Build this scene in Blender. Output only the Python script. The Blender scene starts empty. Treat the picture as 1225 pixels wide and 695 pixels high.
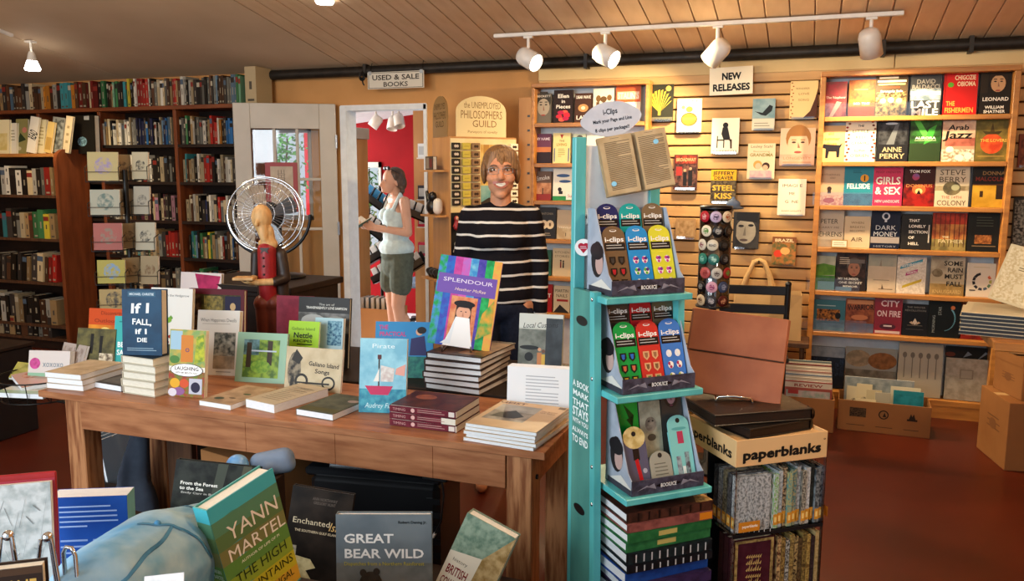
import bpy, bmesh, math, random
import numpy as np
from mathutils import Vector, Matrix, Euler
random.seed(7)
S = bpy.context.scene
COL = S.collection
# ------------------------------------------------------------------ camera
FPX, YAW, PITCH, ROLL, CH = 989.3, math.radians(19.92), math.radians(8.232), math.radians(0.133), 1.5
_c, _s = math.cos, math.sin
CF = Vector((-_s(YAW)*_c(PITCH), _c(YAW)*_c(PITCH), -_s(PITCH)))
_r = Vector((_c(YAW), _s(YAW), 0)); _u = _r.cross(CF)
CR = _r*_c(ROLL) + _u*_s(ROLL); CU = _u*_c(ROLL) - _r*_s(ROLL)
CC = Vector((0, 0, CH))
cam = bpy.data.cameras.new('camera'); camo = bpy.data.objects.new('camera', cam); COL.objects.link(camo)
cam.sensor_width = 36; cam.lens = 36*FPX/1225; cam.clip_start = 0.05
camo.matrix_world = Matrix(((CR.x, CU.x, -CF.x, 0), (CR.y, CU.y, -CF.y, 0), (CR.z, CU.z, -CF.z, CH), (0, 0, 0, 1)))
S.camera = camo
# ------------------------------------------------------------------ light and exposure
S.view_settings.view_transform = 'Standard'; S.view_settings.look = 'None'
S.view_settings.gamma = 1; S.view_settings.use_curve_mapping = False; S.view_settings.exposure = 0.8
W = bpy.data.worlds.new('world'); S.world = W; W.use_nodes = True
WB = W.node_tree.nodes['Background']; WB.inputs[0].default_value = (0.80, 0.90, 1.0, 1); WB.inputs[1].default_value = 0.48
def area_light(name, loc, target, sx, sy, power, col):
    l = bpy.data.lights.new(name, 'AREA'); l.shape = 'RECTANGLE'; l.size = sx; l.size_y = sy; l.energy = power; l.color = col
    o = bpy.data.objects.new(name, l); COL.objects.link(o); o.location = loc
    o.rotation_euler = (Vector(target)-Vector(loc)).to_track_quat('-Z', 'Y').to_euler(); return o
def spot_light(name, loc, target, power, col, deg=80, blend=0.6, r=0.03):
    l = bpy.data.lights.new(name, 'SPOT'); l.energy = power; l.color = col; l.spot_size = math.radians(deg); l.spot_blend = blend; l.shadow_soft_size = r
    o = bpy.data.objects.new(name, l); COL.objects.link(o); o.location = loc
    o.rotation_euler = (Vector(target)-Vector(loc)).to_track_quat('-Z', 'Y').to_euler(); return o
# daylight of the shop front behind the camera and of the back room's window
area_light('shopfront_daylight', (-2.3, -1.2, 1.7), (-1.4, 2.6, 0.7), 2.6, 1.8, 78, (0.86, 0.94, 1.0))
area_light('back_room_daylight', (-6.2, 6.9, 1.5), (-4.0, 7.0, 1.0), 1.6, 1.6, 130, (0.93, 0.97, 1.0))
WARM = (1.0, 0.76, 0.42)

# ------------------------------------------------------------------ pixel of the photograph + a known plane -> a point of the place
def ray(x, y): return CF + CR*((x-612.5)/FPX) - CU*((y-347.5)/FPX)
def PY(x, y, Y): d = ray(x, y); return CC + d*(Y/d.y)
def PZ(x, y, Z): d = ray(x, y); return CC + d*((Z-CH)/d.z)
def PD(x, y, D): return CC + ray(x, y)*D

# ------------------------------------------------------------------ colours and materials
def lin(c):
    if isinstance(c, int): c = ((c >> 16 & 255)/255, (c >> 8 & 255)/255, (c & 255)/255)
    return tuple(x/12.92 if x <= 0.04045 else ((x+0.055)/1.055)**2.4 for x in c[:3]) + (1.0,)
MATS = {}
def mat(name, col, rough=0.5, spec=0.5, metal=0.0, col2=None, scale=20.0, stretch=(1, 1, 1), bump=0.0, alpha=None, trans=0.0, emit=None, estr=0.0, detail=4.0, coat=0.0, lo=0.3, hi=0.7):
    m = bpy.data.materials.new(name); m.use_nodes = True; nt = m.node_tree; b = nt.nodes['Principled BSDF']
    b.inputs['Roughness'].default_value = rough; b.inputs['Metallic'].default_value = metal; b.inputs['Specular IOR Level'].default_value = spec
    b.inputs['Coat Weight'].default_value = coat
    c1 = lin(col); c2 = lin(col2) if col2 is not None else tuple(x*0.88 for x in c1[:3])+(1,)
    tc = nt.nodes.new('ShaderNodeTexCoord'); mp = nt.nodes.new('ShaderNodeMapping'); mp.inputs['Scale'].default_value = stretch
    nz = nt.nodes.new('ShaderNodeTexNoise'); nz.inputs['Scale'].default_value = scale; nz.inputs['Detail'].default_value = detail
    rp = nt.nodes.new('ShaderNodeValToRGB'); rp.color_ramp.elements[0].color = c1; rp.color_ramp.elements[1].color = c2
    rp.color_ramp.elements[0].position = lo; rp.color_ramp.elements[1].position = hi
    L = nt.links
    L.new(tc.outputs['Object'], mp.inputs[0]); L.new(mp.outputs[0], nz.inputs['Vector']); L.new(nz.outputs['Fac'], rp.inputs[0]); L.new(rp.outputs[0], b.inputs['Base Color'])
    if bump:
        bp = nt.nodes.new('ShaderNodeBump'); bp.inputs['Strength'].default_value = bump; bp.inputs['Distance'].default_value = 0.004
        L.new(nz.outputs['Fac'], bp.inputs['Height']); L.new(bp.outputs[0], b.inputs['Normal'])
    if alpha is not None: b.inputs['Alpha'].default_value = alpha
    if trans: b.inputs['Transmission Weight'].default_value = trans; b.inputs['IOR'].default_value = 1.3
    if emit is not None: b.inputs['Emission Color'].default_value = lin(emit); b.inputs['Emission Strength'].default_value = estr
    MATS[name] = m; return m
def print_mat(name, rough, spec=0.5, coat=0.0):
    """printed card: two ink colours per face, mixed by a noise of the face's own scale"""
    m = bpy.data.materials.new(name); m.use_nodes = True; nt = m.node_tree; b = nt.nodes['Principled BSDF']; L = nt.links
    b.inputs['Roughness'].default_value = rough; b.inputs['Specular IOR Level'].default_value = spec; b.inputs['Coat Weight'].default_value = coat
    a1 = nt.nodes.new('ShaderNodeAttribute'); a1.attribute_name = 'col'; a2 = nt.nodes.new('ShaderNodeAttribute'); a2.attribute_name = 'col2'
    a3 = nt.nodes.new('ShaderNodeAttribute'); a3.attribute_name = 'ns'; oi = nt.nodes.new('ShaderNodeObjectInfo')
    tc = nt.nodes.new('ShaderNodeTexCoord'); ad = nt.nodes.new('ShaderNodeVectorMath'); ad.operation = 'ADD'
    nz = nt.nodes.new('ShaderNodeTexNoise'); nz.inputs['Detail'].default_value = 3.0
    mr = nt.nodes.new('ShaderNodeMapRange'); mr.inputs[1].default_value = 0.38; mr.inputs[2].default_value = 0.62
    mx = nt.nodes.new('ShaderNodeMix'); mx.data_type = 'RGBA'
    L.new(tc.outputs['Object'], ad.inputs[0]); L.new(oi.outputs['Random'], ad.inputs[1]); L.new(ad.outputs[0], nz.inputs['Vector']); L.new(a3.outputs['Fac'], nz.inputs['Scale'])
    L.new(nz.outputs['Fac'], mr.inputs[0]); L.new(mr.outputs[0], mx.inputs[0]); L.new(a1.outputs['Color'], mx.inputs[6]); L.new(a2.outputs['Color'], mx.inputs[7]); L.new(mx.outputs[2], b.inputs['Base Color'])
    MATS[name] = m; return m
PRINT = print_mat('printed_paper', 0.42, 0.18); GLOSS = print_mat('glossy_print', 0.25, 0.3, 0.05); MATTE = print_mat('matte_print', 0.7, 0.2)
mat('paper_edges', 0xE9E2D0, 0.8, 0.1, col2=0xCFC7B4, scale=60, stretch=(1, 30, 1))
mat('paper_white', 0xEEF0F0, 0.8, 0.1, col2=0xD2D6DA, scale=60, stretch=(1, 30, 1))
mat('wood_table', 0xA9714A, 0.42, 0.4, col2=0x7F4A2A, scale=6, stretch=(1.2, 9, 9), bump=0.08, lo=0.35, hi=0.75)
mat('wood_leg', 0xB07A50, 0.45, 0.4, col2=0x7A4626, scale=7, stretch=(9, 9, 0.9), bump=0.1, lo=0.42, hi=0.62)
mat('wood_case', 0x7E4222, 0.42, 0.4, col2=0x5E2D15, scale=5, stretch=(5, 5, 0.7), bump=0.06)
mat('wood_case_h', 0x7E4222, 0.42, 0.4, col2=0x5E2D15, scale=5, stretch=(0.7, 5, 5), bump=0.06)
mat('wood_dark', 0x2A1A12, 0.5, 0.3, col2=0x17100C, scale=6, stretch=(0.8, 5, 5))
mat('wood_brown', 0x5A3A24, 0.6, 0.3, col2=0x3A2415, scale=9, stretch=(7, 7, 0.6), bump=0.2)
mat('wood_shelf', 0xC0833F, 0.4, 0.4, col2=0x9C6430, scale=5, stretch=(0.8, 6, 6), bump=0.05)
mat('wood_panel', 0xC18E58, 0.5, 0.3, col2=0xAD7A48, scale=3, stretch=(4, 4, 0.6))
mat('slat', 0xCBA36C, 0.5, 0.35, col2=0xB98E58, scale=3, stretch=(0.6, 8, 8), bump=0.05)
mat('groove', 0x4A2C16, 0.8, 0.2)
mat('wall_paint', 0xC8935A, 0.7, 0.2, col2=0xBF8A52, scale=4)
mat('wall_cream', 0xD9BE8C, 0.6, 0.2, col2=0xCDB07C, scale=3)
mat('ceiling_plank', 0xD4B491, 0.6, 0.25, col2=0xC8A682, scale=3, stretch=(6, 0.7, 6))
mat('ceiling_board', 0xCCB294, 0.75, 0.15, col2=0xC0A688, scale=2)
mat('floor_paint', 0x5A1E0E, 0.36, 0.4, col2=0x42160A, scale=1.6, bump=0.02, detail=7)
mat('pipe_dark', 0x2E2822, 0.5, 0.4, metal=0.3, col2=0x1E1A16)
mat('white_paint', 0xB9B2A6, 0.45, 0.4, col2=0xACA598, scale=4)
mat('white_metal', 0xE4E0D8, 0.35, 0.5)
mat('red_wall', 0x8C0F15, 0.7, 0.1, col2=0x7E0B11, scale=3)
mat('white_wall', 0xE2E6E8, 0.7, 0.2)
mat('teal_wood', 0x5FC0C0, 0.35, 0.5, col2=0x49A6A8, scale=6, stretch=(4, 4, 0.8), bump=0.05)
mat('teal_plywood', 0x55988E, 0.4, 0.4, col2=0x3E7F78, scale=5, stretch=(3, 3, 1))
mat('black_wire', 0x1A1815, 0.4, 0.5, metal=0.5)
mat('chrome', 0xD8DADC, 0.15, 0.5, metal=1.0)
mat('chrome_dull', 0xA8ABAE, 0.3, 0.5, metal=1.0)
mat('black_plastic', 0x141416, 0.35, 0.5)
mat('dark_metal', 0x24262A, 0.35, 0.5, metal=0.6)
mat('leather_brown', 0xA86440, 0.45, 0.4, col2=0x8A4A2C, scale=9, bump=0.15, detail=8)
mat('leather_black', 0x1E1814, 0.35, 0.5, col2=0x120E0C, scale=40, bump=0.2)
mat('cardboard', 0xB8875A, 0.8, 0.1, col2=0xA97A4E, scale=3)
mat('cardboard_pale', 0xD9B27E, 0.7, 0.2, col2=0xCFA670, scale=3)
mat('cardboard_dark', 0x9A6A40, 0.8, 0.1, col2=0x8A5C36, scale=3)
mat('kraft', 0xC8A878, 0.85, 0.1, col2=0xB8966A, scale=5)
mat('skin', 0xCF9674, 0.55, 0.3, col2=0xC68A68, scale=12)
mat('skin_pale', 0xD2A084, 0.5, 0.4, col2=0xC89478, scale=12)
mat('hair_light', 0x9A7044, 0.45, 0.5, col2=0x55381C, scale=22, stretch=(9, 9, 0.6), bump=0.6)
mat('hair_brown', 0x5A4030, 0.45, 0.5, col2=0x33241A, scale=16, stretch=(9, 9, 1.5), bump=0.6)
mat('teeth', 0xDDD5C8, 0.3, 0.5)
mat('lips', 0xA9604E, 0.4, 0.4)
mat('eye_white', 0xE8E4DE, 0.2, 0.5)
mat('iris', 0x2E2218, 0.15, 0.5)
mat('denim', 0x23293A, 0.85, 0.1, col2=0x1A1F2C, scale=60)
mat('olive_cloth', 0x5F655A, 0.85, 0.1, col2=0x4E544A, scale=30)
mat('pale_cloth', 0xC9DCDC, 0.85, 0.1, col2=0xB8CCCE, scale=30)
mat('black_cloth', 0x16161A, 0.85, 0.1)
mat('carved_wood', 0xD6AE78, 0.5, 0.3, col2=0xB88C56, scale=14, stretch=(4, 4, 1))
mat('red_paint', 0x9E1F24, 0.4, 0.4, col2=0x861A1E, scale=14)
mat('coat_paint', 0x35271F, 0.45, 0.4, col2=0x281C16)
mat('boot_paint', 0x7E3A28, 0.4, 0.4, col2=0x6A2E20, scale=10)
mat('plush_blue', 0xB2D0DE, 0.75, 0.2, col2=0x5C9CC8, scale=13, bump=0.1)
mat('plush_deep', 0x4F8EB8, 0.75, 0.2, col2=0x3E7BA6, scale=20)
mat('bottle_blue', 0x4A8DC8, 0.3, 0.5, col2=0x86B4DA, scale=30)
mat('shaded_grey_cloth', 0x5A6474, 0.8, 0.1, col2=0x434C5A, scale=12)  # darker copy of the grey cloth, under-table shade put into its colour
mat('grey_cloth', 0x7C8CA0, 0.8, 0.1, col2=0x5F6E84, scale=10)
mat('leaf', 0x5FA04A, 0.6, 0.3, col2=0x3E7A32, scale=6)
mat('bark', 0x5A4A3A, 0.8, 0.1)
def glass_mat(name, tint=(1, 1, 1), fac=0.12, rough=0.03):
    m = bpy.data.materials.new(name); m.use_nodes = True; nt = m.node_tree; nt.nodes.remove(nt.nodes['Principled BSDF']); L = nt.links
    t = nt.nodes.new('ShaderNodeBsdfTransparent'); t.inputs[0].default_value = (*tint, 1); g = nt.nodes.new('ShaderNodeBsdfGlossy'); g.inputs['Roughness'].default_value = rough
    mx = nt.nodes.new('ShaderNodeMixShader'); fr = nt.nodes.new('ShaderNodeFresnel'); fr.inputs[0].default_value = 1.45
    ad = nt.nodes.new('ShaderNodeMath'); ad.operation = 'ADD'; ad.inputs[1].default_value = fac
    nz = nt.nodes.new('ShaderNodeTexNoise'); nz.inputs['Scale'].default_value = 3; bp = nt.nodes.new('ShaderNodeBump'); bp.inputs['Strength'].default_value = 0.05
    L.new(nz.outputs['Fac'], bp.inputs['Height']); L.new(bp.outputs[0], g.inputs['Normal'])
    L.new(fr.outputs[0], ad.inputs[0]); L.new(ad.outputs[0], mx.inputs[0]); L.new(t.outputs[0], mx.inputs[1]); L.new(g.outputs[0], mx.inputs[2]); L.new(mx.outputs[0], nt.nodes['Material Output'].inputs[0])
    MATS[name] = m; return m
glass_mat('window_glass', fac=0.03); glass_mat('clear_acrylic', (0.96, 0.97, 0.98), 0.10); glass_mat('cellophane', (0.95, 0.96, 0.97), 0.05, 0.12)
def emit_mat(name, col, strength):
    m = bpy.data.materials.new(name); m.use_nodes = True; b = m.node_tree.nodes['Principled BSDF']
    b.inputs['Base Color'].default_value = (1, 1, 1, 1); b.inputs['Emission Color'].default_value = (*col, 1); b.inputs['Emission Strength'].default_value = strength
    MATS[name] = m
emit_mat('lit_bulb', (1.0, 0.86, 0.6), 25); emit_mat('lit_bulb_white', (1.0, 0.97, 0.9), 6)

# ------------------------------------------------------------------ glyphs of the built-in font, made once
GL = {}
def _glyphs():
    chars = ''.join(chr(i) for i in range(33, 127))
    cu = bpy.data.curves.new('glyph', 'FONT'); cu.resolution_u = 2; ob = bpy.data.objects.new('glyph', cu); COL.objects.link(ob)
    def ext(body):
        cu.body = body; bpy.context.view_layer.update(); dg = bpy.context.evaluated_depsgraph_get(); me = ob.evaluated_get(dg).to_mesh()
        n = len(me.vertices); co = np.zeros(n*3, 'f'); me.vertices.foreach_get('co', co); co = co.reshape(-1, 3)[:, :2].copy()
        fs = [tuple(p.vertices) for p in me.polygons]; ob.evaluated_get(dg).to_mesh_clear(); return co, fs
    for bold in (0, 1):
        cu.offset = 0.022 if bold else 0.0
        w0 = np.ptp(ext('||')[0][:, 0])
        for ch in chars:
            co, fs = ext(ch); adv = np.ptp(ext('|'+ch+'|')[0][:, 0]) - w0
            GL[(ch, bold)] = (co, fs, adv)
        GL[(' ', bold)] = (np.zeros((0, 2)), [], 0.28)
    bpy.data.objects.remove(ob); bpy.data.curves.remove(cu)
_glyphs()

# ------------------------------------------------------------------ mesh builder
BOXF = ((0, 3, 2, 1), (4, 5, 6, 7), (0, 1, 5, 4), (1, 2, 6, 5), (2, 3, 7, 6), (3, 0, 4, 7))
COVERM = Matrix(((1, 0, 0, 0), (0, 0, -1, 0), (0, 1, 0, 0), (0, 0, 0, 1)))     # x right, y up, z towards -Y
class MB:
    def __init__(s, *mats): s.v = []; s.f = []; s.m = []; s.c = []; s.sm = []; s.M = Matrix(); s.mats = list(mats); s.cur = 0; s.col = None; s.lay = 0
    def at(s, M): s.M = M; return s
    def ink(s, c, c2=None, ns=30.0):
        a = lin(c); s.col = (a, lin(c2) if c2 is not None else a, ns); return s
    def add(s, vs, fs, smooth=False):
        b = len(s.v); M = s.M
        s.v.extend(tuple(M @ Vector(p)) for p in vs)
        for f in fs: s.f.append(tuple(b+i for i in f)); s.m.append(s.cur); s.c.append(s.col); s.sm.append(smooth)
        return s
    def box(s, x0, x1, y0, y1, z0, z1, bev=0.0):
        if bev <= 0:
            return s.add([(x0, y0, z0), (x1, y0, z0), (x1, y1, z0), (x0, y1, z0), (x0, y0, z1), (x1, y0, z1), (x1, y1, z1), (x0, y1, z1)], BOXF)
        bm = bmesh.new(); vs = [bm.verts.new(p) for p in [(x0, y0, z0), (x1, y0, z0), (x1, y1, z0), (x0, y1, z0), (x0, y0, z1), (x1, y0, z1), (x1, y1, z1), (x0, y1, z1)]]
        for f in BOXF: bm.faces.new([vs[i] for i in f])
        bmesh.ops.bevel(bm, geom=bm.edges[:], offset=bev, segments=1, affect='EDGES'); bm.verts.index_update()
        s.add([v.co[:] for v in bm.verts], [tuple(v.index for v in f.verts) for f in bm.faces]); bm.free(); return s
    def quad(s, a, b, c, d): return s.add([a, b, c, d], [(0, 1, 2, 3)])
    def poly(s, pts, z=0.0): return s.add([(p[0], p[1], z) for p in pts], [tuple(range(len(pts)))])
    def ell(s, cx, cy, rx, ry, z=0.0, n=18): return s.poly([(cx+rx*math.cos(2*math.pi*i/n), cy+ry*math.sin(2*math.pi*i/n)) for i in range(n)], z)
    def prism(s, pts, y0, y1):
        """outline in x,z swept along y"""
        n = len(pts); vs = [(p[0], y0, p[1]) for p in pts]+[(p[0], y1, p[1]) for p in pts]
        return s.add(vs, [tuple(range(n))[::1], tuple(range(n, 2*n))[::-1]]+[(i, i+n, (i+1) % n+n, (i+1) % n) for i in range(n)])
    def slab(s, pts, z0, z1):
        n = len(pts); vs = [(p[0], p[1], z0) for p in pts]+[(p[0], p[1], z1) for p in pts]
        return s.add(vs, [tuple(range(n))[::-1], tuple(range(n, 2*n))]+[(i, (i+1) % n, (i+1) % n+n, i+n) for i in range(n)])
    def tube(s, pts, r, n=8, r1=None, cap=True, closed=False):
        P = [Vector(p) for p in pts]; k = len(P); vs = []; fs = []; up = Vector((0, 0, 1))
        if r1 is None: r1 = r
        ref = None
        for i, p in enumerate(P):
            if closed: t = (P[(i+1) % k]-P[i-1]).normalized()
            else: t = (P[min(i+1, k-1)]-P[max(i-1, 0)]).normalized()
            if ref is None: ref = up if abs(t.z) < 0.9 else Vector((1, 0, 0))
            a = t.cross(ref).normalized(); b = a.cross(t); ref = b
            rr = (r[i] if isinstance(r, (list, tuple)) else r+(r1-r)*i/max(1, k-1))
            for j in range(n): q = 2*math.pi*j/n; vs.append(p+a*(rr*math.cos(q))+b*(rr*math.sin(q)))
        for i in range(k if closed else k-1):
            i2 = (i+1) % k
            for j in range(n): fs.append((i*n+j, i*n+(j+1) % n, i2*n+(j+1) % n, i2*n+j))
        s.add(vs, fs, True)
        if cap and not closed: s.add(vs[:n], [tuple(range(n))[::-1]]); s.add(vs[-n:], [tuple(range(n))])
        return s
    def lathe(s, prof, n=20, axis=Matrix()):
        vs = []; fs = []; k = len(prof)
        for r, z in prof:
            for j in range(n): q = 2*math.pi*j/n; vs.append(axis @ Vector((r*math.cos(q), r*math.sin(q), z)))
        for i in range(k-1):
            for j in range(n): fs.append((i*n+j, i*n+(j+1) % n, (i+1)*n+(j+1) % n, (i+1)*n+j))
        return s.add(vs, fs, True)
    def sph(s, c, r, n=12, m=8):
        r = (r, r, r) if not isinstance(r, (tuple, list)) else r; vs = []; fs = []
        for i in range(m+1):
            t = math.pi*i/m
            for j in range(n): q = 2*math.pi*j/n; vs.append((c[0]+r[0]*math.sin(t)*math.cos(q), c[1]+r[1]*math.sin(t)*math.sin(q), c[2]+r[2]*math.cos(t)))
        for i in range(m):
            for j in range(n): fs.append((i*n+j, (i+1)*n+j, (i+1)*n+(j+1) % n, i*n+(j+1) % n))
        return s.add(vs, fs, True)
    # flat print in the plane of M
    def text(s, t, cx, cy, w, h, bold=1, rot=0.0, shear=0.0, z=0.0, sp=0.0):
        x = 0.0; items = []
        for ch in t:
            g = GL.get((ch, bold)) or GL[('?', bold)]; items.append((g, x)); x += g[2]+sp
        x -= sp
        if x <= 0: return s
        sx = w/x; sy = h/0.72; ca, sa = math.cos(rot), math.sin(rot)
        for (co, fs, adv), x0 in items:
            if not len(co): continue
            vs = []
            for a, b in co:
                px = (a+x0-x/2)*sx; py = (b-0.36)*sy; px += py*shear
                vs.append((cx+px*ca-py*sa, cy+px*sa+py*ca, z))
            s.add(vs, fs)
        return s
    def build(s, name, parent=None, loc=None, mats=None):
        me = bpy.data.meshes.new(name); me.from_pydata(s.v, [], s.f); nf = len(s.f)
        for m in (mats or s.mats): me.materials.append(MATS[m] if isinstance(m, str) else m)
        me.polygons.foreach_set('material_index', s.m); me.polygons.foreach_set('use_smooth', s.sm)
        if any(c is not None for c in s.c):
            g = (lin(0x888888),)*2+(30.0,)
            tot = np.array([len(f) for f in s.f]); cs = [c or g for c in s.c]
            for k, nm in ((0, 'col'), (1, 'col2')):
                a = me.color_attributes.new(nm, 'FLOAT_COLOR', 'CORNER'); a.data.foreach_set('color', np.repeat(np.array([c[k] for c in cs], 'f'), tot, 0).ravel())
            a = me.attributes.new('ns', 'FLOAT', 'FACE'); a.data.foreach_set('value', np.array([c[2] for c in cs], 'f'))
        me.update(); o = bpy.data.objects.new(name, me); COL.objects.link(o)
        if parent is not None: o.parent = parent
        if loc is not None: o.location = loc
        return o
def empty(name, loc=(0, 0, 0), rz=0.0):
    o = bpy.data.objects.new(name, None); COL.objects.link(o); o.location = loc; o.rotation_euler = (0, 0, rz); o.empty_display_size = 0.05; return o
LABELS = {}
def tag(o, label, cat, group=None, kind=None):
    o['label'] = label; o['category'] = cat
    if group: o['group'] = group
    if kind: o['kind'] = kind
    return o
def struct(o, label=None):
    o['kind'] = 'structure'
    if label: o['label'] = label
    return o
def copy_tree(o, parent=None):
    c = o.copy(); COL.objects.link(c); c.parent = parent
    for ch in list(o.children): copy_tree(ch, c)
    return c
def blob(name, parent, parts, voxel, material, smooth=4, loc=None):
    """one continuous surface grown round tapered limbs and ellipsoids: ('c', p0, p1, r0, r1) or ('e', centre, radii[, euler])"""
    b = MB(material)
    for p in parts:
        if p[0] == 'c':
            a, c = Vector(p[1]), Vector(p[2]); n = max(2, int((c-a).length/max(0.4*min(p[3], p[4]), 0.004))+1); n = min(n, 12)
            b.tube([a.lerp(c, i/n) for i in range(n+1)], [p[3]+(p[4]-p[3])*i/n for i in range(n+1)], 12); b.sph(a, p[3]); b.sph(c, p[4])
        elif p[0] == 'e':
            b.M = Matrix.Translation(p[1]) @ (Euler([math.radians(q) for q in p[3]]).to_matrix().to_4x4() if len(p) > 3 else Matrix()); b.sph((0, 0, 0), tuple(p[2]), 16, 12); b.M = Matrix()
    o = b.build(name, parent, loc)
    m = o.modifiers.new('remesh', 'REMESH'); m.mode = 'VOXEL'; m.voxel_size = voxel; m.use_smooth_shade = True
    if smooth: k = o.modifiers.new('smooth', 'SMOOTH'); k.factor = 0.5; k.iterations = smooth
    return o
# ================================================================== the room
WY = 5.70                                  # face of the back wall
CS, C0 = -0.18945, 3.350                   # the ceiling falls towards the back wall
def ceil_z(y): return C0+CS*y
SH = Matrix(((1, 0, 0, 0), (0, 1, 0, 0), (0, CS, 1, C0), (0, 0, 0, 1)))
XL, XR, YF = -7.3, 2.6, -1.6
o = MB('floor_paint').box(XL, XR, YF, 5.80, -0.05, 0).build('floor'); struct(o, 'dark red-brown painted floor')
DX0, DX1, DZ = -3.475, -2.745, 1.985       # doorway
wl, wr = PY(300, 150, WY).x, PY(372, 150, WY).x
wz0, wz1 = PY(340, 262, WY).z, PY(340, 154, WY).z
b = MB('wall_paint')
b.box(XL, wl, WY, WY+0.1, 0, 2.5).box(wl, wr, WY, WY+0.1, 0, wz0).box(wl, wr, WY, WY+0.1, wz1, 2.5).box(wr, DX0, WY, WY+0.1, 0, 2.5)
b.box(DX0, DX1, WY, WY+0.1, DZ, 2.5).box(DX1, XR, WY, WY+0.1, 0, 2.5)
wall = struct(b.build('wall_back'), 'ochre painted back wall with a doorway')
struct(MB('wall_paint').box(XL-0.1, XL, YF, 5.8, 0, 4.0).build('wall_left')); struct(MB('wall_paint').box(XR, XR+0.1, YF, 5.8, 0, 4.0).build('wall_right'))
# slat wall: every slat a board of its own
sx0, sx1 = -1.86, XR
sl = MB('slat').box(0, sx1-sx0, -0.026, -0.002, 0.004, 0.073, 0.004).build('slat', wall, (sx0, WY, 0.08))
for i in range(1, 26):
    c = sl.copy(); COL.objects.link(c); c.parent = wall; c.location = (sx0, WY, 0.08+0.0795*i)
MB('groove').box(sx0, sx1, WY-0.004, WY-0.0005, 0.08, 2.14).build('groove_backing', wall)
b = MB('wall_cream')
for x0, x1 in ((-1.86, -0.62), (-0.615, 0.42), (0.425, XR)): b.box(x0, x1, WY-0.035, WY-0.001, 2.125, 2.21, 0.003)
struct(b.build('trim_1'), 'cream fascia boards above the slatted wall')
struct(MB('wood_case').box(sx0, sx1, WY-0.03, WY-0.001, 0, 0.075).build('baseboard_back'))
b = MB('pipe_dark'); b.tube([(-4.25, 5.625, 2.238), (XR, 5.625, 2.238)], 0.037, 14)
for x in (-3.2, -1.5, 0.35, 0.82): b.box(x-0.012, x+0.012, 5.583, 5.69, 2.19, 2.285)
struct(b.build('trim_2'), 'dark pipe running along the top of the back wall')
# ceiling: smooth boards on the left, narrow planks on the right
ce = MB('ceiling_board'); ce.at(SH).box(XL-0.1, XR+0.1, YF, 5.8, 0.014, 0.08)
ce = struct(ce.build('ceiling'), 'sloping ceiling of narrow planks and smooth boards')
for x0, x1 in ((XL, -5.6), (-5.592, -3.39)): MB('ceiling_board').at(SH).box(x0, x1, YF, 5.7, 0, 0.014).build('ceiling_board', ce)
pl = MB('ceiling_plank').at(SH).box(0.0035, 0.13, YF, 5.7, 0, 0.014, 0.002).build('plank', ce, (-3.382, 0, 0))
k = 1
while -3.382+0.1335*k < XR:
    c = pl.copy(); COL.objects.link(c); c.parent = ce; c.location = (-3.382+0.1335*k, 0, 0); k += 1
# ------------------------------------------------------------------ doorway, door leaf, little window behind it
b = MB('white_wall')
b.box(DX0-0.005, DX0+0.05, WY-0.02, WY+0.13, 0, DZ+0.005).box(DX1-0.022, DX1+0.005, WY-0.015, WY+0.13, 0, DZ+0.005).box(DX0, DX1, WY-0.015, WY+0.13, DZ-0.03, DZ+0.012)
struct(b.build('door_1'), 'white door frame of the bright doorway')
H0 = Vector((-3.50, 5.655, 0)); E0 = Vector((-4.165, 5.285, 0)); dv = (E0-H0); LW = dv.length
leaf = struct(empty('door_2', H0, math.atan2(dv.y, dv.x)), 'white glazed door leaf folded open into the shop')
leaf['label'] = 'white glazed door leaf standing open into the shop'
DH = 2.005; st = 0.125; tr = 0.19; gz0 = 0.28; gz1 = DH-tr
fb = MB('white_paint'); fb.box(0, st, -0.02, 0.02, 0.01, DH, 0.004).box(LW-st, LW, -0.02, 0.02, 0.01, DH, 0.004).box(st, LW-st, -0.02, 0.02, gz1, DH, 0.003).box(st, LW-st, -0.02, 0.02, 0.01, gz0, 0.003)
fb.build('door_frame', leaf)
gw = (LW-2*st)/3; rows = 4; gh = (gz1-gz0)/rows
for i in (1, 2): MB('white_paint').box(st+gw*i-0.011, st+gw*i+0.011, -0.014, 0.014, gz0, gz1, 0.003).build('glazing_bar', leaf)
for j in range(1, rows): MB('white_paint').box(st, LW-st, -0.013, 0.013, gz0+gh*j-0.011, gz0+gh*j+0.011, 0.003).build('glazing_bar', leaf)
for i in range(3):
    for j in range(rows): MB('window_glass').box(st+gw*i+0.01, st+gw*(i+1)-0.01, -0.002, 0.002, gz0+gh*j+0.01, gz0+gh*(j+1)-0.01).build('pane', leaf)
for z in (0.3, 1.05, 1.72): MB('chrome_dull').tube([(0.0, 0.022, z-0.05), (0.0, 0.022, z+0.05)], 0.009, 8).build('hinge', leaf)
b = MB('white_paint'); t = 0.03
b.box(wl, wr, WY-0.01, WY+0.11, wz1-t, wz1).box(wl, wr, WY-0.01, WY+0.11, wz0, wz0+t).box(wl, wl+t, WY-0.01, WY+0.11, wz0, wz1).box(wr-t, wr, WY-0.01, WY+0.11, wz0, wz1)
wn = struct(b.build('window_1'), 'small window behind the open door'); MB('window_glass').box(wl+t, wr-t, WY+0.05, WY+0.055, wz0+t, wz1-t).build('pane', wn)
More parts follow.
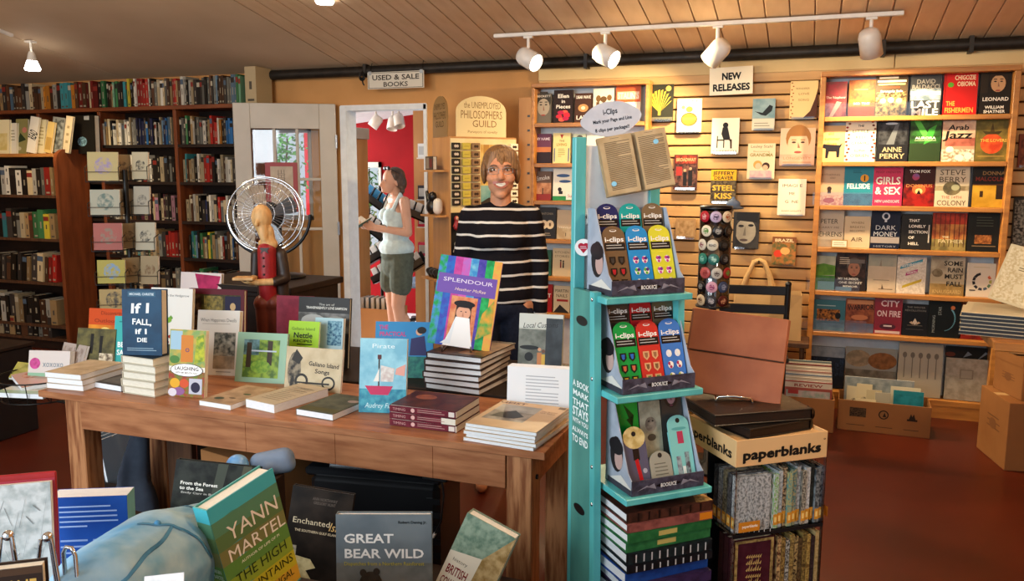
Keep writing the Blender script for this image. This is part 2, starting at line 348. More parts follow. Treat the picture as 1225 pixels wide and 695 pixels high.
# ------------------------------------------------------------------ the back room
FZ2 = -0.12; RY = 8.4
rx0, rx1 = PY(400, 200, RY).x, -2.3
struct(MB('white_wall').box(-6.4, -2.0, 5.80, RY+0.2, FZ2-0.05, FZ2).build('floor_back_room'), 'pale floor of the back room')
rwl, rwr = PY(424, 230, RY).x, PY(457, 230, RY).x; rz0, rz1 = PY(440, 300, RY).z, PY(440, 194, RY).z
cl, cr = PY(418, 149, RY), PY(495, 137, RY)
b = MB('red_wall')
def topz(x): return cl.z+(x-cl.x)*(cr.z-cl.z)/(cr.x-cl.x)
for x0, x1, z0, z1 in ((rx0-0.4, rwl, FZ2, None), (rwl, rwr, FZ2, rz0), (rwl, rwr, rz1, None), (rwr, rx1+0.1, FZ2, None)):
    ta, tb = (topz(x0), topz(x1)) if z1 is None else (z1, z1)
    b.prism([(x0, z0), (x1, z0), (x1, tb+0.02), (x0, ta+0.02)], RY, RY+0.12)
struct(b.build('wall_back_room'), 'deep red wall of the back room')
b = MB('white_wall'); za, zb = topz(rx0+0.1), topz(rx1+0.2)
b.add([(rx0+0.1, 5.85, za), (rx1+0.2, 5.85, zb), (rx1+0.2, RY+0.1, zb), (rx0+0.1, RY+0.1, za), (rx0+0.1, 5.85, za+0.05), (rx1+0.2, 5.85, zb+0.05), (rx1+0.2, RY+0.1, zb+0.05), (rx0+0.1, RY+0.1, za+0.05)], BOXF)
struct(b.build('ceiling_back_room'), 'white ceiling of the back room')
sxr = PY(495, 200, 7.2).x
struct(MB('wood_panel').box(sxr, -2.2, 7.2, 7.3, FZ2, 2.30).build('wall_right_back_room'), 'wood-clad side wall of the back room')
b = MB('white_paint'); b.box(rwl, rwr, RY-0.02, RY+0.1, rz1-0.06, rz1).box(rwl, rwl+0.03, RY-0.02, RY+0.1, rz0, rz1).box(rwr-0.03, rwr, RY-0.02, RY+0.1, rz0, rz1).box(rwl, rwr, RY-0.02, RY+0.1, rz0, rz0+0.03)
wn = struct(b.build('window_2'), 'window of the back room looking on greenery'); MB('window_glass').box(rwl+0.03, rwr-0.03, RY+0.04, RY+0.045, rz0+0.03, rz1-0.06).build('pane', wn)
# shrubs outside the two windows
def shrub(c, r, n, label):
    t = empty('garden_shrub', (c[0], c[1], FZ2)); tag(t, label, 'shrub'); rnd = random.Random(int(c[0]*100))
    b = MB('leaf')
    for i in range(n):
        p = Vector((rnd.gauss(0, r[0]), rnd.gauss(0, r[1]), c[2]-FZ2+rnd.uniform(-r[2], r[2])))
        q = Euler((rnd.uniform(-1, 1), rnd.uniform(-1, 1), rnd.uniform(0, 6))).to_matrix(); s = rnd.uniform(0.05, 0.09)
        b.add([p+q @ Vector(v)*s for v in ((-0.5, 0, 0), (0, -0.25, 0.05), (0.6, 0, 0), (0, 0.25, 0.05))], [(0, 1, 2, 3)])
    f = b.build('foliage', t); f['kind'] = 'stuff'
    sb = MB('bark')
    for i in range(5): sb.tube([(0.05*i-0.1, 0, 0), ((i-2)*r[0]*0.5, 0.03*i, c[2]-FZ2+r[2]*0.6)], 0.02, 6, 0.008)
    sb.build('stem', t)
p = PY(440, 245, RY+0.9); shrub((p.x, RY+0.9, p.z), (0.5, 0.25, 0.9), 1500, 'green shrub outside the back room window')
p = PY(315, 190, 7.3); shrub((p.x, 7.3, p.z), (0.22, 0.2, 0.35), 900, 'green shrub outside the small window behind the door')

# ------------------------------------------------------------------ tall bookcase along the wall on the left
TY = 5.40
stx = [-6.95, -6.28, PY(118.5, 150, TY).x, PY(209, 150, TY).x, PY(302, 150, TY).x]
tz = [PY(200, y, TY).z for y in (126.3, 172.7, 217.5, 264, 307.5)]; tz += [tz[-1]-0.31, 0.10]
tall = tag(empty('bookcase', (-5.6, TY, 0)), 'tall mahogany bookcase filling the wall left of the white door', 'bookcase')
def part(b, name, parent): o = b.build(name, parent); o.matrix_parent_inverse = Matrix.Translation(-Vector(parent.location)); return o
part(MB('wood_case_h').box(stx[0]-0.02, stx[-1]+0.02, TY-0.012, WY-0.02, tz[0]-0.032, tz[0], 0.003), 'top_board', tall)
for x in stx: part(MB('wood_case').box(x-0.016, x+0.016, TY, WY-0.02, 0, tz[0]-0.033, 0.002), 'stile', tall)
for z in tz[1:]:
    for a, c in zip(stx, stx[1:]): part(MB('wood_dark').box(a+0.016, c-0.016, TY+0.006, WY-0.03, z-0.024, z), 'shelf', tall)  # dark wood puts the shade on the shelf boards into their colour
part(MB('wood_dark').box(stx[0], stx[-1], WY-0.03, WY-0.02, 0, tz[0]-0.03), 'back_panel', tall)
# lower bookcase standing in front of it
LY = 5.08; lx1 = PY(67, 185, LY).x; lx0 = lx1-1.25
lz = [PY(45, y, LY).z for y in (183.6, 233.5, 285.5, 337.5, 388)]
low = tag(empty('bookcase', (lx1-0.6, LY, 0)), 'lower mahogany bookcase with a rounded side panel at the far left', 'bookcase')
R = 0.09; h = lz[0]+0.035
prof = [(LY, 0), (TY-0.01, 0), (TY-0.01, h)]+[(LY+R-R*math.sin(a), h-R+R*math.cos(a)) for a in [math.pi/2*i/6 for i in range(7)]]
for x in (lx1, lx0):
    b = MB('wood_case'); n = len(prof); b.slab([(0, 0)], 0, 0) if False else None
    b.add([(x, p[0], p[1]) for p in prof]+[(x-0.035, p[0], p[1]) for p in prof], [tuple(range(n)), tuple(range(n, 2*n))[::-1]]+[(i, i+n, (i+1) % n+n, (i+1) % n) for i in range(n)])
    part(b, 'side_panel', low)
part(MB('wood_shelf').box(lx0+0.001, lx1-0.036, LY+0.002, TY-0.01, lz[0]-0.028, lz[0], 0.003), 'top_board', low)
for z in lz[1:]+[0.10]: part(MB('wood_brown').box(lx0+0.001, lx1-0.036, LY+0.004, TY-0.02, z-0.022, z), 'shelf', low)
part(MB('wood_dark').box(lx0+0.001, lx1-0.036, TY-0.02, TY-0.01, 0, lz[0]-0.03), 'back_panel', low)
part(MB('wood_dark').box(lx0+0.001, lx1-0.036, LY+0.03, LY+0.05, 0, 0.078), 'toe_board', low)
# ------------------------------------------------------------------ the two new-release units
UY = 5.52
uz = [PY(975, y, UY).z for y in (141, 194.3, 246.2, 296.6, 348.2, 397)]
def unit(name, label, x0, x1, ztop, zs, Y, zbase, sw=0.032):
    t = tag(empty(name, ((x0+x1)/2, Y, 0)), label, 'bookshelf')
    for x in (x0, x1-sw): part(MB('wood_shelf').box(x, x+sw, Y, WY-0.03, 0, ztop, 0.003), 'stile', t)
    part(MB('wood_shelf').box(x0, x1, Y-0.004, WY-0.03, ztop+0.0005, ztop+0.03, 0.003), 'top_board', t)
    for z in zs: part(MB('wood_shelf').box(x0+sw+0.0005, x1-sw-0.0005, Y+0.002, WY-0.035, z-0.024, z+0.004, 0.003), 'shelf', t)
    part(MB('wood_shelf').box(x0+sw+0.0005, x1-sw-0.0005, Y+0.002, WY-0.035, zbase-0.03, zbase), 'bottom_shelf', t)
    part(MB('wood_shelf').box(x0+sw+0.0005, x1-sw-0.0005, Y+0.004, Y+0.02, 0, zbase-0.0305), 'toe_board', t)
    part(MB('white_wall').box(x0+sw+0.0005, x1-sw-0.0005, WY-0.034, WY-0.03, zbase, ztop), 'back_panel', t)
    return t
U1 = (0.005, 1.075); U2 = (-1.862, -1.05)
unit1 = unit('display_shelf', 'honey wood display shelf of new books at the right', U1[0], U1[1], PY(984, 92, UY).z, uz, UY, 0.11)
u2z = [PY(640, y, UY).z for y in (148, 196, 240.5, 286.5, 331, 374.5)]
unit2 = unit('display_shelf', 'honey wood display shelf behind the smiling woman and turquoise rack', U2[0], U2[1], PY(640, 105, UY).z, u2z, UY, 0.11, 0.022)
# slotted wooden panel at its left
pp = tag(empty('slotted_panel', (-1.96, UY, 0)), 'tall honey wood panel with black notches beside the display shelf', 'panel')
x0, x1 = PY(620, 180, UY).x, PY(635.5, 180, UY).x
part(MB('wood_panel').box(x0, x1, UY, WY-0.03, 0, PY(628, 116, UY).z, 0.004), 'board', pp)
z = 0.3
while z < 1.95:
    part(MB('black_plastic').box(x1-0.028, x1-0.010, UY-0.003, UY+0.001, z, z+0.014), 'notch', pp); z += 0.098

# ------------------------------------------------------------------ track lights
tp0, tp1 = Vector((-1.99, 5.145, ceil_z(5.145))), Vector((0.413, 5.145, ceil_z(5.145)))
trk = tag(MB('white_metal').box(tp0.x, tp1.x, 5.128, 5.162, tp0.z-0.028, tp0.z-0.004, 0.003).build('lighting_track'), 'long white lighting track on the plank ceiling', 'light track')
def can(px, py, d, label, lit, power, deg=85):
    c = PY(px, py, 5.145); d = Vector(d).normalized(); t = tag(empty('spotlight', c), label, 'spotlight', 'white cylinder spotlights on the track')
    M = d.to_track_quat('Z', 'Y').to_matrix().to_4x4(); L = 0.075; r = 0.06
    MB('white_metal').lathe([(0.0, -L), (r*0.6, -L), (r*0.85, -L+0.012), (r, -L+0.04), (r, L), (r*0.93, L), (r*0.93, 0.0), (0, 0)], 22, M).build('housing', t)
    zt = tp0.z-0.03-c.z
    MB('white_metal').tube([(0, 0, 0.05), (0, 0, zt)], 0.011, 8).box(-0.03, 0.03, -0.015, 0.015, zt-0.012, zt+0.002, 0.002).build('stem', t)
    bm = MB('lit_bulb' if lit else 'lit_bulb_white').lathe([(0, 0.02), (0.03, 0.025), (0.05, L-0.018), (0.045, L-0.010), (0, L-0.006)], 16, M).build('bulb', t)
    sp = spot_light('spotlight_beam', (0, 0, 0), (0, 0, -1), power, WARM, deg, 0.8, 0.04); sp.location = c+d*(L+0.012); sp.rotation_euler = d.to_track_quat('-Z', 'Y').to_euler()
can(632, 70, (0.75, -0.28, -0.42), 'white cylinder spotlight at the left end of the long track', True, 66, 120)
can(724, 66, (0.78, -0.25, -0.42), 'white cylinder spotlight second from left on the long track', True, 66, 120)
can(858, 62, (-0.55, 0.30, -0.55), 'white cylinder spotlight pointing left above the lettered sign', False, 56, 110)
can(1041, 51, (0.16, 0.42, -0.70), 'white cylinder spotlight at the right end, pointing down', False, 54, 110)
def bulb_spot(px, py, Y, label, power, tgt):
    c = PY(px, py, Y); t = tag(empty('spotlight', c), label, 'spotlight'); zt = ceil_z(Y)-c.z
    MB('white_metal').tube([(0, 0, 0.03), (0, 0, zt)], 0.008, 8).box(-0.03, 0.03, -0.03, 0.03, zt-0.015, zt, 0.003).build('stem', t)
    MB('white_metal').lathe([(0.018, 0.05), (0.026, 0.03), (0.036, -0.02)], 16).build('socket', t)
    MB('lit_bulb_white').lathe([(0.03, 0.0), (0.036, -0.02), (0.056, -0.075), (0.05, -0.088), (0, -0.092)], 18).build('bulb', t)
    spot_light('spotlight_beam', c+Vector((0, 0, -0.11)), tgt, power, WARM, 120, 0.8, 0.05)
bulb_spot(38, 70, 4.75, 'glowing white bulb spotlight over the left bookcases', 26, (-5.6, 5.0, 1.2))
bulb_spot(388, -14, 4.4, 'bulb spotlight at the top edge above the doorway', 20, (-2.8, 4.9, 0.9))
tag(MB('white_metal').at(SH).box(-5.55, -5.52, 1.5, 4.6, -0.022, -0.003).build('lighting_track'), 'thin lighting track leading to the left bulb spotlight', 'light track')

# fill bulbs with fittings, added out of view to brighten ceiling and room
def fill_bulb(x, y, label, power):
    c = Vector((x, y, ceil_z(y)-0.26)); t = tag(empty('spotlight', c), label, 'spotlight'); zt = ceil_z(y)-c.z
    MB('white_metal').tube([(0, 0, 0.03), (0, 0, zt-0.002)], 0.008, 8).box(-0.03, 0.03, -0.03, 0.03, zt-0.02, zt-0.006, 0.003).build('stem', t)
    MB('white_metal').lathe([(0.018, 0.05), (0.026, 0.03), (0.036, -0.02)], 16).build('socket', t)
    MB('lit_bulb_white').lathe([(0.03, 0.0), (0.036, -0.02), (0.056, -0.075), (0.05, -0.088), (0, -0.092)], 18).build('bulb', t)
    l = bpy.data.lights.new('fill_glow', 'POINT'); l.energy = power; l.color = (1.0, 0.72, 0.44); l.shadow_soft_size = 0.09; o = bpy.data.objects.new('fill_glow', l); COL.objects.link(o); o.location = c+Vector((0, 0, -0.19))
fill_bulb(0.8, 1.7, 'unseen added fill bulb on the ceiling over the right aisle', 34)
fill_bulb(-0.6, 2.9, 'unseen added fill bulb on the ceiling over the display table', 17)
fill_bulb(-3.2, 2.9, 'unseen added fill bulb on the ceiling over the left aisle', 20)
fill_bulb(-5.6, 2.8, 'unseen added fill bulb on the ceiling before the left bookcases', 15)
# ================================================================== books
def T(t, cx, cy, w, h, c=0xFFFFFF, bold=1, rot=0, sh=0): return ('t', t, cx, cy, w, h, c, bold, rot, sh)
def Rc(x0, y0, x1, y1, c, c2=None, ns=60): return ('r', x0, y0, x1, y1, c, c2, ns)
def El(cx, cy, rx, ry, c, c2=None, ns=60): return ('e', cx, cy, rx, ry, c, c2, ns)
def Po(pts, c, c2=None, ns=60): return ('p', pts, c, c2, ns)
def Ln(x0, x1, y0, y1, n, c, th=0.35, seed=1): return ('l', x0, x1, y0, y1, n, c, th, seed)
def face(cx, cy, r, skin=0xC9A488, hair=0x3A2A20, dark=0x2A2020, hairw=1.25):
    """a plain drawn portrait; r = half the face's width"""
    return [El(cx, cy+r*0.55, r*hairw, r*1.35, hair, None), El(cx, cy, r, r*1.3, skin), Po([(cx-r*0.95, cy+r*0.75), (cx+r*0.95, cy+r*0.75), (cx+r*0.6, cy+r*1.3), (cx-r*0.6, cy+r*1.3)], hair),
            El(cx-r*0.42, cy+r*0.2, r*0.2, r*0.1, dark), El(cx+r*0.42, cy+r*0.2, r*0.2, r*0.1, dark), Rc(cx-r*0.65, cy+r*0.38, cx-r*0.2, cy+r*0.46, hair), Rc(cx+r*0.2, cy+r*0.38, cx+r*0.65, cy+r*0.46, hair),
            Po([(cx-r*0.02, cy+r*0.2), (cx+r*0.2, cy-r*0.3), (cx-r*0.05, cy-r*0.3)], 0x8A6450 if skin > 0x909090 else dark), El(cx, cy-r*0.68, r*0.36, r*0.12, 0x9A4A40 if skin > 0x909090 else dark)]
def draw(b, els, w, h, z0=0.0003, dz=0.00012):
    """draw printed elements on a cover of w x h metres lying in b.M (x right, y up)"""
    z = z0
    for e in els:
        k = e[0]
        if k == 't':
            b.ink(e[6]); b.text(e[1], e[2]*w, e[3]*h, e[4]*w, e[5]*h, e[7], math.radians(e[8]), e[9], z)
        elif k == 'r':
            b.ink(e[5], e[6], e[7]); b.poly([(e[1]*w, e[2]*h), (e[3]*w, e[2]*h), (e[3]*w, e[4]*h), (e[1]*w, e[4]*h)], z)
        elif k == 'e':
            b.ink(e[5], e[6], e[7]); b.ell(e[1]*w, e[2]*h, e[3]*w, e[4]*w, z)
        elif k == 'p':
            b.ink(e[2], e[3], e[4]); b.poly([(p[0]*w, p[1]*h) for p in e[1]], z)
        elif k == 'l':
            rnd = random.Random(e[8]); x0, x1, y0, y1, n, c, th = e[1:8]; b.ink(c); st = (y1-y0)/n
            for i in range(n):
                y = y1-(i+0.5)*st; xe = x0+(x1-x0)*(0.45+0.5*rnd.random() if rnd.random() < 0.2 else 0.97+0.03*rnd.random())
                b.poly([(x0*w, (y-st*th/2)*h), (xe*w, (y-st*th/2)*h), (xe*w, (y+st*th/2)*h), (x0*w, (y+st*th/2)*h)], z)
        z += dz
    return b
def book(label, w, h, t, bg, els=(), cat='book', group=None, hard=True, name='book', bg2=None, ns=40, spine=None, spine_els=(), back=None, back_els=(), page='paper_edges', pm='printed_paper', rows=None):
    """stands on z=0, front cover looks along -Y, centred on x; spine at its left"""
    bt = 0.0028 if hard else 0.0012; ov = 0.0035 if hard else 0.0004; rd = 0.003
    b = MB(pm); b.ink(bg, bg2, ns)
    b.box(-w/2, w/2, 0, bt, 0, h); b.ink(back if back is not None else bg, bg2 if back is None else None, ns).box(-w/2, w/2, t-bt, t, 0, h)
    b.ink(spine if spine is not None else bg).box(-w/2, -w/2+bt, bt, t-bt, 0, h)
    o = b.build(name); MB(page).box(-w/2+bt, w/2-ov, bt, t-bt, ov, h-ov).build('pages', o)
    if els:
        p = MB(pm).at(Matrix.Translation((-w/2, 0, 0)) @ COVERM); draw(p, els, w, h); p.build('cover_print', o)
    if back_els:
        p = MB(pm).at(Matrix.Translation((w/2, t, 0)) @ Matrix.Rotation(math.pi, 4, 'Z') @ COVERM); draw(p, back_els, w, h); p.build('back_print', o)
    if spine_els:   # spine read with the book's foot at the left: x along the height, y across the thickness
        p = MB(pm).at(Matrix(((0, 0, -1, -w/2), (0, -1, 0, t), (1, 0, 0, 0), (0, 0, 0, 1)))); draw(p, spine_els, h, t); p.build('spine_print', o)
    tag(o, label, cat, group); return o
def place(o, loc, rz=0.0, lean=0.0, roll=0.0):
    o.location = loc; o.rotation_euler = (math.radians(-lean), math.radians(roll), math.radians(rz)); return o
def shelf_book(label, px0, px1, pyt, z, Y, bg, els, lean=4.0, t=0.022, group=None, **kw):
    """a face-out book on a shelf at height z, its sides and top read off the photograph"""
    ym = 347.5+0  # rows are level: take the side columns at mid-height of the book
    a = PY(px0, pyt+22, Y); c = PY(px1, pyt+22, Y); ht = PY((px0+px1)/2, pyt, Y).z-z
    w = (c.x-a.x)*0.985
    o = book(label, w, ht, t, bg, els, group=group, **kw); place(o, ((a.x+c.x)/2, Y, z+0.0045), 0, lean); return o
G1 = 'novels face out on the right display shelf'
BY = 5.575
rowb = [z for z in uz]
def r1(row, label, x0, x1, yt, bg, els, **kw): return shelf_book(label, x0, x1, yt, rowb[row], BY, bg, els, group=G1, **kw)
W_, K_ = 0xF0EADC, 0x15130F
r1(0, 'pink and crimson novel with a pale script title, top shelf of the right unit', 983.5, 1013, 98.4, 0x8E3038, [Rc(0, 0, 1, .42, 0x9C5A54, 0x6E2A30, 25), Rc(0, .55, 1, 1, 0xB04048, 0x8A4A44, 25), Po([(.3, .0), (.45, 0), (.8, .42), (.6, .45)], 0xD0A090), T('The Nephew', .55, .56, .8, .07, 0xF5E8D8, 0)])
r1(0, 'burnt orange novel with small cream title under clear plastic', 1015, 1047, 96, 0xA85416, [Rc(0, .3, 1, 1, 0xC06820, 0x8A3E10, 30), Rc(0, 0, 1, .28, 0x7A3A22), T('BED TIME', .5, .36, .62, .06, 0xF5E2B8), Ln(.2, .8, .7, .78, 1, 0xD89860)])
r1(0, 'sepia history book with a crowd photograph and striped title', 1047, 1086, 91, 0x4A3A28, [Rc(.03, .02, .97, .6, 0xA08858, 0x3A2C1C, 70), El(.25, .38, .1, .1, 0xC8B080), El(.5, .4, .1, .1, 0xD0B888), El(.75, .38, .1, .1, 0xC8B080), Rc(.1, .93, .7, .975, 0xF0E8D0), Rc(.05, .84, .95, .89, 0xF0E8D0), Rc(.08, .77, .92, .81, 0xE8D880), Rc(.2, .7, .75, .73, 0xC04020), T('Strangely Safe', .5, .62, .7, .05, 0xF0E8D8)])
r1(0, 'thriller with icy landscape band and huge white block title', 1089, 1126, 90, 0x3A3C40, [Rc(0, .38, 1, .66, 0xB8C4CC, 0x6A7C88, 25), Rc(0, .5, 1, .6, 0xE8EEF0), T('DAVID', .5, .84, .62, .11, 0x9A958C), T('BALDACCI', .5, .71, .92, .11, 0x9A958C), T('LAST', .5, .28, .95, .17, 0xFFFFFF), T('MILE', .5, .09, .9, .17, 0xFFFFFF)])
r1(0, 'bright red novel with cream block lettering and a green dot', 1129, 1170, 87.5, 0xC81E1C, [T('CHIGOZIE', .62, .89, .62, .11, 0xF2D8B0), T('OBIOMA', .66, .74, .54, .11, 0xF2D8B0), El(.2, .72, .09, .08, 0x58A030), T('THE', .22, .28, .26, .11, 0xE8A848), T('FISHERMEN', .48, .12, .86, .12, 0xE8A848), Rc(0, 0, .06, 1, 0xA01410)])
r1(0, 'black biography with a large brown-toned portrait and white title', 1172.6, 1210, 86, 0x1E1812, face(.58, .72, .24, 0xC0946A, 0x2A1C12)+[T('LEONARD', .52, .36, .86, .085, W_), T('WILLIAM', .5, .17, .62, .07, W_), T('SHATNER', .5, .07, .7, .07, W_), Rc(0, .5, .25, 1, 0x2A2016)])
r1(1, 'tan novel with a black dog standing beneath orange lettering', 979.5, 1011, 151, 0xD0AE78, [T('and', .45, .78, .22, .08, 0xC88A30), T('summer', .5, .64, .6, .09, 0xC88A30), T('dogs', .48, .5, .42, .09, 0xC88A30), Po([(.12, .42), (.2, .5), (.28, .48), (.8, .46), (.92, .52), (.82, .38), (.8, .12), (.7, .12), (.68, .28), (.4, .28), (.36, .1), (.27, .1), (.27, .36), (.16, .38)], 0x1C1A22)])
r1(1, 'white novel with letter-spaced title framed by red berry branches', 1011, 1048, 144, 0xEEE2C8, [T('THE', .5, .86, .2, .05, K_), T('LITTLE', .5, .73, .55, .07, K_, 0), T('RED', .5, .59, .32, .07, K_, 0), T('CHAIRS', .5, .45, .6, .07, K_, 0), T('EDNA', .5, .27, .36, .06, 0x5A5040, 0), T("O'BRIEN", .5, .15, .62, .07, 0x5A5040, 0)]+[El(.08+.84*(i % 2)+.05*math.sin(i*2.3), .05+.9*i/21, .045, .035, (0xA03020, 0x6A2A20, 0x8A5030)[i % 3]) for i in range(22)])
r1(1, 'black crime novel with a moonlit street and grey serif lettering', 1049, 1087, 145, 0x16161A, [Rc(.05, .42, .95, .95, 0x3A3C42, 0x121216, 30), Po([(.3, .42), (.6, .95), (.7, .95), (.55, .42)], 0x60646A), El(.45, .93, .2, .04, 0xC8D0D8), T('ANNE', .5, .3, .62, .12, 0xA89878), T('PERRY', .5, .14, .8, .12, 0xA89878)])
r1(1, 'dark book with a glowing green aurora and small white title', 1088.5, 1126, 145, 0x26381E, [Rc(0, .45, 1, 1, 0x2E6A28, 0x1A3016, 18), Po([(.1, 1), (.3, 1), (.7, .55), (.55, .45)], 0x58B848), Po([(.45, .42), (.7, .5), (.85, .9), (.6, .8)], 0x3E9A38), T('AURORA', .5, .58, .66, .06, W_), Rc(.15, .51, .85, .52, 0xC8D8B0)])
r1(1, 'novel with bold black curly title over pinkish rooftops and white blossom', 1127, 1167, 145, 0xB08A70, [Rc(0, .55, 1, 1, 0xD8B898, 0xC09880, 20), Rc(.1, .38, 1, .58, 0xA86050, 0x8A4A3C, 30), Rc(0, 0, 1, .3, 0x8A7860, 0xE0D4C0, 50), El(.25, .3, .12, .1, 0xE8DCC8), El(.55, .1, .14, .1, 0xE8DCC8), El(.82, .14, .12, .12, 0xE8DCC8), T('Arab', .5, .84, .62, .13, K_, 1, 0, .15), T('Jazz', .5, .66, .82, .19, K_, 1, 0, .15)])
r1(1, 'olive-green book with one large red pomegranate on its cover', 1167, 1207.5, 143, 0x5E5426, [Rc(.03, .05, .97, .95, 0x7A6A2E, 0x564C22, 18), El(.5, .42, .34, .34, 0xB83A1C, 0xD05828, 25), Po([(.42, .66), (.5, .92), (.58, .66)], 0x4A3A1A), Po([(.3, .64), (.7, .64), (.8, .72), (.5, .7), (.2, .72)], 0x3E3216), T('THE LOVERS', .55, .5, .8, .07, 0xD8B050), Rc(.1, .12, .9, .13, 0xC8A050)])
r1(2, 'sandy beige book with a tiny figure and red weave at its foot', 975, 1010, 199.5, 0xC8A888, [T('MOTHERING', .5, .78, .7, .05, 0x7A6248, 0), T('SUNDAY', .6, .7, .2, .05, 0x7A6248, 0), El(.5, .42, .08, .08, 0x3A2820), Rc(.44, .3, .56, .4, 0x3A2820), Rc(0, 0, 1, .25, 0xB86850, 0xD8B090, 50), El(.5, .12, .2, .1, 0xA03828)])
r1(2, 'teal novel with white block title and a round orange badge', 1009, 1045, 200, 0x2A8496, [El(.7, .7, .14, .14, 0xE8A030), Rc(.68, .63, .72, .77, 0x201810), T('FELLSIDE', .5, .5, .78, .13, 0xF0F4F0), Rc(0, 0, 1, .3, 0x1E4A66, 0x2A6480, 20), Ln(.3, .6, .82, .9, 2, 0x1A5A68)])
r1(2, 'hot pink book with very large white block title', 1044.5, 1080, 201, 0xC8325A, [T('PEGGY ORENSTEIN', .5, .88, .86, .06, 0x8A1C3A), T('GIRLS', .5, .66, .86, .19, W_), T('& SEX', .5, .4, .86, .19, W_), T('NEW LANDSCAPE', .5, .12, .84, .07, 0xF0C0C8)])
r1(2, 'dark red fantasy novel with a blue moon above a fiery glow', 1081, 1118.7, 200, 0x3A0E0E, [Rc(0, 0, 1, .55, 0x9A1C14, 0x4A0C0A, 22), El(.5, .42, .22, .18, 0xE86030), El(.5, .38, .12, .1, 0xF8C080), El(.38, .74, .12, .12, 0x7A5A9A, 0xB04060, 20), Po([(.42, .3), (.5, .42), (.58, .3)], 0x1A0808), T('TOM FOX', .5, .88, .66, .07, W_), T('DOMINUS', .5, .52, .86, .08, 0xC89050, 0)])
r1(2, 'beige thriller with brown serif lettering around a round eye', 1118.7, 1160, 200, 0xCFBFA2, [T('STEVE', .5, .86, .76, .14, 0x4A3C2C, 0), T('BERRY', .5, .68, .8, .14, 0x4A3C2C, 0), Rc(0, .4, 1, .52, 0xA09070, 0x7A6A50, 30), El(.5, .46, .27, .23, 0x4A4434, 0x7A7050, 20), El(.6, .48, .12, .1, 0xA0A080), T('THE 14TH', .5, .24, .6, .07, 0xA04830, 0), T('COLONY', .5, .1, .86, .13, 0x4A3C2C, 0)])
r1(2, 'black and golden-yellow crime novel with a doorway silhouette', 1163.6, 1205, 200, 0x1A1410, [Rc(0, 0, 1, .56, 0xC89A30, 0xB08420, 15), Rc(.7, .2, .95, .55, 0x2A1C10), Rc(.22, .25, .32, .4, 0x3A2410), T('DONNA', .6, .84, .66, .09, 0x8A6A40), T('MALCOLM', .5, .7, .86, .1, 0x7A2A1C), Rc(0, .54, 1, .57, 0x4A2A14)])
r1(3, 'pale grey novel with condensed black capitals and a small label', 974, 1009.5, 252, 0xBDAE98, [T('PETER', .5, .7, .6, .13, 0x2A2620, 0), T('CARRY ME', .5, .53, .7, .05, 0x6A5C4C, 0), T('BEHRENS', .5, .35, .9, .13, 0x2A2620, 0), Rc(0, 0, 1, .2, 0x9A8E7C, 0xB0A08A, 20)])
r1(3, 'small cream book with thin capitals ending in a three-letter word', 1009.5, 1041, 259.7, 0xCFBA98, [T('WHEN', .5, .8, .5, .07, 0x7A6040, 0), T('BREATH', .5, .66, .58, .07, 0x7A6040, 0), T('BECOMES', .5, .54, .58, .06, 0x7A6040, 0), T('AIR', .5, .27, .46, .14, 0x4A3A28, 0)])
r1(3, 'navy book with silver emblem, serif title and grey banner', 1042, 1077, 251.6, 0x10182E, [El(.5, .83, .14, .14, 0xC8CCD4), El(.5, .83, .08, .09, 0x10182E), Rc(.46, .68, .54, .74, 0xC8CCD4), T('DARK', .5, .54, .72, .12, 0xD0D4D8, 0), T('MONEY', .5, .38, .84, .12, 0xD0D4D8, 0), Rc(0, .14, 1, .3, 0xA09894), T('HISTORY', .5, .06, .8, .05, 0x8A92A4, 0)])
r1(3, 'black book with five stacked lines of white typewriter title', 1078, 1114.5, 257, 0x22201E, [T('THAT', .42, .82, .36, .08, W_), T('LONELY', .52, .66, .56, .08, W_), T('SECTION', .56, .5, .64, .08, W_), T('OF', .34, .34, .2, .08, W_), T('HELL', .42, .17, .36, .08, W_), Rc(.9, .2, .94, .7, 0xC8C0B4)])
r1(3, 'red-to-gold misty forest novel with pale title near its foot', 1115, 1156.7, 255.6, 0xA07038, [Rc(0, .7, 1, 1, 0xB83A24, 0x8A2A1C, 20), Rc(0, .3, 1, .7, 0xC08040, 0x94482A, 20), Rc(0, 0, 1, .3, 0x9A8A50, 0x6A6038, 20)]+[Rc(.08+.14*i, .1, .1+.14*i, .98, 0x4A2418) for i in range(7)]+[T('THE', .4, .36, .2, .05, 0xE8D8A8), T('FATHER', .55, .25, .74, .1, 0xE0D0A0, 0)])
r1(3, 'near-black book with a small orange picture low on its cover', 1157.5, 1199, 254.8, 0x171814, [Rc(.22, .2, .72, .42, 0xB8743A, 0x6A3A1C, 60), Ln(.25, .75, .62, .9, 4, 0x4A5040, .2), Rc(.15, .13, .85, .15, 0x8A7050)])
r1(4, 'book with a bright green field under a pale sky', 970, 999, 307, 0xA8A488, [Rc(0, .72, 1, 1, 0xB8B8A0, 0xA0A28C, 15), Po([(0, .7), (.5, .78), (1, .72), (1, .45), (0, .4)], 0x6A9A2E, 0x4A7A22, 20), Rc(0, 0, 1, .42, 0x4E8A3A, 0x2E6A34, 20), Rc(.3, 0, 1, .25, 0x6A9AA8)])
r1(4, 'dark biography showing a man in a cap with white title lines', 1000, 1036, 304, 0x2A201C, [Rc(0, .35, 1, 1, 0x4A342A, 0x241A16, 30)]+face(.6, .58, .2, 0xA8745A, 0x5A5048)+[Rc(.35, .74, .95, .84, 0x6A6460), Ln(.1, .45, .7, .9, 4, 0xC8B8A0, .4), T('MY NUMBER', .42, .32, .7, .06, W_), T('ONE SECRET', .5, .22, .8, .06, W_), T('MEMOIR', .5, .12, .5, .05, W_), Rc(0, 0, .55, .1, 0x6A90B0)])
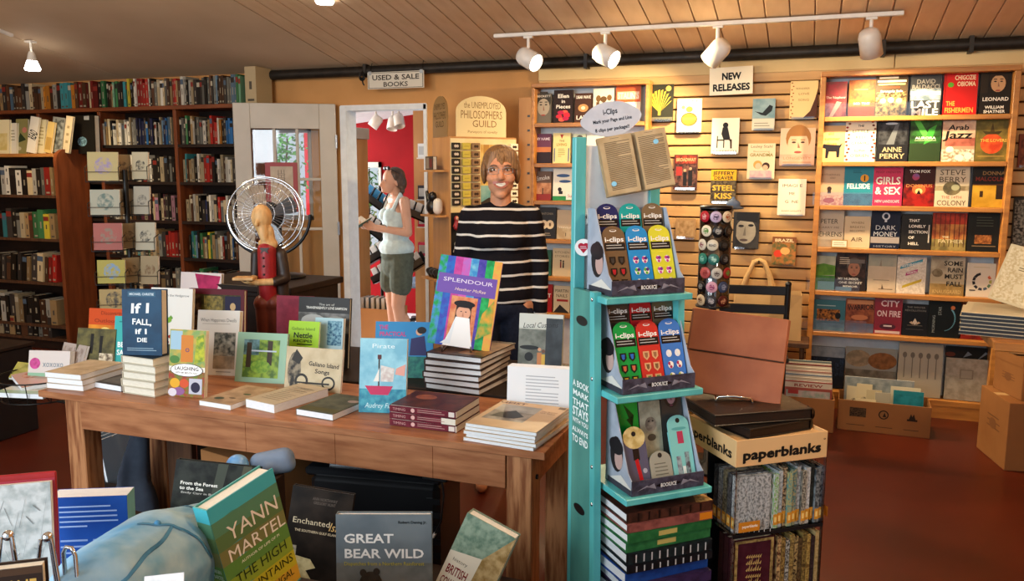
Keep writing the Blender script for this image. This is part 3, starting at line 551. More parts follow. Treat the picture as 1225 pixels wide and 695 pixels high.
r1(4, 'pale grey-beige seashore book with a tiny distant figure', 1038, 1072.5, 306, 0xB8AC98, [Rc(0, .7, 1, 1, 0xA4A290, 0x96988A, 15), Rc(0, 0, 1, .7, 0xC4B49C, 0xB8A890, 10), Po([(.4, .7), (.45, .9), (.48, .7)], 0x8A8070), Ln(.2, .85, .3, .36, 1, 0x8A7E6C), Po([(.5, .1), (.52, .22), (.58, .1)], 0x5A4C40), Rc(.4, .08, .9, .1, 0x6A5C4C)])
r1(4, 'white textured book with slanted blue, pink and yellow title bars', 1072.5, 1108, 308.6, 0xD8D0C2, [Rc(0, 0, 1, 1, 0xDAD2C4, 0xC4BAAA, 90), Po([(.1, .66), (.85, .86), (.88, .96), (.13, .76)], 0x3A8AA0), Po([(.3, .48), (.7, .58), (.72, .68), (.32, .58)], 0xA83A70), Po([(.2, .14), (.85, .34), (.87, .42), (.22, .22)], 0xB8A030), T('NOTHINGNESS', .5, .8, .72, .06, 0xE8E4DA, 1, 13), T('WORTH', .51, .58, .34, .06, 0xE8E4DA, 1, 13)])
r1(4, 'foggy novel with a right-aligned four-line condensed black title', 1113, 1154.5, 308.6, 0xB0A284, [Rc(0, .55, 1, 1, 0xB8AC92, 0x968870, 15), Rc(0, 0, 1, .3, 0xA08450, 0x8A7040, 30), El(.2, .58, .16, .14, 0x6A5C44, 0x8A7C60, 40), T('SOME', .66, .84, .56, .12, 0x221E18), T('RAIN', .72, .67, .46, .12, 0x221E18), T('MUST', .68, .5, .54, .12, 0x221E18), T('FALL', .7, .31, .46, .12, 0x221E18), T('KNAUSGAARD', .5, .1, .84, .1, 0xC8AC70, 0)])
r1(4, 'white book with a ring of dark and coloured painted arcs', 1156, 1194, 316, 0xCFC4B0, [Po([(.5+.32*math.cos(math.radians(a+d))*k, .46+.27*math.sin(math.radians(a+d))*k) for d, k in ((0, .72), (24, .72), (24, 1), (0, 1))], c) for a, c in ((20, 0xB85A3A), (-12, 0x9A9A4A), (-45, 0x5A7A5A), (-78, 0x4A5A6A), (-112, 0x3A3A44), (-146, 0x2A2A30), (180, 0x201C1C), (150, 0x201C1C), (125, 0x201C1C), (102, 0x201C1C))]+[Ln(.2, .8, .86, .9, 1, 0xB8A878), Rc(.1, .18, .3, .21, 0x302A28)])
r1(5, 'wide teal book with a tiger-striped picture under clear plastic', 968, 1011, 360, 0x3A7080, [Rc(.2, .32, .85, .7, 0xB8742A, 0x2A1C12, 60), El(.8, .5, .08, .1, 0x16120E), Rc(.2, 0, 1, .25, 0x6A94A8, 0x4A7888, 12), Ln(.2, .8, .78, .86, 1, 0xA8C0C4)])
r1(5, 'brick-orange book with dark jagged title under clear plastic', 1011, 1045.7, 359, 0x8A4A30, [Rc(0, .3, 1, 1, 0xA05A38, 0x6A3424, 30), Rc(.05, .85, .95, .97, 0xC88A60), T('WARRIOR', .52, .76, .9, .16, 0x241612, 1, 4), El(.5, .45, .3, .1, 0xC07850), Rc(0, 0, 1, .28, 0x5A6A84, 0x7A5A5A, 12)])
r1(5, 'glossy red hardcover with tall uneven white letters', 1045.7, 1079.5, 356, 0x8A1420, [T('CITY', .55, .82, .66, .16, 0xE8C8C4), T('ON FIRE', .52, .55, .86, .16, 0xE8C8C4), Rc(.35, .2, .65, .24, 0xE8D8D0), El(.5, .2, .3, .12, 0x4A0C12), Rc(.35, .2, .65, .24, 0xE8D8D0), Rc(.05, .02, .95, .09, 0xC8B0A8)], pm='glossy_print')
r1(5, 'black book with a small pale lotus flower at its centre', 1079, 1110, 365, 0x16181A, [T('THE WINTER', .52, .9, .72, .06, 0x8A8880, 0), T('REVOLUTION', .5, .8, .84, .06, 0x8A8880, 0), Po([(.5, .56), (.6, .42), (.5, .34), (.4, .42)], 0xD8C8B0), Po([(.28, .42), (.45, .34), (.38, .46)], 0xC8B090), Po([(.72, .42), (.55, .34), (.62, .46)], 0xC8B090), Rc(.2, .32, .8, .335, 0x7A7060), Rc(.15, .2, .85, .21, 0x5A5A5C)])
r1(5, 'black novel with sideways silver title and a glowing comet arc', 1110, 1149, 361, 0x101614, [T('MORNING', .18, .36, .62, .07, 0x9AA8A4, 0, 90), T('STAR', .36, .72, .3, .08, 0x9AA8A4, 0, 90)]+[El(.5+.34*math.cos(a), .52+.33*math.sin(a), .014+.012*k/12, .014+.012*k/12, 0x6AA8B8) for k, a in enumerate([-1.4+2.2*i/16 for i in range(17)])]+[El(.76, .82, .07, .07, 0xC87040)])
r1(5, 'rust-orange and red book with a dim grey pot on its cover', 1150, 1187, 364, 0x7A3418, [Rc(0, .55, 1, 1, 0x8A4A1C, 0x6A3414, 20), Rc(0, 0, 1, .5, 0x8A2418, 0x5A1810, 20), El(.5, .48, .24, .2, 0x4A4038, 0x6A5A4C, 30), T('RIVER', .5, .74, .5, .09, 0xB06A2A, 0), Ln(.15, .85, .08, .22, 2, 0xA04A38)])
# bottom shelf: large books seen over the box of cards
zb = 0.1145
def big(label, x0, x1, yt, Y, bg, els, **kw):
    a, c = PY(x0, yt+20, Y), PY(x1, yt+20, Y); o = book(label, c.x-a.x, PY((x0+x1)/2, yt, Y).z-zb, 0.02, bg, els, group='large books on the bottom display shelf', **kw); place(o, ((a.x+c.x)/2, Y, zb), 0, 3)
big('dark city-skyline picture book at the left of the bottom shelf', 966, 1010, 415, 5.60, 0x1C2432, [Rc(0, .75, 1, 1, 0x8A94A0, 0x6A7480, 15)]+[Rc(.04+.12*i, .3, .14+.12*i, .62+.13*math.sin(i*2.1), 0x1A2230, 0x2E3C54, 90) for i in range(8)])
big('wide book cover with two brown bears behind the box of cards', 1011, 1073, 417, 5.585, 0x8A8A84, [El(.25, .75, .25, .18, 0x9A8468, 0x7A6A54, 30), El(.72, .72, .28, .18, 0x8A5A30, 0x6A4424, 30), Rc(0, 0, 1, .5, 0x7A7468, 0x5A564C, 20)])
big('silvery plastic-wrapped book printed with a row of spoons', 1075, 1128, 412, 5.565, 0xA09888, sum([[El(.14+.18*i, .78, .05, .075, 0x6A6258), Rc(.13+.18*i, .35, .15+.18*i, .74, 0x6A6258)] for i in range(5)], []))
big('black spotted book leaning behind the square grey one', 1131, 1184, 416, 5.60, 0x1A1816, [El(.1, .85, .12, .06, 0x5A2A1A), Po([(.4, .8), (.6, .86), (.5, .92)], 0x6A7078), Po([(.7, .75), (.95, .9), (.9, .93)], 0x6A7078)])
big('square grey book with an embossed ring on its cover', 1131, 1182, 430, 5.565, 0x9A9080, [Rc(0, 0, 1, 1, 0xA0988A, 0x8A8274, 30), Rc(.34, .52, .66, .74, 0x7A7264), Rc(.37, .54, .63, .72, 0x948C7E)])
# clear guards and a price label on the shelves
def guard(x0, x1, row, hh=0.085):
    a, c = PY(x0, 240, UY), PY(x1, 240, UY); part(MB('clear_acrylic').box(a.x, c.x, UY+0.012, UY+0.014, rowb[row]+0.0045, rowb[row]+hh), 'clear_guard', unit1)
guard(972, 1044, 2); guard(969, 1035, 4); guard(967, 1046, 5); guard(981, 1088, 0)
a = PY(994, 296, UY); part(draw(MB('printed_paper').at(Matrix.Translation((a.x, UY-0.001, a.z)) @ COVERM), [Rc(0, 0, 1, 1, 0xB08A50), Rc(.06, .12, .94, .88, 0xF0E8D0), Ln(.15, .85, .25, .75, 2, 0xB8AC90)], 0.095, 0.05), 'price_label', unit1)

# ------------------------------------------------------------------ second unit
G2 = 'novels face out on the display shelf behind the rack'
def r2(row, label, x0, x1, yt, bg, els, **kw): return shelf_book(label, x0, x1, yt, u2z[row], BY, bg, els, group=G2, t=0.02, **kw)
r2(0, 'grey biography with a close portrait, leftmost on its shelf', 640.4, 659, 112.7, 0x6A6458, face(.5, .55, .4, 0xA89C88, 0x3A362E)+[T('BECKETT', .5, .92, .9, .07, 0xD8CFC0)])
r2(0, 'black novel with white title above a burst of red petals', 661.7, 685, 108, 0x2A1A14, [T('Ellen', .5, .82, .6, .12, W_), T('in', .5, .66, .2, .1, W_), T('Pieces', .5, .5, .76, .11, W_)]+[El(.5+.2*math.cos(i*1.1), .22+.12*math.sin(i*1.1), .17, .1, (0xD0283A, 0xE86048, 0xB81C48)[i % 3]) for i in range(7)])
r2(0, 'dark brown book with a bright exploding light', 687, 707.6, 112, 0x4A2C1C, [El(.5, .5, .3, .22, 0xC89058), El(.5, .5, .12, .1, 0xF8E8C0), T('DEAR WAVE', .5, .87, .86, .1, W_), T('LATE', .5, .18, .8, .14, W_)])
r2(0, 'white book with a row of brown carved beasts', 709, 734, 106, 0xEAE0CC, [El(.25, .7, .12, .16, 0x7A5A30), El(.5, .68, .16, .14, 0x6A4C28), El(.78, .72, .12, .14, 0x7A5A30), Rc(.15, .4, .3, .6, 0x6A4C28), Rc(.45, .4, .6, .6, 0x6A4C28)])
r2(0, 'book with orange-red title block above white picture', 736, 766, 103, 0xE8DCC8, [Rc(0, .55, 1, 1, 0xC85A30), Rc(.05, .62, .95, .84, 0xE8B090), T("STALIN'S", .5, .73, .86, .17, 0xF0E0CC), El(.8, .2, .14, .14, 0x4A4A4A)])
r2(1, 'purple dusk novel with a dark skyline', 638.8, 658.8, 160.7, 0x6A3A54, [Rc(0, 0, 1, .45, 0x2A1A20), Rc(0, .38, 1, .55, 0xC87A4A), T('MY NAME', .5, .83, .84, .09, 0xE0D0D8)])
r2(1, 'pale yellow novel with a red arrowhead and thin lines', 661, 682, 159.7, 0xEEDC98, [Po([(.4, .95), (.5, .8), (.6, .95)], 0xC04030), T('THE', .5, .74, .3, .06, 0x8A7030), T('LIVING', .5, .62, .6, .09, 0xB08A30), Ln(.3, .7, .2, .5, 5, 0xB09A50), Rc(.06, .05, .12, .5, 0x5A6A8A), Rc(.88, .05, .94, .5, 0x5A6A8A)])
r2(1, 'white and mint novel next to the turquoise post', 684.7, 700, 160.7, 0xD8E0C0, [Po([(.3, .3), (.8, .4), (.6, .8)], 0x8AB090)])
r2(1, 'plain white book just left of the turquoise post, second row', 701, 722, 162, 0xF0ECE0, [Ln(.2, .8, .4, .6, 3, 0xB0A890)])
r2(2, 'sunset novel with a lone standing silhouette', 639, 659, 205.6, 0x6A5040, [Rc(0, .2, 1, .6, 0xC89068, 0x9A6040, 20), Rc(0, 0, 1, .22, 0x8A2A24), Rc(.47, .2, .53, .42, 0x201410), T('Smoke', .5, .78, .8, .16, W_, 0, 8)])
r2(2, 'white book with blue leaping animals and a green base', 661, 685, 202.4, 0xEDE6D4, [El(.5, .78, .34, .08, 0x3A5A8A), El(.6, .6, .3, .07, 0x3A5A8A), El(.35, .35, .1, .1, 0x201C20), Rc(.3, .2, .5, .3, 0x201C20), Rc(0, 0, 1, .14, 0x2A8A4A)])
r2(2, 'brown novel beside the blue oval badge', 686, 702, 205, 0x5A3018, [T('III', .5, .6, .5, .3, 0xD8B080)])
r2(3, 'black cookbook showing two halves of an apple', 643, 664.6, 248.8, 0x221C18, [El(.33, .45, .22, .24, 0xE0C8A0), El(.68, .45, .22, .24, 0xE0C8A0), El(.33, .45, .06, .1, 0x5A3A20), El(.68, .45, .06, .1, 0x5A3A20), T('ANTONIA', .5, .8, .7, .07, 0x9A8A70, 0), Ln(.25, .75, .08, .2, 2, 0x9A8A70)])
r2(3, 'cream misty novel with thin spaced lettering', 665.7, 687.6, 252, 0xC0A888, [Rc(0, 0, 1, .4, 0xA8906C, 0xC0AC8A, 20), T('TRAVELER', .5, .4, .8, .06, 0xE8DCC8, 0), Rc(.48, .1, .52, .22, 0x4A3A2A)])
r2(3, 'black novel with bold white letters partly behind the post', 688.5, 711, 255, 0x1A1614, [T('DUSK', .5, .5, .9, .14, W_), El(.85, .8, .14, .14, 0xC07038)])
r2(4, 'green and red book half hidden by a striped sleeve', 644.5, 659, 299.7, 0x2A5A44, [El(.4, .75, .35, .12, 0xB83A2A), El(.5, .3, .3, .2, 0x3A8A5A)])
r2(4, 'beige novel with two little walking figures', 660.6, 683, 298, 0xC8B490, [T('KITCHEN', .5, .86, .8, .08, 0x6A5A44, 0), T('STORIES', .5, .72, .8, .08, 0x6A5A44, 0), Rc(.4, .3, .48, .52, 0x7A2A20), Rc(.54, .3, .62, .5, 0x2A2420), El(.44, .56, .05, .05, 0x3A2A20), El(.58, .54, .05, .05, 0x3A2A20)])
r2(4, 'sage-green novel with tall dark letters behind the post', 684, 705, 300, 0xA8AC84, [T('THE', .5, .8, .5, .1, 0x4A5038, 0), T('FAR', .5, .55, .7, .16, 0x4A5038, 0), T('GREEN', .5, .3, .86, .14, 0x4A5038, 0)])
r2(5, 'narrow bright red novel at the foot of the display shelf', 647, 660, 341, 0xA81C1C, [T('HIT', .5, .6, .8, .14, W_)])
r2(5, 'cream novel with black letters and a red stroke', 661.7, 681.3, 343, 0xCFC0A0, [T('MARTIN', .5, .82, .84, .12, K_, 0), T('NAILS', .5, .64, .7, .12, K_, 0), Rc(.2, .42, .9, .5, 0xA02020), Po([(0, 0), (.4, .3), (1, 0)], 0x2A2420)])
r2(5, 'dark novel at the right of the lowest visible shelf', 682.5, 702, 342, 0x201C1E, [Rc(.1, .3, .9, .8, 0x3A3438, 0x5A4A40, 30), T('NIGHT', .5, .15, .8, .1, 0xB8A890)])
a = PY(677, 239, UY); part(draw(MB('printed_paper').at(Matrix.Translation((a.x, UY-0.001, a.z)) @ COVERM), [Rc(0, 0, 1, 1, 0xF4EEE0), T('Staff picks', .5, .5, .8, .4, 0xB05050, 0)], 0.125, 0.055), 'shelf_card', unit2)
# ------------------------------------------------------------------ books clipped to the slatted wall
G3 = 'books face out on the slatted wall'
def slat_book(label, x0, x1, y0, y1, bg, els, **kw):
    Y = 5.635; a, c = PY(x0, (y0+y1)/2, Y), PY(x1, (y0+y1)/2, Y); zt, z0 = PY((x0+x1)/2, y0, Y).z, PY((x0+x1)/2, y1, Y).z
    o = book(label, c.x-a.x, zt-z0, 0.02, bg, els, group=G3, **kw); place(o, ((a.x+c.x)/2, Y, z0), 0, 3)
    MB('clear_acrylic').box(-(c.x-a.x)*0.42, (c.x-a.x)*0.42, -0.006, 0.036, -0.004, -0.001).box(-(c.x-a.x)*0.42, (c.x-a.x)*0.42, -0.006, -0.004, -0.001, 0.012).build('clear_holder', o); return o
slat_book('dark green book with a spreading yellow plant, highest on the slatted wall', 773, 805, 100.6, 144.6, 0x2A2A1E, [Po([(.5+.03*math.cos(a), .25), (.5+.42*math.cos(a)-.03, .45+.38*math.sin(a)), (.5+.42*math.cos(a)+.05, .45+.38*math.sin(a)+.03)], 0xB8A83A) for a in [0.2+2.7*i/9 for i in range(10)]]+[Rc(.45, .15, .55, .4, 0xA8983A), El(.82, .88, .1, .1, 0xC8A850), Rc(0, 0, 1, .1, 0x6A6A58)])
slat_book('white cookbook with a striped orange pumpkin and crown', 809.7, 839, 117.7, 158, 0xEDE2CC, [El(.5, .38, .34, .28, 0x7A4A24), El(.5, .38, .3, .24, 0xD07A2E), Rc(.22, .36, .78, .44, 0xE8B040), El(.5, .68, .14, .12, 0xE09A40), El(.25, .74, .08, .08, 0xE8B860), T('LUCKY', .5, .93, .7, .06, 0xC8A870, 0)])
slat_book('white book with a woman in black sitting on a chair', 851, 884, 141, 183.7, 0xE4DCCB, [El(.5, .8, .1, .1, 0x16120E), Po([(.4, .74), (.58, .74), (.66, .5), (.7, .38), (.45, .38), (.36, .55)], 0x1A1614), Po([(.6, .42), (.75, .4), (.76, .14), (.7, .14), (.68, .34)], 0x3A2A22), Rc(.2, .16, .24, .5, 0x2A2420), Rc(.44, .16, .48, .4, 0x2A2420), Rc(.2, .36, .48, .4, 0x2A2420), T('J. HEERSCH', .5, .06, .86, .08, 0x3A342C, 0)])
slat_book('grey-blue book with a dark diving bird on its cover', 900, 927, 117.7, 155.6, 0x9AA6A4, [Rc(0, .38, 1, 1, 0x8AA4AC, 0x6A8A94, 15), Po([(.1, .6), (.45, .55), (.75, .8), (.9, .75), (.85, .6), (.6, .45), (.4, .48)], 0x1A2024), Rc(0, 0, 1, .36, 0xC8C4B4), Ln(.1, .8, .1, .26, 2, 0x8A867A)])
slat_book('cream book with a curling dark brown corner', 945, 978, 96.4, 142, 0xE0C48A, [Po([(.5, .02), (1, .02), (1, .8), (.9, .5), (.75, .2)], 0x4A2A1A), T('WANDERER', .45, .8, .5, .05, 0x8A6A3A, 0), T('LOVE', .5, .66, .4, .06, 0x8A6A3A, 0), T('SONG', .5, .5, .4, .06, 0x8A6A3A, 0)]+[El(.06+.05*(i % 2), .05+.09*i, .03, .025, 0xA05A2A) for i in range(11)])
slat_book('wide book with a close smiling face of a fair-haired woman', 933, 975, 153, 198, 0xD2B498, face(.52, .56, .3, 0xE0B494, 0x9A6A38, 0x4A3428, 1.2)+[Rc(0, 0, 1, .3, 0xD0A890, 0xC09880, 15), T('LONGEVITY', .5, .2, .8, .07, 0xB87858, 0), Rc(.1, .07, .9, .1, 0xB88868)])
slat_book('cream memoir with a fair woman hugging a child', 894, 927, 171.5, 214, 0xDCCCAA, [T('Lesley Stahl', .5, .92, .8, .08, 0x6A5A40, 0), T('Becoming', .5, .78, .6, .05, 0x9A8A60, 0), T('GRANDMA', .5, .68, .84, .09, 0x8A7A3A), El(.38, .4, .16, .16, 0xC89A50), El(.4, .36, .11, .12, 0xE0B494), El(.68, .36, .14, .14, 0x3A2418), El(.66, .32, .1, .1, 0xD8A888), Rc(.1, .02, .9, .24, 0xC89AA0, 0xD8B8B0, 30)])
slat_book('dark red book with a street scene of figures', 806, 834, 185, 226.5, 0x4A1C14, [Rc(.05, .75, .95, .97, 0xA03820, 0x5A1C10, 60), Rc(.05, .04, .95, .72, 0x6A4438, 0x2A1A16, 40), Rc(.1, .4, .35, .65, 0xA02A24), Rc(.4, .1, .55, .5, 0x16100E), Rc(.62, .1, .8, .55, 0x16100E), El(.47, .55, .06, .06, 0xB08868), El(.71, .6, .06, .06, 0xB08868), T('BROADWAY', .5, .86, .84, .1, 0xD8A070)], hard=False)
slat_book('yellow-topped thriller with brown patterned block title', 850, 880.5, 203, 243, 0x4A3C28, [Rc(0, .68, 1, 1, 0xE0A81C), T('JEFFERY', .5, .9, .82, .11, 0x1E180E), T('DEAVER', .5, .76, .76, .11, 0x1E180E), Rc(0, 0, 1, .66, 0x6A5A3C, 0x2E2416, 60), T('STEEL', .5, .46, .86, .16, 0xE8B83A), T('KISS', .5, .22, .7, .16, 0xE8B83A)])
slat_book('off-white book with a sparse broken black title', 930.5, 964, 214, 257.6, 0xE2D8C2, [T('IMAGI E', .5, .82, .72, .08, K_, 0), T('ME', .5, .6, .22, .08, K_, 0), T('G  NE', .5, .38, .48, .08, K_, 0), T('ADAM HASLETT', .5, .12, .72, .045, 0x5A5040, 0)])
slat_book('black-and-white book filled by a young face looking up', 877, 908, 253.7, 297.7, 0x2A2622, [Rc(0, 0, 1, 1, 0x3A3632, 0x1E1A18, 12), El(.48, .48, .4, .5, 0xA09888, 0x8A8274, 12), Po([(0, .78), (.9, .72), (1, 1), (0, 1)], 0x1A1614), El(.3, .62, .11, .05, 0x1A1614), El(.68, .64, .11, .05, 0x1A1614), Po([(.46, .62), (.5, .36), (.38, .36)], 0x6A6258), El(.42, .24, .16, .05, 0x4A3C38), Rc(0, 0, .12, 1, 0x2A2622)])
slat_book('small orange and brown book low on the slatted wall', 923.5, 952, 283.5, 317, 0x7A4A2A, [Rc(0, 0, 1, .8, 0xA86A34, 0x5A5A34, 40), El(.25, .4, .18, .16, 0xC83A24), El(.55, .5, .2, .16, 0xE0A060), T('BRAZIL', .5, .88, .8, .11, 0xE8D0A8)], hard=False)
slat_book('faded brown greeting card hanging left of the badge column', 808, 832, 261.5, 285, 0x9A7850, [Rc(.1, .1, .9, .9, 0xA88860, 0x86663E, 30)], hard=False)
# signs
p0, p1 = PY(848, 114, 5.60), PY(901.4, 79, 5.60)
sg = MB('printed_paper').ink(0xE8DEC6).at(Matrix.Translation((p0.x, 5.63, p0.z)) @ Matrix.Rotation(math.radians(-1.5), 4, 'Y') @ COVERM); w, h = p1.x-p0.x, p1.z-p0.z
sg.box(0, w, 0, h, -0.004, 0); o = sg.build('wall_sign'); tag(o, 'cream sign with heavy black two-line lettering on the slatted wall', 'sign')
draw(MB('printed_paper').at(sg.M), [T('NEW', .5, .68, .44, .24, K_), T('NEW', .51, .685, .44, .24, K_), T('NEW', .505, .665, .44, .25, K_), T('RELEASES', .5, .28, .86, .24, K_), T('RELEASES', .508, .285, .86, .24, K_), T('RELEASES', .504, .268, .86, .25, K_)], w, h).build('lettering', o)
p0, p1 = PY(440, 107, 5.56), PY(507, 84, 5.56); w, h = p1.x-p0.x, p1.z-p0.z
t = tag(empty('hanging_sign', ((p0.x+p1.x)/2, 5.56, p0.z)), 'white sign hanging from the dark pipe over the doorway', 'sign')
t2 = MB('printed_paper').ink(0xCFC8B8).at(Matrix.Translation((-w/2, 0, 0)) @ COVERM); t2.box(0, w, 0, h, -0.004, 0); t2.build('board', t)
draw(MB('printed_paper').at(t2.M), [Rc(.02, .93, .98, .96, 0x4A443C), Rc(.02, .04, .98, .07, 0x4A443C), Rc(.015, .05, .025, .95, 0x4A443C), Rc(.975, .05, .985, .95, 0x4A443C), T('USED & SALE', .5, .68, .84, .3, 0x3A342E), T('BOOKS', .5, .27, .44, .28, 0x4A443C)], w, h).build('lettering', t)
for sx in (-1, 1): MB('chrome_dull').box(sx*(w/2-0.02)-0.012, sx*(w/2-0.02)+0.012, -0.004, 0.006, h-0.02, h+0.006).build('clip', t); MB('black_wire').tube([(sx*(w/2-0.02), 0.003, h), (sx*(w/2-0.02), 0.05, h+0.1)], 0.002, 6).build('wire', t)
# ================================================================== books on the left, spines out
ORD = ['first', 'second', 'third', 'fourth', 'fifth', 'sixth', 'seventh', 'eighth', 'ninth', 'tenth', 'eleventh', 'twelfth', 'thirteenth', 'fourteenth', 'fifteenth', 'sixteenth', 'seventeenth', 'eighteenth', 'nineteenth', 'twentieth']
TENS = {2: 'twenty', 3: 'thirty', 4: 'forty', 5: 'fifty', 6: 'sixty', 7: 'seventy', 8: 'eighty', 9: 'ninety'}
def ordinal(n):
    if n <= 20: return ORD[n-1]
    t, u = divmod(n, 10)
    return (TENS[t][:-1]+'ieth') if u == 0 else TENS[t]+'-'+ORD[u-1]
PAL = {'w': (0xD9D2C0, 'white'), 'c': (0xC9B48C, 'cream'), 't': (0xA08258, 'tan'), 'k': (0x1C1916, 'black'), 'd': (0x3A3430, 'charcoal'), 'g': (0x77766C, 'grey'), 'n': (0x5A3A26, 'brown'), 'r': (0xA82A22, 'red'),
       'm': (0x6A1E1A, 'maroon'), 'o': (0xC07A2A, 'orange'), 'y': (0xC8B438, 'yellow'), 'e': (0x3E7A4A, 'green'), 'l': (0x7CB08A, 'pale green'), 'b': (0x2E6EA8, 'blue'), 'v': (0x2A3050, 'navy'), 's': (0x6A8AA0, 'slate blue'), 'a': (0x3A8A90, 'teal'), 'p': (0xC890A0, 'pink'), 'u': (0x5A2A3A, 'plum')}
STUFF = MB('printed_paper')
def spine_book(rnd, w, h, d, key, b=None):
    c = PAL[key][0]; j = rnd.uniform(0.62, 0.98); c = tuple(min(1, ((c >> k) & 255)/255*j) for k in (16, 8, 0))
    b = (b or MB('printed_paper')).ink(c); x = w/2
    # cover wraps the spine and both sides; the page block sits a little lower and deeper
    b.box(-x, -x+0.0012, 0, d, 0, h).box(x-0.0012, x, 0, d, 0, h).box(-x+0.0012, x-0.0012, 0, 0.0015, 0, h)
    b.ink(0xCFC6B0).box(-x+0.0012, x-0.0012, 0.0015, d-0.003, 0.001, h-0.003)
    lum = 0.3*c[0]+0.5*c[1]+0.2*c[2]; ink = 0x4A443C if lum > 0.40 else 0x8E8570
    m = rnd.random(); M = b.M
    def strip(z0, z1, f, col): b.ink(col).quad((-x*f, -0.0004, z0), (x*f, -0.0004, z0), (x*f, -0.0004, z1), (-x*f, -0.0004, z1))
    if m < 0.35: strip(h*0.72, h*0.9, 1, rnd.choice([0x2A2622, 0xA89E88, 0x7A2A22, 0x4A5A6A]))
    if m > 0.25: strip(h*rnd.uniform(0.3, 0.4), h*rnd.uniform(0.55, 0.60), 0.24, ink)
    if m > 0.55: strip(h*0.06, h*0.12, 0.6, ink)
    if m > 0.8: strip(h*0.8, h*0.9, 0.3, ink)
    return b
def spine_row(where, group, px0, px1, ypx, z, Y, keys, hmin, hmax, seed, tilt=0.0, depth=0.19, stuff=False):
    rnd = random.Random(seed); x = PY(px0, ypx, Y).x; xe = PY(px1, ypx, Y).x; total = xe-x
    ws = [rnd.uniform(0.016, 0.034) for _ in keys]; k = total*0.985/sum(ws); i = 0; out = []; cur = x; cnt = 0
    for key, w in zip(keys, ws):
        w *= k
        if key == '_': cur += w; continue
        cnt += 1; h = rnd.uniform(hmin, hmax); tl = tilt*rnd.uniform(0.6, 1.0)
        if stuff:
            STUFF.M = Matrix.Translation((cur+w/2, Y+rnd.uniform(0.0, 0.012), z+0.0005+abs(math.sin(tl))*w*0.45)) @ Matrix.Rotation(tl, 4, 'Y')
            spine_book(rnd, w*(0.94 if not tilt else 0.8), h, depth*rnd.uniform(0.8, 1.0), key, STUFF); cur += w; continue
        o = spine_book(rnd, w*(0.94 if not tilt else 0.8), h, depth*rnd.uniform(0.8, 1.0), key).build('book')
        tag(o, '%s book spine, %s from left on %s' % (PAL[key][1], ordinal(cnt), where), 'book', group)
        o.location = (cur+w/2, Y+rnd.uniform(0.0, 0.012), z+0.0005+abs(math.sin(tl))*w*0.45); o.rotation_euler = (0, tl, 0); cur += w
    return cnt
TOPKEYS = 'dkdmdkddmkdtdnsdnndwcnnncoonwdaaaonmnmcmmkekntlkedkaeykdwwrrrrwkngcwcgntrrtnwwkwcdkdgkgndgsknndggssel'
spine_row('the bookcase top', 'spines along the top of the tall bookcase', -38, 127, 108, tz[0], TY+0.015, TOPKEYS[:43], 0.185, 0.225, 3, stuff=True)
spine_row('the tall bookcase top', 'spines along the top of the tall bookcase', 127.5, 290, 108, tz[0], TY+0.015, TOPKEYS[43:], 0.185, 0.225, 4)
o = spine_book(random.Random(5), 0.10, 0.275, 0.2, 'c').build('file_box'); tag(o, 'tall cream file box at the right end of the top board', 'box'); q = PY(300, 110, TY+0.02); o.location = (q.x, TY+0.02, tz[0]+0.0005)
rowsL = ['wtckwwcwgwwwcwgvkvvdbkvkwkwcsvbsc', 'cgewcwkdrwkgwkrgwdkkcdkgk', 'kdgwctwktkndkucukcpkcudkpk', 'nkdcetntacgnetctgdrrrrm', 'kdgndtkcnnmkntdkngc']
rowsR = ['kgdektwkgggwktrrrwokdbbbdrm', 'cantckwccrrrkkwwcnwwcdkdk', 'ccnwckdvkwwckrgcwcwkgkm', 'kaesketckyetgcwrkncbkndcrr', 'dceanckaoncdtkneck']
NM = ['first', 'second', 'third', 'fourth', 'fifth']
for i in range(5):
    spine_row('%s shelf, left bay, tall bookcase' % NM[i], 'spines in the left bay of the tall bookcase', 121.5+i*3.6, 205.5+i*4, 150+44*i, tz[i+1], TY+0.02, rowsL[i], 0.17, 0.222, 20+i, stuff=i > 0)
    spine_row('%s shelf, right bay, tall bookcase' % NM[i], 'spines in the right bay of the tall bookcase', 214+i*4, 288+i*3, 150+44*i, tz[i+1], TY+0.02, rowsR[i], 0.165, 0.225, 40+i, stuff=i > 1)
# lower bookcase at the far left
lr = ['krokwwkwkcwkgrt', 'kgtkadkgctneeyt', '__kdnkdktdcnrr', 'cgkwkdctkkknwt', 'nkdgcdtkndkgnd']
for i in range(4):
    spine_row('%s shelf of the lower bookcase' % NM[i], 'spines in the lower bookcase', -22+i*1.0, 64+i*1.2, 210+50*i, lz[i+1], LY+0.02, lr[i], 0.20, 0.245, 60+i, 0.13 if i == 2 else 0.0, stuff=i > 1)
spine_row('bottom shelf of the lower bookcase', 'spines in the lower bookcase', -20, 64, 410, 0.10, LY+0.02, lr[4], 0.16, 0.2, 66, stuff=True)
o = STUFF.build('book_spines'); tag(o, 'shadowed book spines packed on the left bookcases', 'books', kind='stuff')
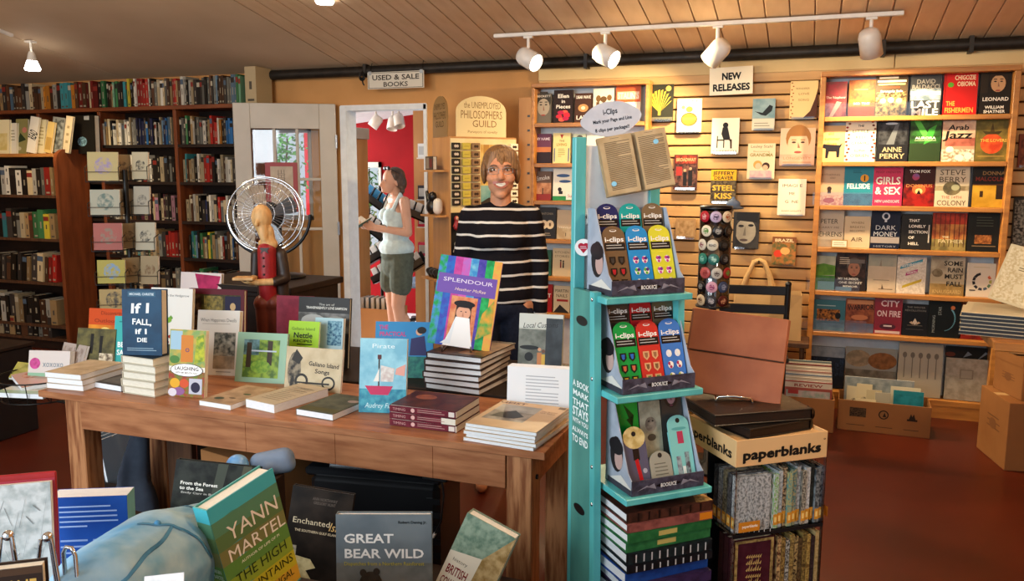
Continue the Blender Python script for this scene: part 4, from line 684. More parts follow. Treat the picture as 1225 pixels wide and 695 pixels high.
# face-out books leaning on top of the lower bookcase
G4 = 'books leaning on top of the lower bookcase'
def top_book(label, x0, x1, yt, Y, bg, els, lean=6, roll=0, **kw):
    a, c = PY(x0, 165, Y), PY(x1, 165, Y); o = book(label, c.x-a.x, PY((x0+x1)/2, yt, Y).z-lz[0], 0.02, bg, els, group=G4, **kw); place(o, ((a.x+c.x)/2, Y, lz[0]+0.002+abs(math.sin(math.radians(roll)))*(c.x-a.x)/2), 0, lean, roll)
top_book('brightly lit yellow-white book at the far left above the bookcase', -12, 9, 143, 5.16, 0xF0E2B0, [Rc(.1, .1, .9, .6, 0xE8D490, 0xD8C070, 20)])
top_book('pale cream book, second along on top of the lower bookcase', 8, 18, 147, 5.18, 0xE4DCC4, [Ln(.2, .8, .4, .8, 4, 0xA09878)])
top_book('olive book with a pink-clad figure on its cover', 17, 31, 142, 5.20, 0x8A8450, [El(.75, .68, .2, .18, 0xC07868), Po([(.1, .3), (.9, .4), (.4, .6)], 0x2A3A22), El(.3, .15, .2, .12, 0xB8B090)])
top_book('tilted white paperback with slanted black lettering', 30, 40, 140, 5.15, 0xE0DAC8, [T('READ', .5, .5, .8, .3, K_, 1, 75)], roll=9, hard=False)
top_book('thin cream book leaning behind the tilted white one', 41, 51, 143, 5.19, 0xCFC29A, [Ln(.2, .8, .2, .8, 6, 0x9A8A5A)], roll=5)
top_book('thin tan book leaning with golden edge', 51, 59, 146, 5.16, 0xC8AC6A, [Rc(.1, .1, .9, .5, 0xA88848)], roll=10)
top_book('grey photograph book with dark splashes', 58, 72, 141, 5.20, 0x8A8C84, [Rc(.05, .1, .95, .95, 0x8E928C, 0x4A4C48, 30)], roll=7)
top_book('narrow beige book leaning at the right end of the row', 73, 81, 139, 5.17, 0xB8A88A, [Ln(.3, .7, .2, .8, 3, 0x8A7A5A)], roll=8)
a, c = PY(82, 160, 5.30), PY(113, 160, 5.30)
o = book('black box with a small pale blue emblem between the bookcases', c.x-a.x, PY(97, 138, 5.3).z-lz[0], 0.05, 0x14120F, [El(.5, .32, .18, .14, 0x7AA0B0, 0x2A3A40, 120), Rc(.6, .88, .8, .98, 0x8A8C8C)], cat='box', name='display_box'); place(o, ((a.x+c.x)/2, 5.30, lz[0]+0.001), 0, 2)

# ================================================================== greeting-card spinner
SD = 3.8; sc = PD(152, 250, SD); rk = tag(empty('card_spinner', (sc.x, sc.y, 0)), 'black wire spinner of greeting cards before the tall bookcase', 'card rack')
MB('black_wire').tube([(0, 0, 0.05), (0, 0, 1.50)], 0.012, 10).build('pole', rk)
b = MB('black_wire')
for i in range(4): a = math.pi/2*i+0.5; b.tube([(0, 0, 0.06), (0.26*math.cos(a), 0.26*math.sin(a), 0.02)], 0.012, 8)
b.build('base', rk)
CARDS = [  # px centre, py of the card's foot, width px, height px, turn, colours, extra
 (123.5, 216, 33, 34, 8, 0xC8B478, 0x8A7A9A, 'cream card with a purple flower bouquet'), (126, 257, 32, 30, 8, 0xB8B49C, 0x5A6A60, 'grey-green card with a framed dark picture'), (129.5, 299, 31, 32, 8, 0xB05A4C, 0x7A6A58, 'coral red card with a grey motif'),
 (133.5, 339, 30, 28, 8, 0xB8A840, 0x6A88A8, 'mustard yellow card with a blue blot'), (136.5, 372, 31, 26, 8, 0xB89A5A, 0x3A3020, 'golden card with black brush strokes'),
 (148, 215, 17, 30, 46, 0xA08A64, 0x5A4A38, 'tan card turned aside, top of the middle column'), (151, 256, 17, 30, 46, 0x96866A, 0x4A4238, 'taupe card turned aside, second in the middle column'), (156, 297, 15, 30, 46, 0x8A7454, 0x4A3A2A, 'brown card turned aside, third in the middle column'), (160, 338, 16, 30, 46, 0x9A8460, 0x4A3A2A, 'ochre card turned aside, lowest of the middle column'),
 (167.5, 214, 19, 32, -4, 0xC0B494, 0x3A3630, 'cream card with a black sprig, right column top'), (169.5, 256, 19, 33, -4, 0xB4AC98, 0x5A564E, 'pale card with a grey sketch, right column second'), (174, 299, 23, 33, -4, 0xC4BAA0, 0x2E2A26, 'white card with a black silhouette, right column third'), (179, 340, 21, 34, -4, 0xA8926A, 0x6A5030, 'sepia card with brown figures, right column lowest')]
for cx, fy, wp, hp, turn, bg, fg, lab in CARDS:
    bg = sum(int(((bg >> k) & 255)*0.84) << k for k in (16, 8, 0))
    d = SD-0.08 if turn > 0 and turn < 20 else SD; p = PD(cx, fy, d); w = wp/FPX*d*1.05/math.cos(math.radians(abs(turn)-15 if turn > 20 else 0)); h = hp/FPX*d*1.0
    rz = math.radians(YAW*180/math.pi+turn)
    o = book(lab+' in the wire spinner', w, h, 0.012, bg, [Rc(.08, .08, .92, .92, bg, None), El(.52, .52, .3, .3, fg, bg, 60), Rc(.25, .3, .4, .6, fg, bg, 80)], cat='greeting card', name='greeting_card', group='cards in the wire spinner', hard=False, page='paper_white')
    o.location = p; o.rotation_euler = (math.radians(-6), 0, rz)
    b = MB('black_wire'); b.M = Matrix.Translation(p-Vector(rk.location)) @ Matrix.Rotation(rz, 4, 'Z')
    b.tube([(-w*.54, 0.03, h*.55), (-w*.54, -0.012, h*.45), (-w*.54, -0.012, -0.006), (w*.54, -0.012, -0.006), (w*.54, -0.012, h*.45), (w*.54, 0.03, h*.55)], 0.0022, 6)
    b.tube([(-w*.54, -0.012, h*.3), (w*.54, -0.012, h*.3)], 0.0016, 6); b.tube([(-w*.3, -0.012, -0.006), (-w*.3, 0.03, -0.006), (-w*.3, 0.03, h*.5)], 0.0018, 6); b.tube([(w*.3, -0.012, -0.006), (w*.3, 0.03, -0.006)], 0.0018, 6)
    b.M = Matrix(); q = p-Vector(rk.location); b.tube([(q.x*0.95, q.y*0.95+0.03, q.z), (0, 0, q.z-0.01)], 0.003, 6)
    b.build('wire_pocket', rk)
# ================================================================== display table and what lies on it
TZ = 0.75
tx0, tx1, ty0, ty1 = -2.47, -0.645, 2.04, 2.50
tb = tag(empty('display_table', ((tx0+tx1)/2, ty0, 0)), 'long pine display table with thick apron and square legs', 'table')
nb = 5
for i in range(nb):
    ya, yb = ty0+(ty1-ty0)*i/nb, ty0+(ty1-ty0)*(i+1)/nb
    part(MB('wood_table').box(tx0, tx1, ya+0.0004, yb-0.0004, TZ-0.022, TZ, 0.0015), 'top_plank', tb)
lw = 0.075
xa, xb = -2.365, -0.685
for x in (xa, xb-lw):
    for y in (ty0+0.012, ty1-0.012-lw): part(MB('wood_leg').box(x, x+lw, y, y+lw, 0, TZ-0.0225, 0.003), 'leg', tb)
segs = [(xa+lw, -1.62, 'wood_table'), (-1.62, -1.30, 'wood_leg'), (-1.30, -0.98, 'wood_table'), (-0.98, xb-lw, 'wood_table')]
for k, (x0, x1, m) in enumerate(segs): part(MB('wood_table').box(x0+0.0003, x1-0.0003, ty0+0.006, ty0+0.03, TZ-0.118, TZ-0.0225, 0.001), 'apron_board', tb)
part(MB('wood_table').box(xa+lw, xb-lw, ty1-0.03, ty1-0.006, TZ-0.118, TZ-0.0225, 0.001), 'apron_board', tb)
for x in (xa+0.005, xb-0.03): part(MB('wood_table').box(x, x+0.025, ty0+0.012+lw, ty1-0.012-lw, TZ-0.118, TZ-0.0225, 0.001), 'side_apron', tb)
MBb = MB('dark_metal').tube([(xb+0.0005, ty0+0.05, TZ-0.09), (xb+0.006, ty0+0.05, TZ-0.09)], 0.007, 10); part(MBb, 'bolt', tb)
# darker side table behind it, which carries the back row
t2x0, t2x1, t2y0, t2y1 = -2.85, -0.80, 2.53, 3.05
bt = tag(empty('side_table', (-1.7, t2y0, 0)), 'plain dark table behind the pine table carrying the back row', 'table')
part(MB('wood_dark').box(t2x0, t2x1, t2y0, t2y1, TZ-0.03, TZ, 0.003), 'table_top', bt)
for x in (t2x0+0.05, t2x1-0.11):
    for y in (t2y0+0.03, t2y1-0.09): part(MB('wood_dark').box(x, x+0.06, y, y+0.06, 0, TZ-0.0305), 'leg', bt)
def onz(px, py, z=TZ): return PZ(px, py, z)
def stand(label, px, py, w, h, t, bg, els, rz=0, lean=12, z=TZ, **kw):
    """a book standing at the point of the table under pixel (px, py) of its foot"""
    o = book(label, w, h, t, bg, els, **kw); p = onz(px, py, z); place(o, (p.x, p.y, z+0.0005), rz, lean); return o
def lie(label, px, py, w, h, t, bg, els, rz=0, z=TZ, **kw):
    """a book lying face up, its near long-foot edge centred on the pixel; z = height it rests on"""
    o = book(label, w, h, t, bg, els, **kw); p = onz(px, py, z); o.location = (p.x, p.y, z+t+0.0004); o.rotation_euler = (math.radians(-90), 0, math.radians(rz)); return o
def pile(labelf, px, py, n, w, h, t, bg, els, rz=0, z=TZ, jit=3, jx=0.004, **kw):
    rnd = random.Random(int(px)); p = onz(px, py, z); out = []
    for i in range(n):
        o = book(labelf(i), w, h, t, bg, els if i == n-1 else (), **kw); o.location = (p.x+rnd.uniform(-jx, jx), p.y+rnd.uniform(-jx, jx), z+t*(i+1)+0.0006*(i+1))
        o.rotation_euler = (math.radians(-90), 0, math.radians(rz+rnd.uniform(-jit, jit))); out.append(o)
    return z+(t+0.0006)*n, p
POS = ['lowest', 'second from the bottom', 'third from the bottom', 'fourth from the bottom', 'fifth from the bottom', 'sixth from the bottom', 'seventh from the bottom']
def plab(text, n): return lambda i: text+', '+('topmost' if i == n-1 else POS[i])+' of its pile'
# --- left end
zt, p = pile(plab('white-edged paperback at the left table end', 3), 78, 466, 3, 0.155, 0.20, 0.0185, 0xB8A68C, [Rc(0, 0, 1, 1, 0xC2B094, 0xAE9A7C, 20), T('poems', .6, .35, .4, .06, 0x6A5A44, 0)], rz=2, hard=False, page='paper_white', group='pile of pale paperbacks at the left end', jit=2)
lie('thin white book lying beside the stacked cream books', 128, 466, 0.14, 0.16, 0.02, 0x3A3A3A, [Rc(.1, .1, .9, .9, 0x5A5A58)], rz=-6, hard=False, page='paper_white')
zt, p = pile(plab('cream-edged hardcover under the upright blue book', 5), 166.5, 473, 5, 0.147, 0.20, 0.0255, 0xBDB5A0, [Rc(0, 0, 1, 1, 0x1E262C)], rz=-4, page='paper_edges', group='pile of cream hardcovers under the blue book', jit=2.5)
o = book('upright dark blue hardcover with hand-painted white lettering', 0.14, 0.222, 0.042, 0x123C5A, [Rc(0, 0, 1, 1, 0x14415F, 0x0F3450, 14), T('MICHAEL CHRISTIE', .5, .93, .66, .06, 0x8AA4B4), Rc(.15, .89, .85, .97, 0x2A556E), T('MICHAEL CHRISTIE', .5, .93, .62, .035, 0xC8D4DA), T('If I', .46, .72, .5, .15, 0xF2F4F2, 1, 2, .1), T('FALL,', .5, .51, .5, .09, 0xF2F4F2, 1, -2), T('if I', .48, .365, .32, .08, 0xF2F4F2), T('DIE', .5, .235, .26, .065, 0xF2F4F2), Ln(.12, .88, .06, .12, 2, 0x8AA4B4)], page='paper_edges', bg2=0x0F3450)
place(o, (p.x-0.005, p.y+0.03, zt+0.001), 14, 5)
stand('cookbook with vegetables and a white oval title plate', 222.5, 475, 0.136, 0.224, 0.018, 0xE8E2D4, [Rc(0, .45, 1, 1, 0x7A9A58, 0xB8A04A, 40), Rc(.02, .7, .35, .98, 0x9AB8C8), Rc(.32, .52, .66, .92, 0xC87A2E), T('O', .5, .7, .12, .06, 0x4A3A6A), Po([(.7, .5), (.98, .55), (.95, .95), (.75, .9)], 0xB8B82E, 0x6A8A2E, 60), El(.15, .55, .14, .1, 0x4A7A3A), Rc(0, 0, 1, .38, 0x9A3A2E, 0x6A7A2E, 50), El(.18, .2, .14, .12, 0xD8A22A), El(.44, .2, .13, .11, 0xC8502A), El(.3, .08, .16, .1, 0x8A5A8A), Rc(.58, .05, .94, .28, 0xB8B8C4), El(.76, .15, .13, .13, 0x24203A), El(.12, .06, .12, .1, 0xD0C8D0), El(.5, .4, .46, .165, 0x3A3430), El(.5, .4, .44, .15, 0xFAFAF4), T('LAUGHING', .5, .425, .68, .055, 0x3A2028), T('WITH MY MOUTH FULL', .5, .36, .62, .025, 0x6A5A50)], rz=6, lean=8, hard=False, page='paper_edges')
o = stand('tall white book with a photograph of trees and grey serif title', 258, 449, 0.165, 0.24, 0.026, 0xE4E2DA, [T('When Happiness Dwells', .5, .85, .86, .055, 0x6A6862, 0), Ln(.12, .88, .78, .8, 1, 0xA8A49A), Rc(.42, .1, .93, .66, 0x3A3E38, 0xA8A698, 45), Rc(.42, .1, .93, .3, 0xB8A890, 0x8A7C68, 25), Ln(.5, .9, .04, .07, 1, 0x8A867C)], rz=12, lean=12)
stand('pale green book with a garden path photograph', 310, 458, 0.192, 0.178, 0.016, 0x8EB49A, [Rc(.14, .1, .86, .86, 0x4A6A2A, 0x8AA83A, 45), Rc(.14, .55, .45, .86, 0x6A9098, 0x3A5A54, 40), Rc(.2, .3, .3, .8, 0x3A2E1E), Rc(.62, .35, .72, .84, 0x3A2E1E), El(.5, .32, .2, .12, 0x8AAE3E, 0x5A8A2E, 60), Rc(.3, .62, .8, .65, 0xB8C8D8)], rz=9, lean=14)
# --- lying in front
lie('flat tan paperback with a green sprig on its cover', 257, 488, 0.132, 0.215, 0.017, 0xB0977A, [Rc(0, 0, 1, 1, 0xB89E80, 0x9A8266, 25), El(.3, .22, .14, .1, 0x3A4A3A), El(.7, .55, .12, .06, 0x4A5A3A), El(.6, .3, .1, .05, 0x5A4A34)], rz=-5, hard=False, page='paper_white')
lie('thick flat cream paperback with lightly printed title lines', 311, 491, 0.13, 0.235, 0.028, 0xB8AC94, [Ln(.2, .85, .15, .85, 10, 0x8A8070, .3), T('where the', .65, .8, .5, .06, 0x6A6054, 0), T('words', .6, .68, .4, .06, 0x6A6054, 0)], rz=-12, hard=False, page='paper_white')
lie('flat dark olive paperback with white edges before the songbook', 376, 500, 0.14, 0.2, 0.02, 0x3E4438, [Rc(0, 0, 1, 1, 0x3E443A, 0x565C4C, 30), Rc(0, .06, 1, .22, 0x4A4A28), El(.8, .7, .14, .1, 0x9A8A84)], rz=-6, hard=False, page='paper_white')
# --- middle group
stand('cream songbook with black ink drawing and wavy title', 373, 468, 0.215, 0.148, 0.012, 0xC0B08E, [Rc(0, 0, 1, 1, 0xC6B694, 0xB8A684, 25), T('Galiano Island', .68, .62, .54, .10, 0x2A241C, 1, -3), T('Songs', .66, .46, .26, .10, 0x2A241C, 1, -3), El(.16, .45, .12, .3, 0x2A2620, 0x8A7E68, 60), Po([(.1, .7), (.18, .95), (.3, .75), (.24, .6)], 0x2A2620), El(.3, .22, .12, .12, 0x2A2620), El(.3, .22, .08, .08, 0xC0B08E), El(.78, .2, .12, .11, 0x2A2620), El(.78, .2, .09, .08, 0xC0B08E), Rc(.2, .16, .8, .2, 0x2A2620)], rz=4, lean=12, hard=False, page='paper_white')
stand('lime green booklet with black nettle recipe lettering', 360, 449, 0.125, 0.20, 0.01, 0x9CCB2E, [T('Galiano Island', .48, .86, .76, .055, 0x3A5A1A, 0), T('Nettle', .48, .74, .62, .10, 0x14180C), T('RECIPES', .48, .635, .62, .05, 0x2A3A12), Rc(.3, .56, .8, .58, 0x2A3A12)], rz=6, lean=12, hard=False, page='paper_white')
stand('pale blue booklet with blue leaf pattern behind the green one', 391, 446, 0.115, 0.205, 0.02, 0xA8C8D0, [Rc(.45, .5, .95, .95, 0x7AA8B8, 0x2A5A7A, 110), T('herbs', .6, .7, .36, .05, 0x2A4A6A, 0)], rz=6, lean=10, hard=False, page='paper_white')
stand('black exhibition catalogue with grey rounded photograph', 385, 440, 0.215, 0.27, 0.02, 0x2E2E2E, [T('The art of', .55, .9, .3, .03, 0xC8C8C0, 0), T('TRANSPARENTLY LOVE SAMPSON', .55, .85, .8, .035, 0xD8D8D0), Rc(0, .5, 1, .78, 0x8A8A88, 0x4A4A48, 18), El(.3, .66, .24, .12, 0xA8A8A4), El(.74, .66, .2, .1, 0x9A9A96)], rz=5, lean=8, z=TZ)
stand('deep pink hardcover peeking out behind the black catalogue', 352, 424, 0.16, 0.24, 0.02, 0x8A2A3E, [Rc(.05, .05, .95, .95, 0x943044, 0x7A2236, 20)], rz=8, lean=5)
stand('maroon art book with a carved figure on its cover', 258, 427, 0.25, 0.275, 0.022, 0x5A1420, [Rc(.06, .1, .94, .92, 0x4A4018, 0x2A2410, 40), Rc(.08, .1, .22, .9, 0x6A5038, 0x2A1A14, 40), Rc(.28, .4, .62, .9, 0x8A7838, 0x4A4420, 60), Rc(.66, .1, .94, .9, 0x1E1838), El(.8, .75, .05, .06, 0xC8A878), Rc(.77, .4, .83, .7, 0xB89868)], rz=7, lean=6)
stand('white book with pink petals and a green stalk', 203, 430, 0.19, 0.285, 0.016, 0xE0DED6, [T('Birds from the Hedgerow', .5, .9, .84, .035, 0x5A5A58, 0), Po([(.3, .5), (.42, .3), (.46, .3), (.4, .5), (.55, .58), (.5, .62)], 0x6A9A3A), El(.42, .55, .1, .06, 0x7AAA3A), El(.3, .3, .05, .04, 0xA02A2A), El(.42, .24, .05, .04, 0xA02A2A), El(.5, .32, .05, .04, 0xA02A2A)], rz=6, lean=8, hard=False)
stand('white book with a magenta blossom behind the maroon art book', 238, 398, 0.22, 0.28, 0.02, 0xD8CCC8, [Po([(.35, .98), (.98, .95), (.85, .55), (.5, .6)], 0xB83060, 0x8A2048, 15), El(.9, .62, .1, .05, 0x5A2A2A)], rz=4, lean=8)
# --- at the left end, behind the pile
stand('orange sunset photograph book with grazing herd', 127, 421, 0.175, 0.18, 0.014, 0xC84A14, [Rc(0, .3, 1, .62, 0xE8962A, 0xC86018, 10), El(.45, .45, .16, .12, 0xF8D878), Rc(0, 0, 1, .34, 0x4A3A1E, 0x6A5A34, 40), T('Discovering', .62, .9, .6, .09, 0x8A2E0C, 0), T('Outlooks', .5, .72, .7, .09, 0x8A2E0C, 0)], rz=10, lean=10)
stand('turquoise paperback with partly hidden white capitals', 149, 437, 0.10, 0.19, 0.012, 0x3AA8A4, [T('BEN', .4, .42, .5, .11, 0xF0F4F0), T('SAYS', .42, .26, .56, .11, 0xF0F4F0), Ln(.2, .9, .85, .92, 1, 0x1A7A78)], rz=10, lean=10, hard=False)
stand('book with a photo of two people walking through meadow', 112, 436, 0.17, 0.14, 0.014, 0x5A5438, [Rc(0, 0, 1, 1, 0x6A6238, 0x48432A, 30), Rc(.36, .3, .44, .85, 0x1E1A14), Rc(.6, .25, .68, .8, 0x1E1A14), Rc(0, 0, 1, .1, 0xA83A1C), Rc(.62, .02, .98, .32, 0xD8C8A8, 0x6A5A48, 60)], rz=8, lean=14)
# --- Audrey, princess, big pile
stand('light blue picture book with a red sailing ship', 457, 494, 0.15, 0.232, 0.018, 0x8AC4D4, [Rc(0, .3, 1, 1, 0x9CD0DC, 0x78B4C8, 20), Rc(0, 0, 1, .32, 0x2A7A94, 0x4AA0B0, 45), Po([(.12, .36), (.72, .36), (.62, .24), (.25, .24)], 0xC0305A), Rc(.4, .36, .43, .72, 0x3A2418), Po([(.3, .42), (.42, .6), (.42, .42)], 0xE8E4DA), Po([(.45, .42), (.45, .64), (.75, .6), (.72, .42)], 0xE0DCD4, 0xC8B8B0, 60), Po([(.78, .6), (.98, .66), (.96, .5), (.76, .52)], 0xE0A090), Rc(.38, .72, .46, .78, 0x5A2A2A), T('Pirate', .5, .9, .5, .06, 0xE8F4F4, 0), T('Audrey Finley', .5, .1, .72, .07, 0xC8E8EC, 0, 0, .2)], rz=14, lean=10, hard=False, page='paper_white')
stand('bright blue fairy-tale book with a dark-haired girl in a gown', 482, 452, 0.215, 0.205, 0.014, 0x2E82B8, [T('THE', .14, .9, .16, .08, 0xB83A7A), T('PRACTICAL', .3, .78, .46, .08, 0xB83A7A), T('PRINCESS', .28, .66, .42, .08, 0xB83A7A), Po([(.62, .7), (.85, .75), (.9, .4), (.6, .4)], 0x2A2A5A), El(.76, .82, .06, .06, 0xD0A080), El(.8, .85, .08, .06, 0x1A1210), Rc(.2, .3, .5, .56, 0xC8A848), Rc(.45, 0, 1, .38, 0x2A7A6A, 0x1A5A5A, 60), El(.3, .1, .3, .12, 0x2A3A6A)], rz=16, lean=14)
zt, p = pile(plab('large dark hardcover under the colourful art book', 6), 541, 469, 6, 0.215, 0.27, 0.021, 0x3A2E2A, [Rc(0, 0, 1, 1, 0x4A3630, 0x2E2420, 20), Rc(.5, .1, 1, .9, 0x8A6A48, 0x6A4A34, 20)], rz=-4, page='paper_white', group='pile of large hardcovers under the art book', jit=3, jx=0.006)
STR = [0x1E9A50, 0x3A4AB0, 0xB03A90, 0xC85AB0, 0x3A8AC8, 0x5A4AB0, 0x1E8A4A, 0xE09A50]
o = book('colourful striped art book with purple band and bearded man', 0.222, 0.315, 0.016, 0x7A4AA0, [Rc(i/8, 0, (i+1)/8, 1, c, (0x4A8AD0, 0x2A6AC0, 0xC04A9A, 0xB06AC0, 0x7AC0D8, 0x3A3A9A, 0x2AB060, 0xD8B04A)[i], 50) for i, c in enumerate(STR)]+[Rc(.02, .58, .96, .8, 0x6E52A8), T('SPLENDOUR', .5, .735, .8, .045, 0xE8E0F0, 0), T('Heather McRae', .56, .64, .5, .035, 0xE8D0C0, 0, 0, .3), Rc(.28, .06, .7, .56, 0xC86A4A, 0xD89A6A, 40), Po([(.36, .12), (.64, .12), (.62, .46), (.38, .46)], 0x3A241C), El(.5, .38, .115, .115, 0xD8A488), Rc(.45, .39, .475, .4, 0x2A2020), Rc(.525, .39, .55, .4, 0x2A2020), Po([(.495, .4), (.515, .34), (.485, .34)], 0xB88068), El(.5, .48, .17, .055, 0x1A1416), Rc(.38, .44, .63, .475, 0x1A1416), Po([(.39, .33), (.61, .33), (.68, .1), (.72, 0), (.24, 0), (.32, .15)], 0xEEF2F4), Po([(.4, .34), (.3, .08), (.2, .02), (.36, .02)], 0xDDE8F0), Po([(.74, .1), (.98, .2), (.96, .56), (.8, .4)], 0xD8A03A, 0x4AA04A, 30)], spine=0x1E8A4A)
place(o, (p.x-0.01, p.y+0.075, zt+0.012), 13, 14, 7)
b = MB('chrome_dull'); b.tube([(-0.05, -0.03, 0.02), (-0.05, -0.035, 0.003), (-0.05, 0.06, 0.003), (0.05, 0.06, 0.003), (0.05, -0.035, 0.003), (0.05, -0.03, 0.02)], 0.003, 6); b.tube([(-0.05, 0.06, 0.003), (0, 0.07, 0.12), (0.05, 0.06, 0.003)], 0.003, 6)
e = tag(b.build('book_easel'), 'thin wire easel holding the colourful art book', 'easel'); e.location = (p.x-0.01, p.y+0.075, zt+0.001); e.rotation_euler = (0, 0, math.radians(13))
# --- right front piles
zt2, p2 = pile(plab('dark red paperback with printed spine towards the aisle', 3), 506, 513, 3, 0.215, 0.165, 0.0205, 0x4A1A1E, [Rc(0, 0, 1, 1, 0x54241E, 0x3A1614, 25), El(.3, .65, .16, .12, 0x9A5A40, 0x7A4030, 25)], rz=-2, hard=False, page='paper_edges', group='pile of dark red paperbacks', jit=1.2, jx=0.003)
for i in range(3):
    q = draw(MB('printed_paper').at(Matrix.Translation((p2.x-0.1075, p2.y-0.0035, TZ+0.0211*i+0.0006)) @ COVERM), [Rc(0, .04, 1, .98, 0x6E2230, 0x5A1A26, 40), Rc(.9, .15, .985, .85, 0xD8CFC4), T('TIMING', .15, .5, .2, .4, 0xC89A94, 0), El(.36, .5, .03, .03, 0xD8A8A0), Ln(.43, .85, .25, .8, 2, 0xB08880)], 0.213, 0.0205)
    bk = [o for o in COL.objects if o.get('label') == plab('dark red paperback with printed spine towards the aisle', 3)(i)][0]
    so = q.build('spine_print'); so.parent = bk; so.matrix_parent_inverse = Matrix.LocRotScale(bk.location, bk.rotation_euler, None).inverted()
zt3, p3 = pile(plab('beige magazine with a landscape photograph cover', 5), 597, 533, 5, 0.215, 0.255, 0.0095, 0xC0A684, [Rc(0, 0, 1, 1, 0xC8AE8C, 0xBCA07C, 12), T('GEIST', .2, .93, .4, .07, 0x5A3A34), Rc(.08, .25, .68, .85, 0x6A6660, 0x9A958C, 25), Rc(.08, .6, .68, .85, 0x8A8A86, 0xA8A8A4, 15), Po([(.15, .35), (.5, .35), (.6, .45), (.38, .65), (.2, .5)], 0x2A2826), T('The Stories', .83, .74, .24, .035, 0x7A4A3A, 0), T('We Share', .83, .68, .22, .035, 0x7A4A3A, 0), Rc(.88, .9, .98, .97, 0x6A5A44)], rz=-5, hard=False, page='paper_white', group='pile of beige magazines', jit=2, jx=0.004, back=0xE8E8E8)
zt4 = TZ
for i in range(4):
    o = book('white paperback, %s of four leaning upright at the right corner' % ('front', 'second', 'third', 'rearmost')[i], 0.21, 0.152, 0.009, 0xE2E4E6, [Ln(.28, .78, .25, .85, 9, 0xA8ACB2, .3), Rc(.08, .18, .12, .24, 0x3A3A3C), Rc(.84, .12, .9, .2, 0xB8BCC0)] if i == 0 else (), hard=False, page='paper_white', group='white paperbacks standing at the right corner')
    p = onz(645, 499); place(o, (p.x, p.y+0.004+0.0105*i, TZ+0.0005), 6, 5)
o = stand('grey-green book with silhouettes before a street and brush title', 644, 468, 0.155, 0.265, 0.018, 0xB8BEB4, [Rc(0, .82, 1, 1, 0xC4CAC2), Rc(0, 0, 1, .8, 0x7A8078, 0x565C54, 25), Rc(.62, 0, 1, .95, 0x3A4248, 0x2A3034, 20), T('Local Customs', .5, .86, .8, .07, 0x1E2022, 0, 3, .3), El(.25, .56, .22, .05, 0x16181A), El(.25, .44, .1, .1, 0x16181A), Po([(.05, 0), (.12, .34), (.38, .34), (.48, 0)], 0x1A1C1E), Rc(.44, .1, .54, .5, 0xB87A4A), Rc(.54, .2, .62, .48, 0xC8A848), El(.49, .54, .04, .04, 0xC89A78), El(.58, .52, .04, .04, 0x6A4A3A), T('Novella', .8, .16, .22, .025, 0xD8D8D0), T('by Anne', .8, .11, .24, .025, 0xD8D8D0)], rz=4, lean=8)
# --- cards and cellophane packets beyond the left end of the table
cz = 0.66
wb = tag(empty('wire_basket', (PZ(75, 470, cz).x-0.11, 2.30, 0)), 'wire basket of wrapped card packs hooked to the left table end', 'basket')
bx = Vector(wb.location)
b = MB('black_wire'); 
for zz, rr in ((cz-0.02, 0.14), (cz+0.06, 0.16)): b.tube([(rr*math.cos(a), rr*math.sin(a), zz) for a in [2*math.pi*i/24 for i in range(24)]], 0.003, 6, closed=True)
for i in range(12): a = 2*math.pi*i/12; b.tube([(0.14*math.cos(a), 0.14*math.sin(a), cz-0.02), (0.16*math.cos(a), 0.16*math.sin(a), cz+0.06)], 0.002, 5)
for i in range(6): a = math.pi*i/6; b.tube([(0.14*math.cos(a), 0.14*math.sin(a), cz-0.02), (-0.14*math.cos(a), -0.14*math.sin(a), cz-0.02)], 0.002, 5)
for yy in (-0.05, 0.05): b.tube([(0.13, yy, cz-0.02), (tx0-bx.x+0.10, yy, cz-0.02), (tx0-bx.x+0.10, yy, TZ-0.0235)], 0.005, 6)
b.build('wire_frame', wb)
def pack(label, loc, w, h, t, bg, els, rot):
    o = book(label, w, h, t, bg, els, cat='card pack', name='card_pack', hard=False, page='paper_white', pm='glossy_print', group='wrapped card packs in the basket'); o.location = loc; o.rotation_euler = [math.radians(a) for a in rot]
pack('wrapped card pack in white and green, underneath in the basket', (bx.x+0.03, bx.y-0.13, cz+0.022), 0.20, 0.13, 0.018, 0xC8CCC4, [Rc(0, 0, 1, .3, 0x9AB8A0), Rc(.3, .4, .9, .9, 0xD8D4CC, 0xA0A8A0, 40)], (-90, 0, 12))
pack('wrapped card pack in blush tones, middle of the basket', (bx.x-0.06, bx.y-0.06, cz+0.043), 0.17, 0.12, 0.018, 0xB89890, [El(.3, .5, .2, .2, 0xA86A5A, 0xC8A898, 40)], (-86, 6, -28))
pack('wrapped card pack with pink flower and squiggled lettering', (bx.x+0.01, bx.y+0.02, cz+0.048), 0.17, 0.10, 0.03, 0xD0C4BC, [El(.16, .5, .13, .13, 0xC84A90, 0xA83A70, 60), T('xoxoxo', .6, .5, .5, .25, 0x6A7A84, 0), Rc(0, 0, 1, .14, 0x8AB090)], (-12, 0, 14))
pack('yellow-green wrapped card pack at the basket rim', (bx.x-0.10, bx.y+0.01, cz+0.03), 0.12, 0.09, 0.012, 0x9A9A4A, [Rc(.1, .1, .9, .9, 0xA8A45A, 0x7A7A3A, 30)], (-60, 10, 30))
pack('crumpled clear wrapped pack leaning at the basket back', (bx.x+0.05, bx.y+0.07, cz+0.04), 0.15, 0.13, 0.012, 0xA89A90, [Rc(.1, .1, .9, .9, 0xB8AAA0, 0x8A7A70, 30)], (-20, 0, -10))
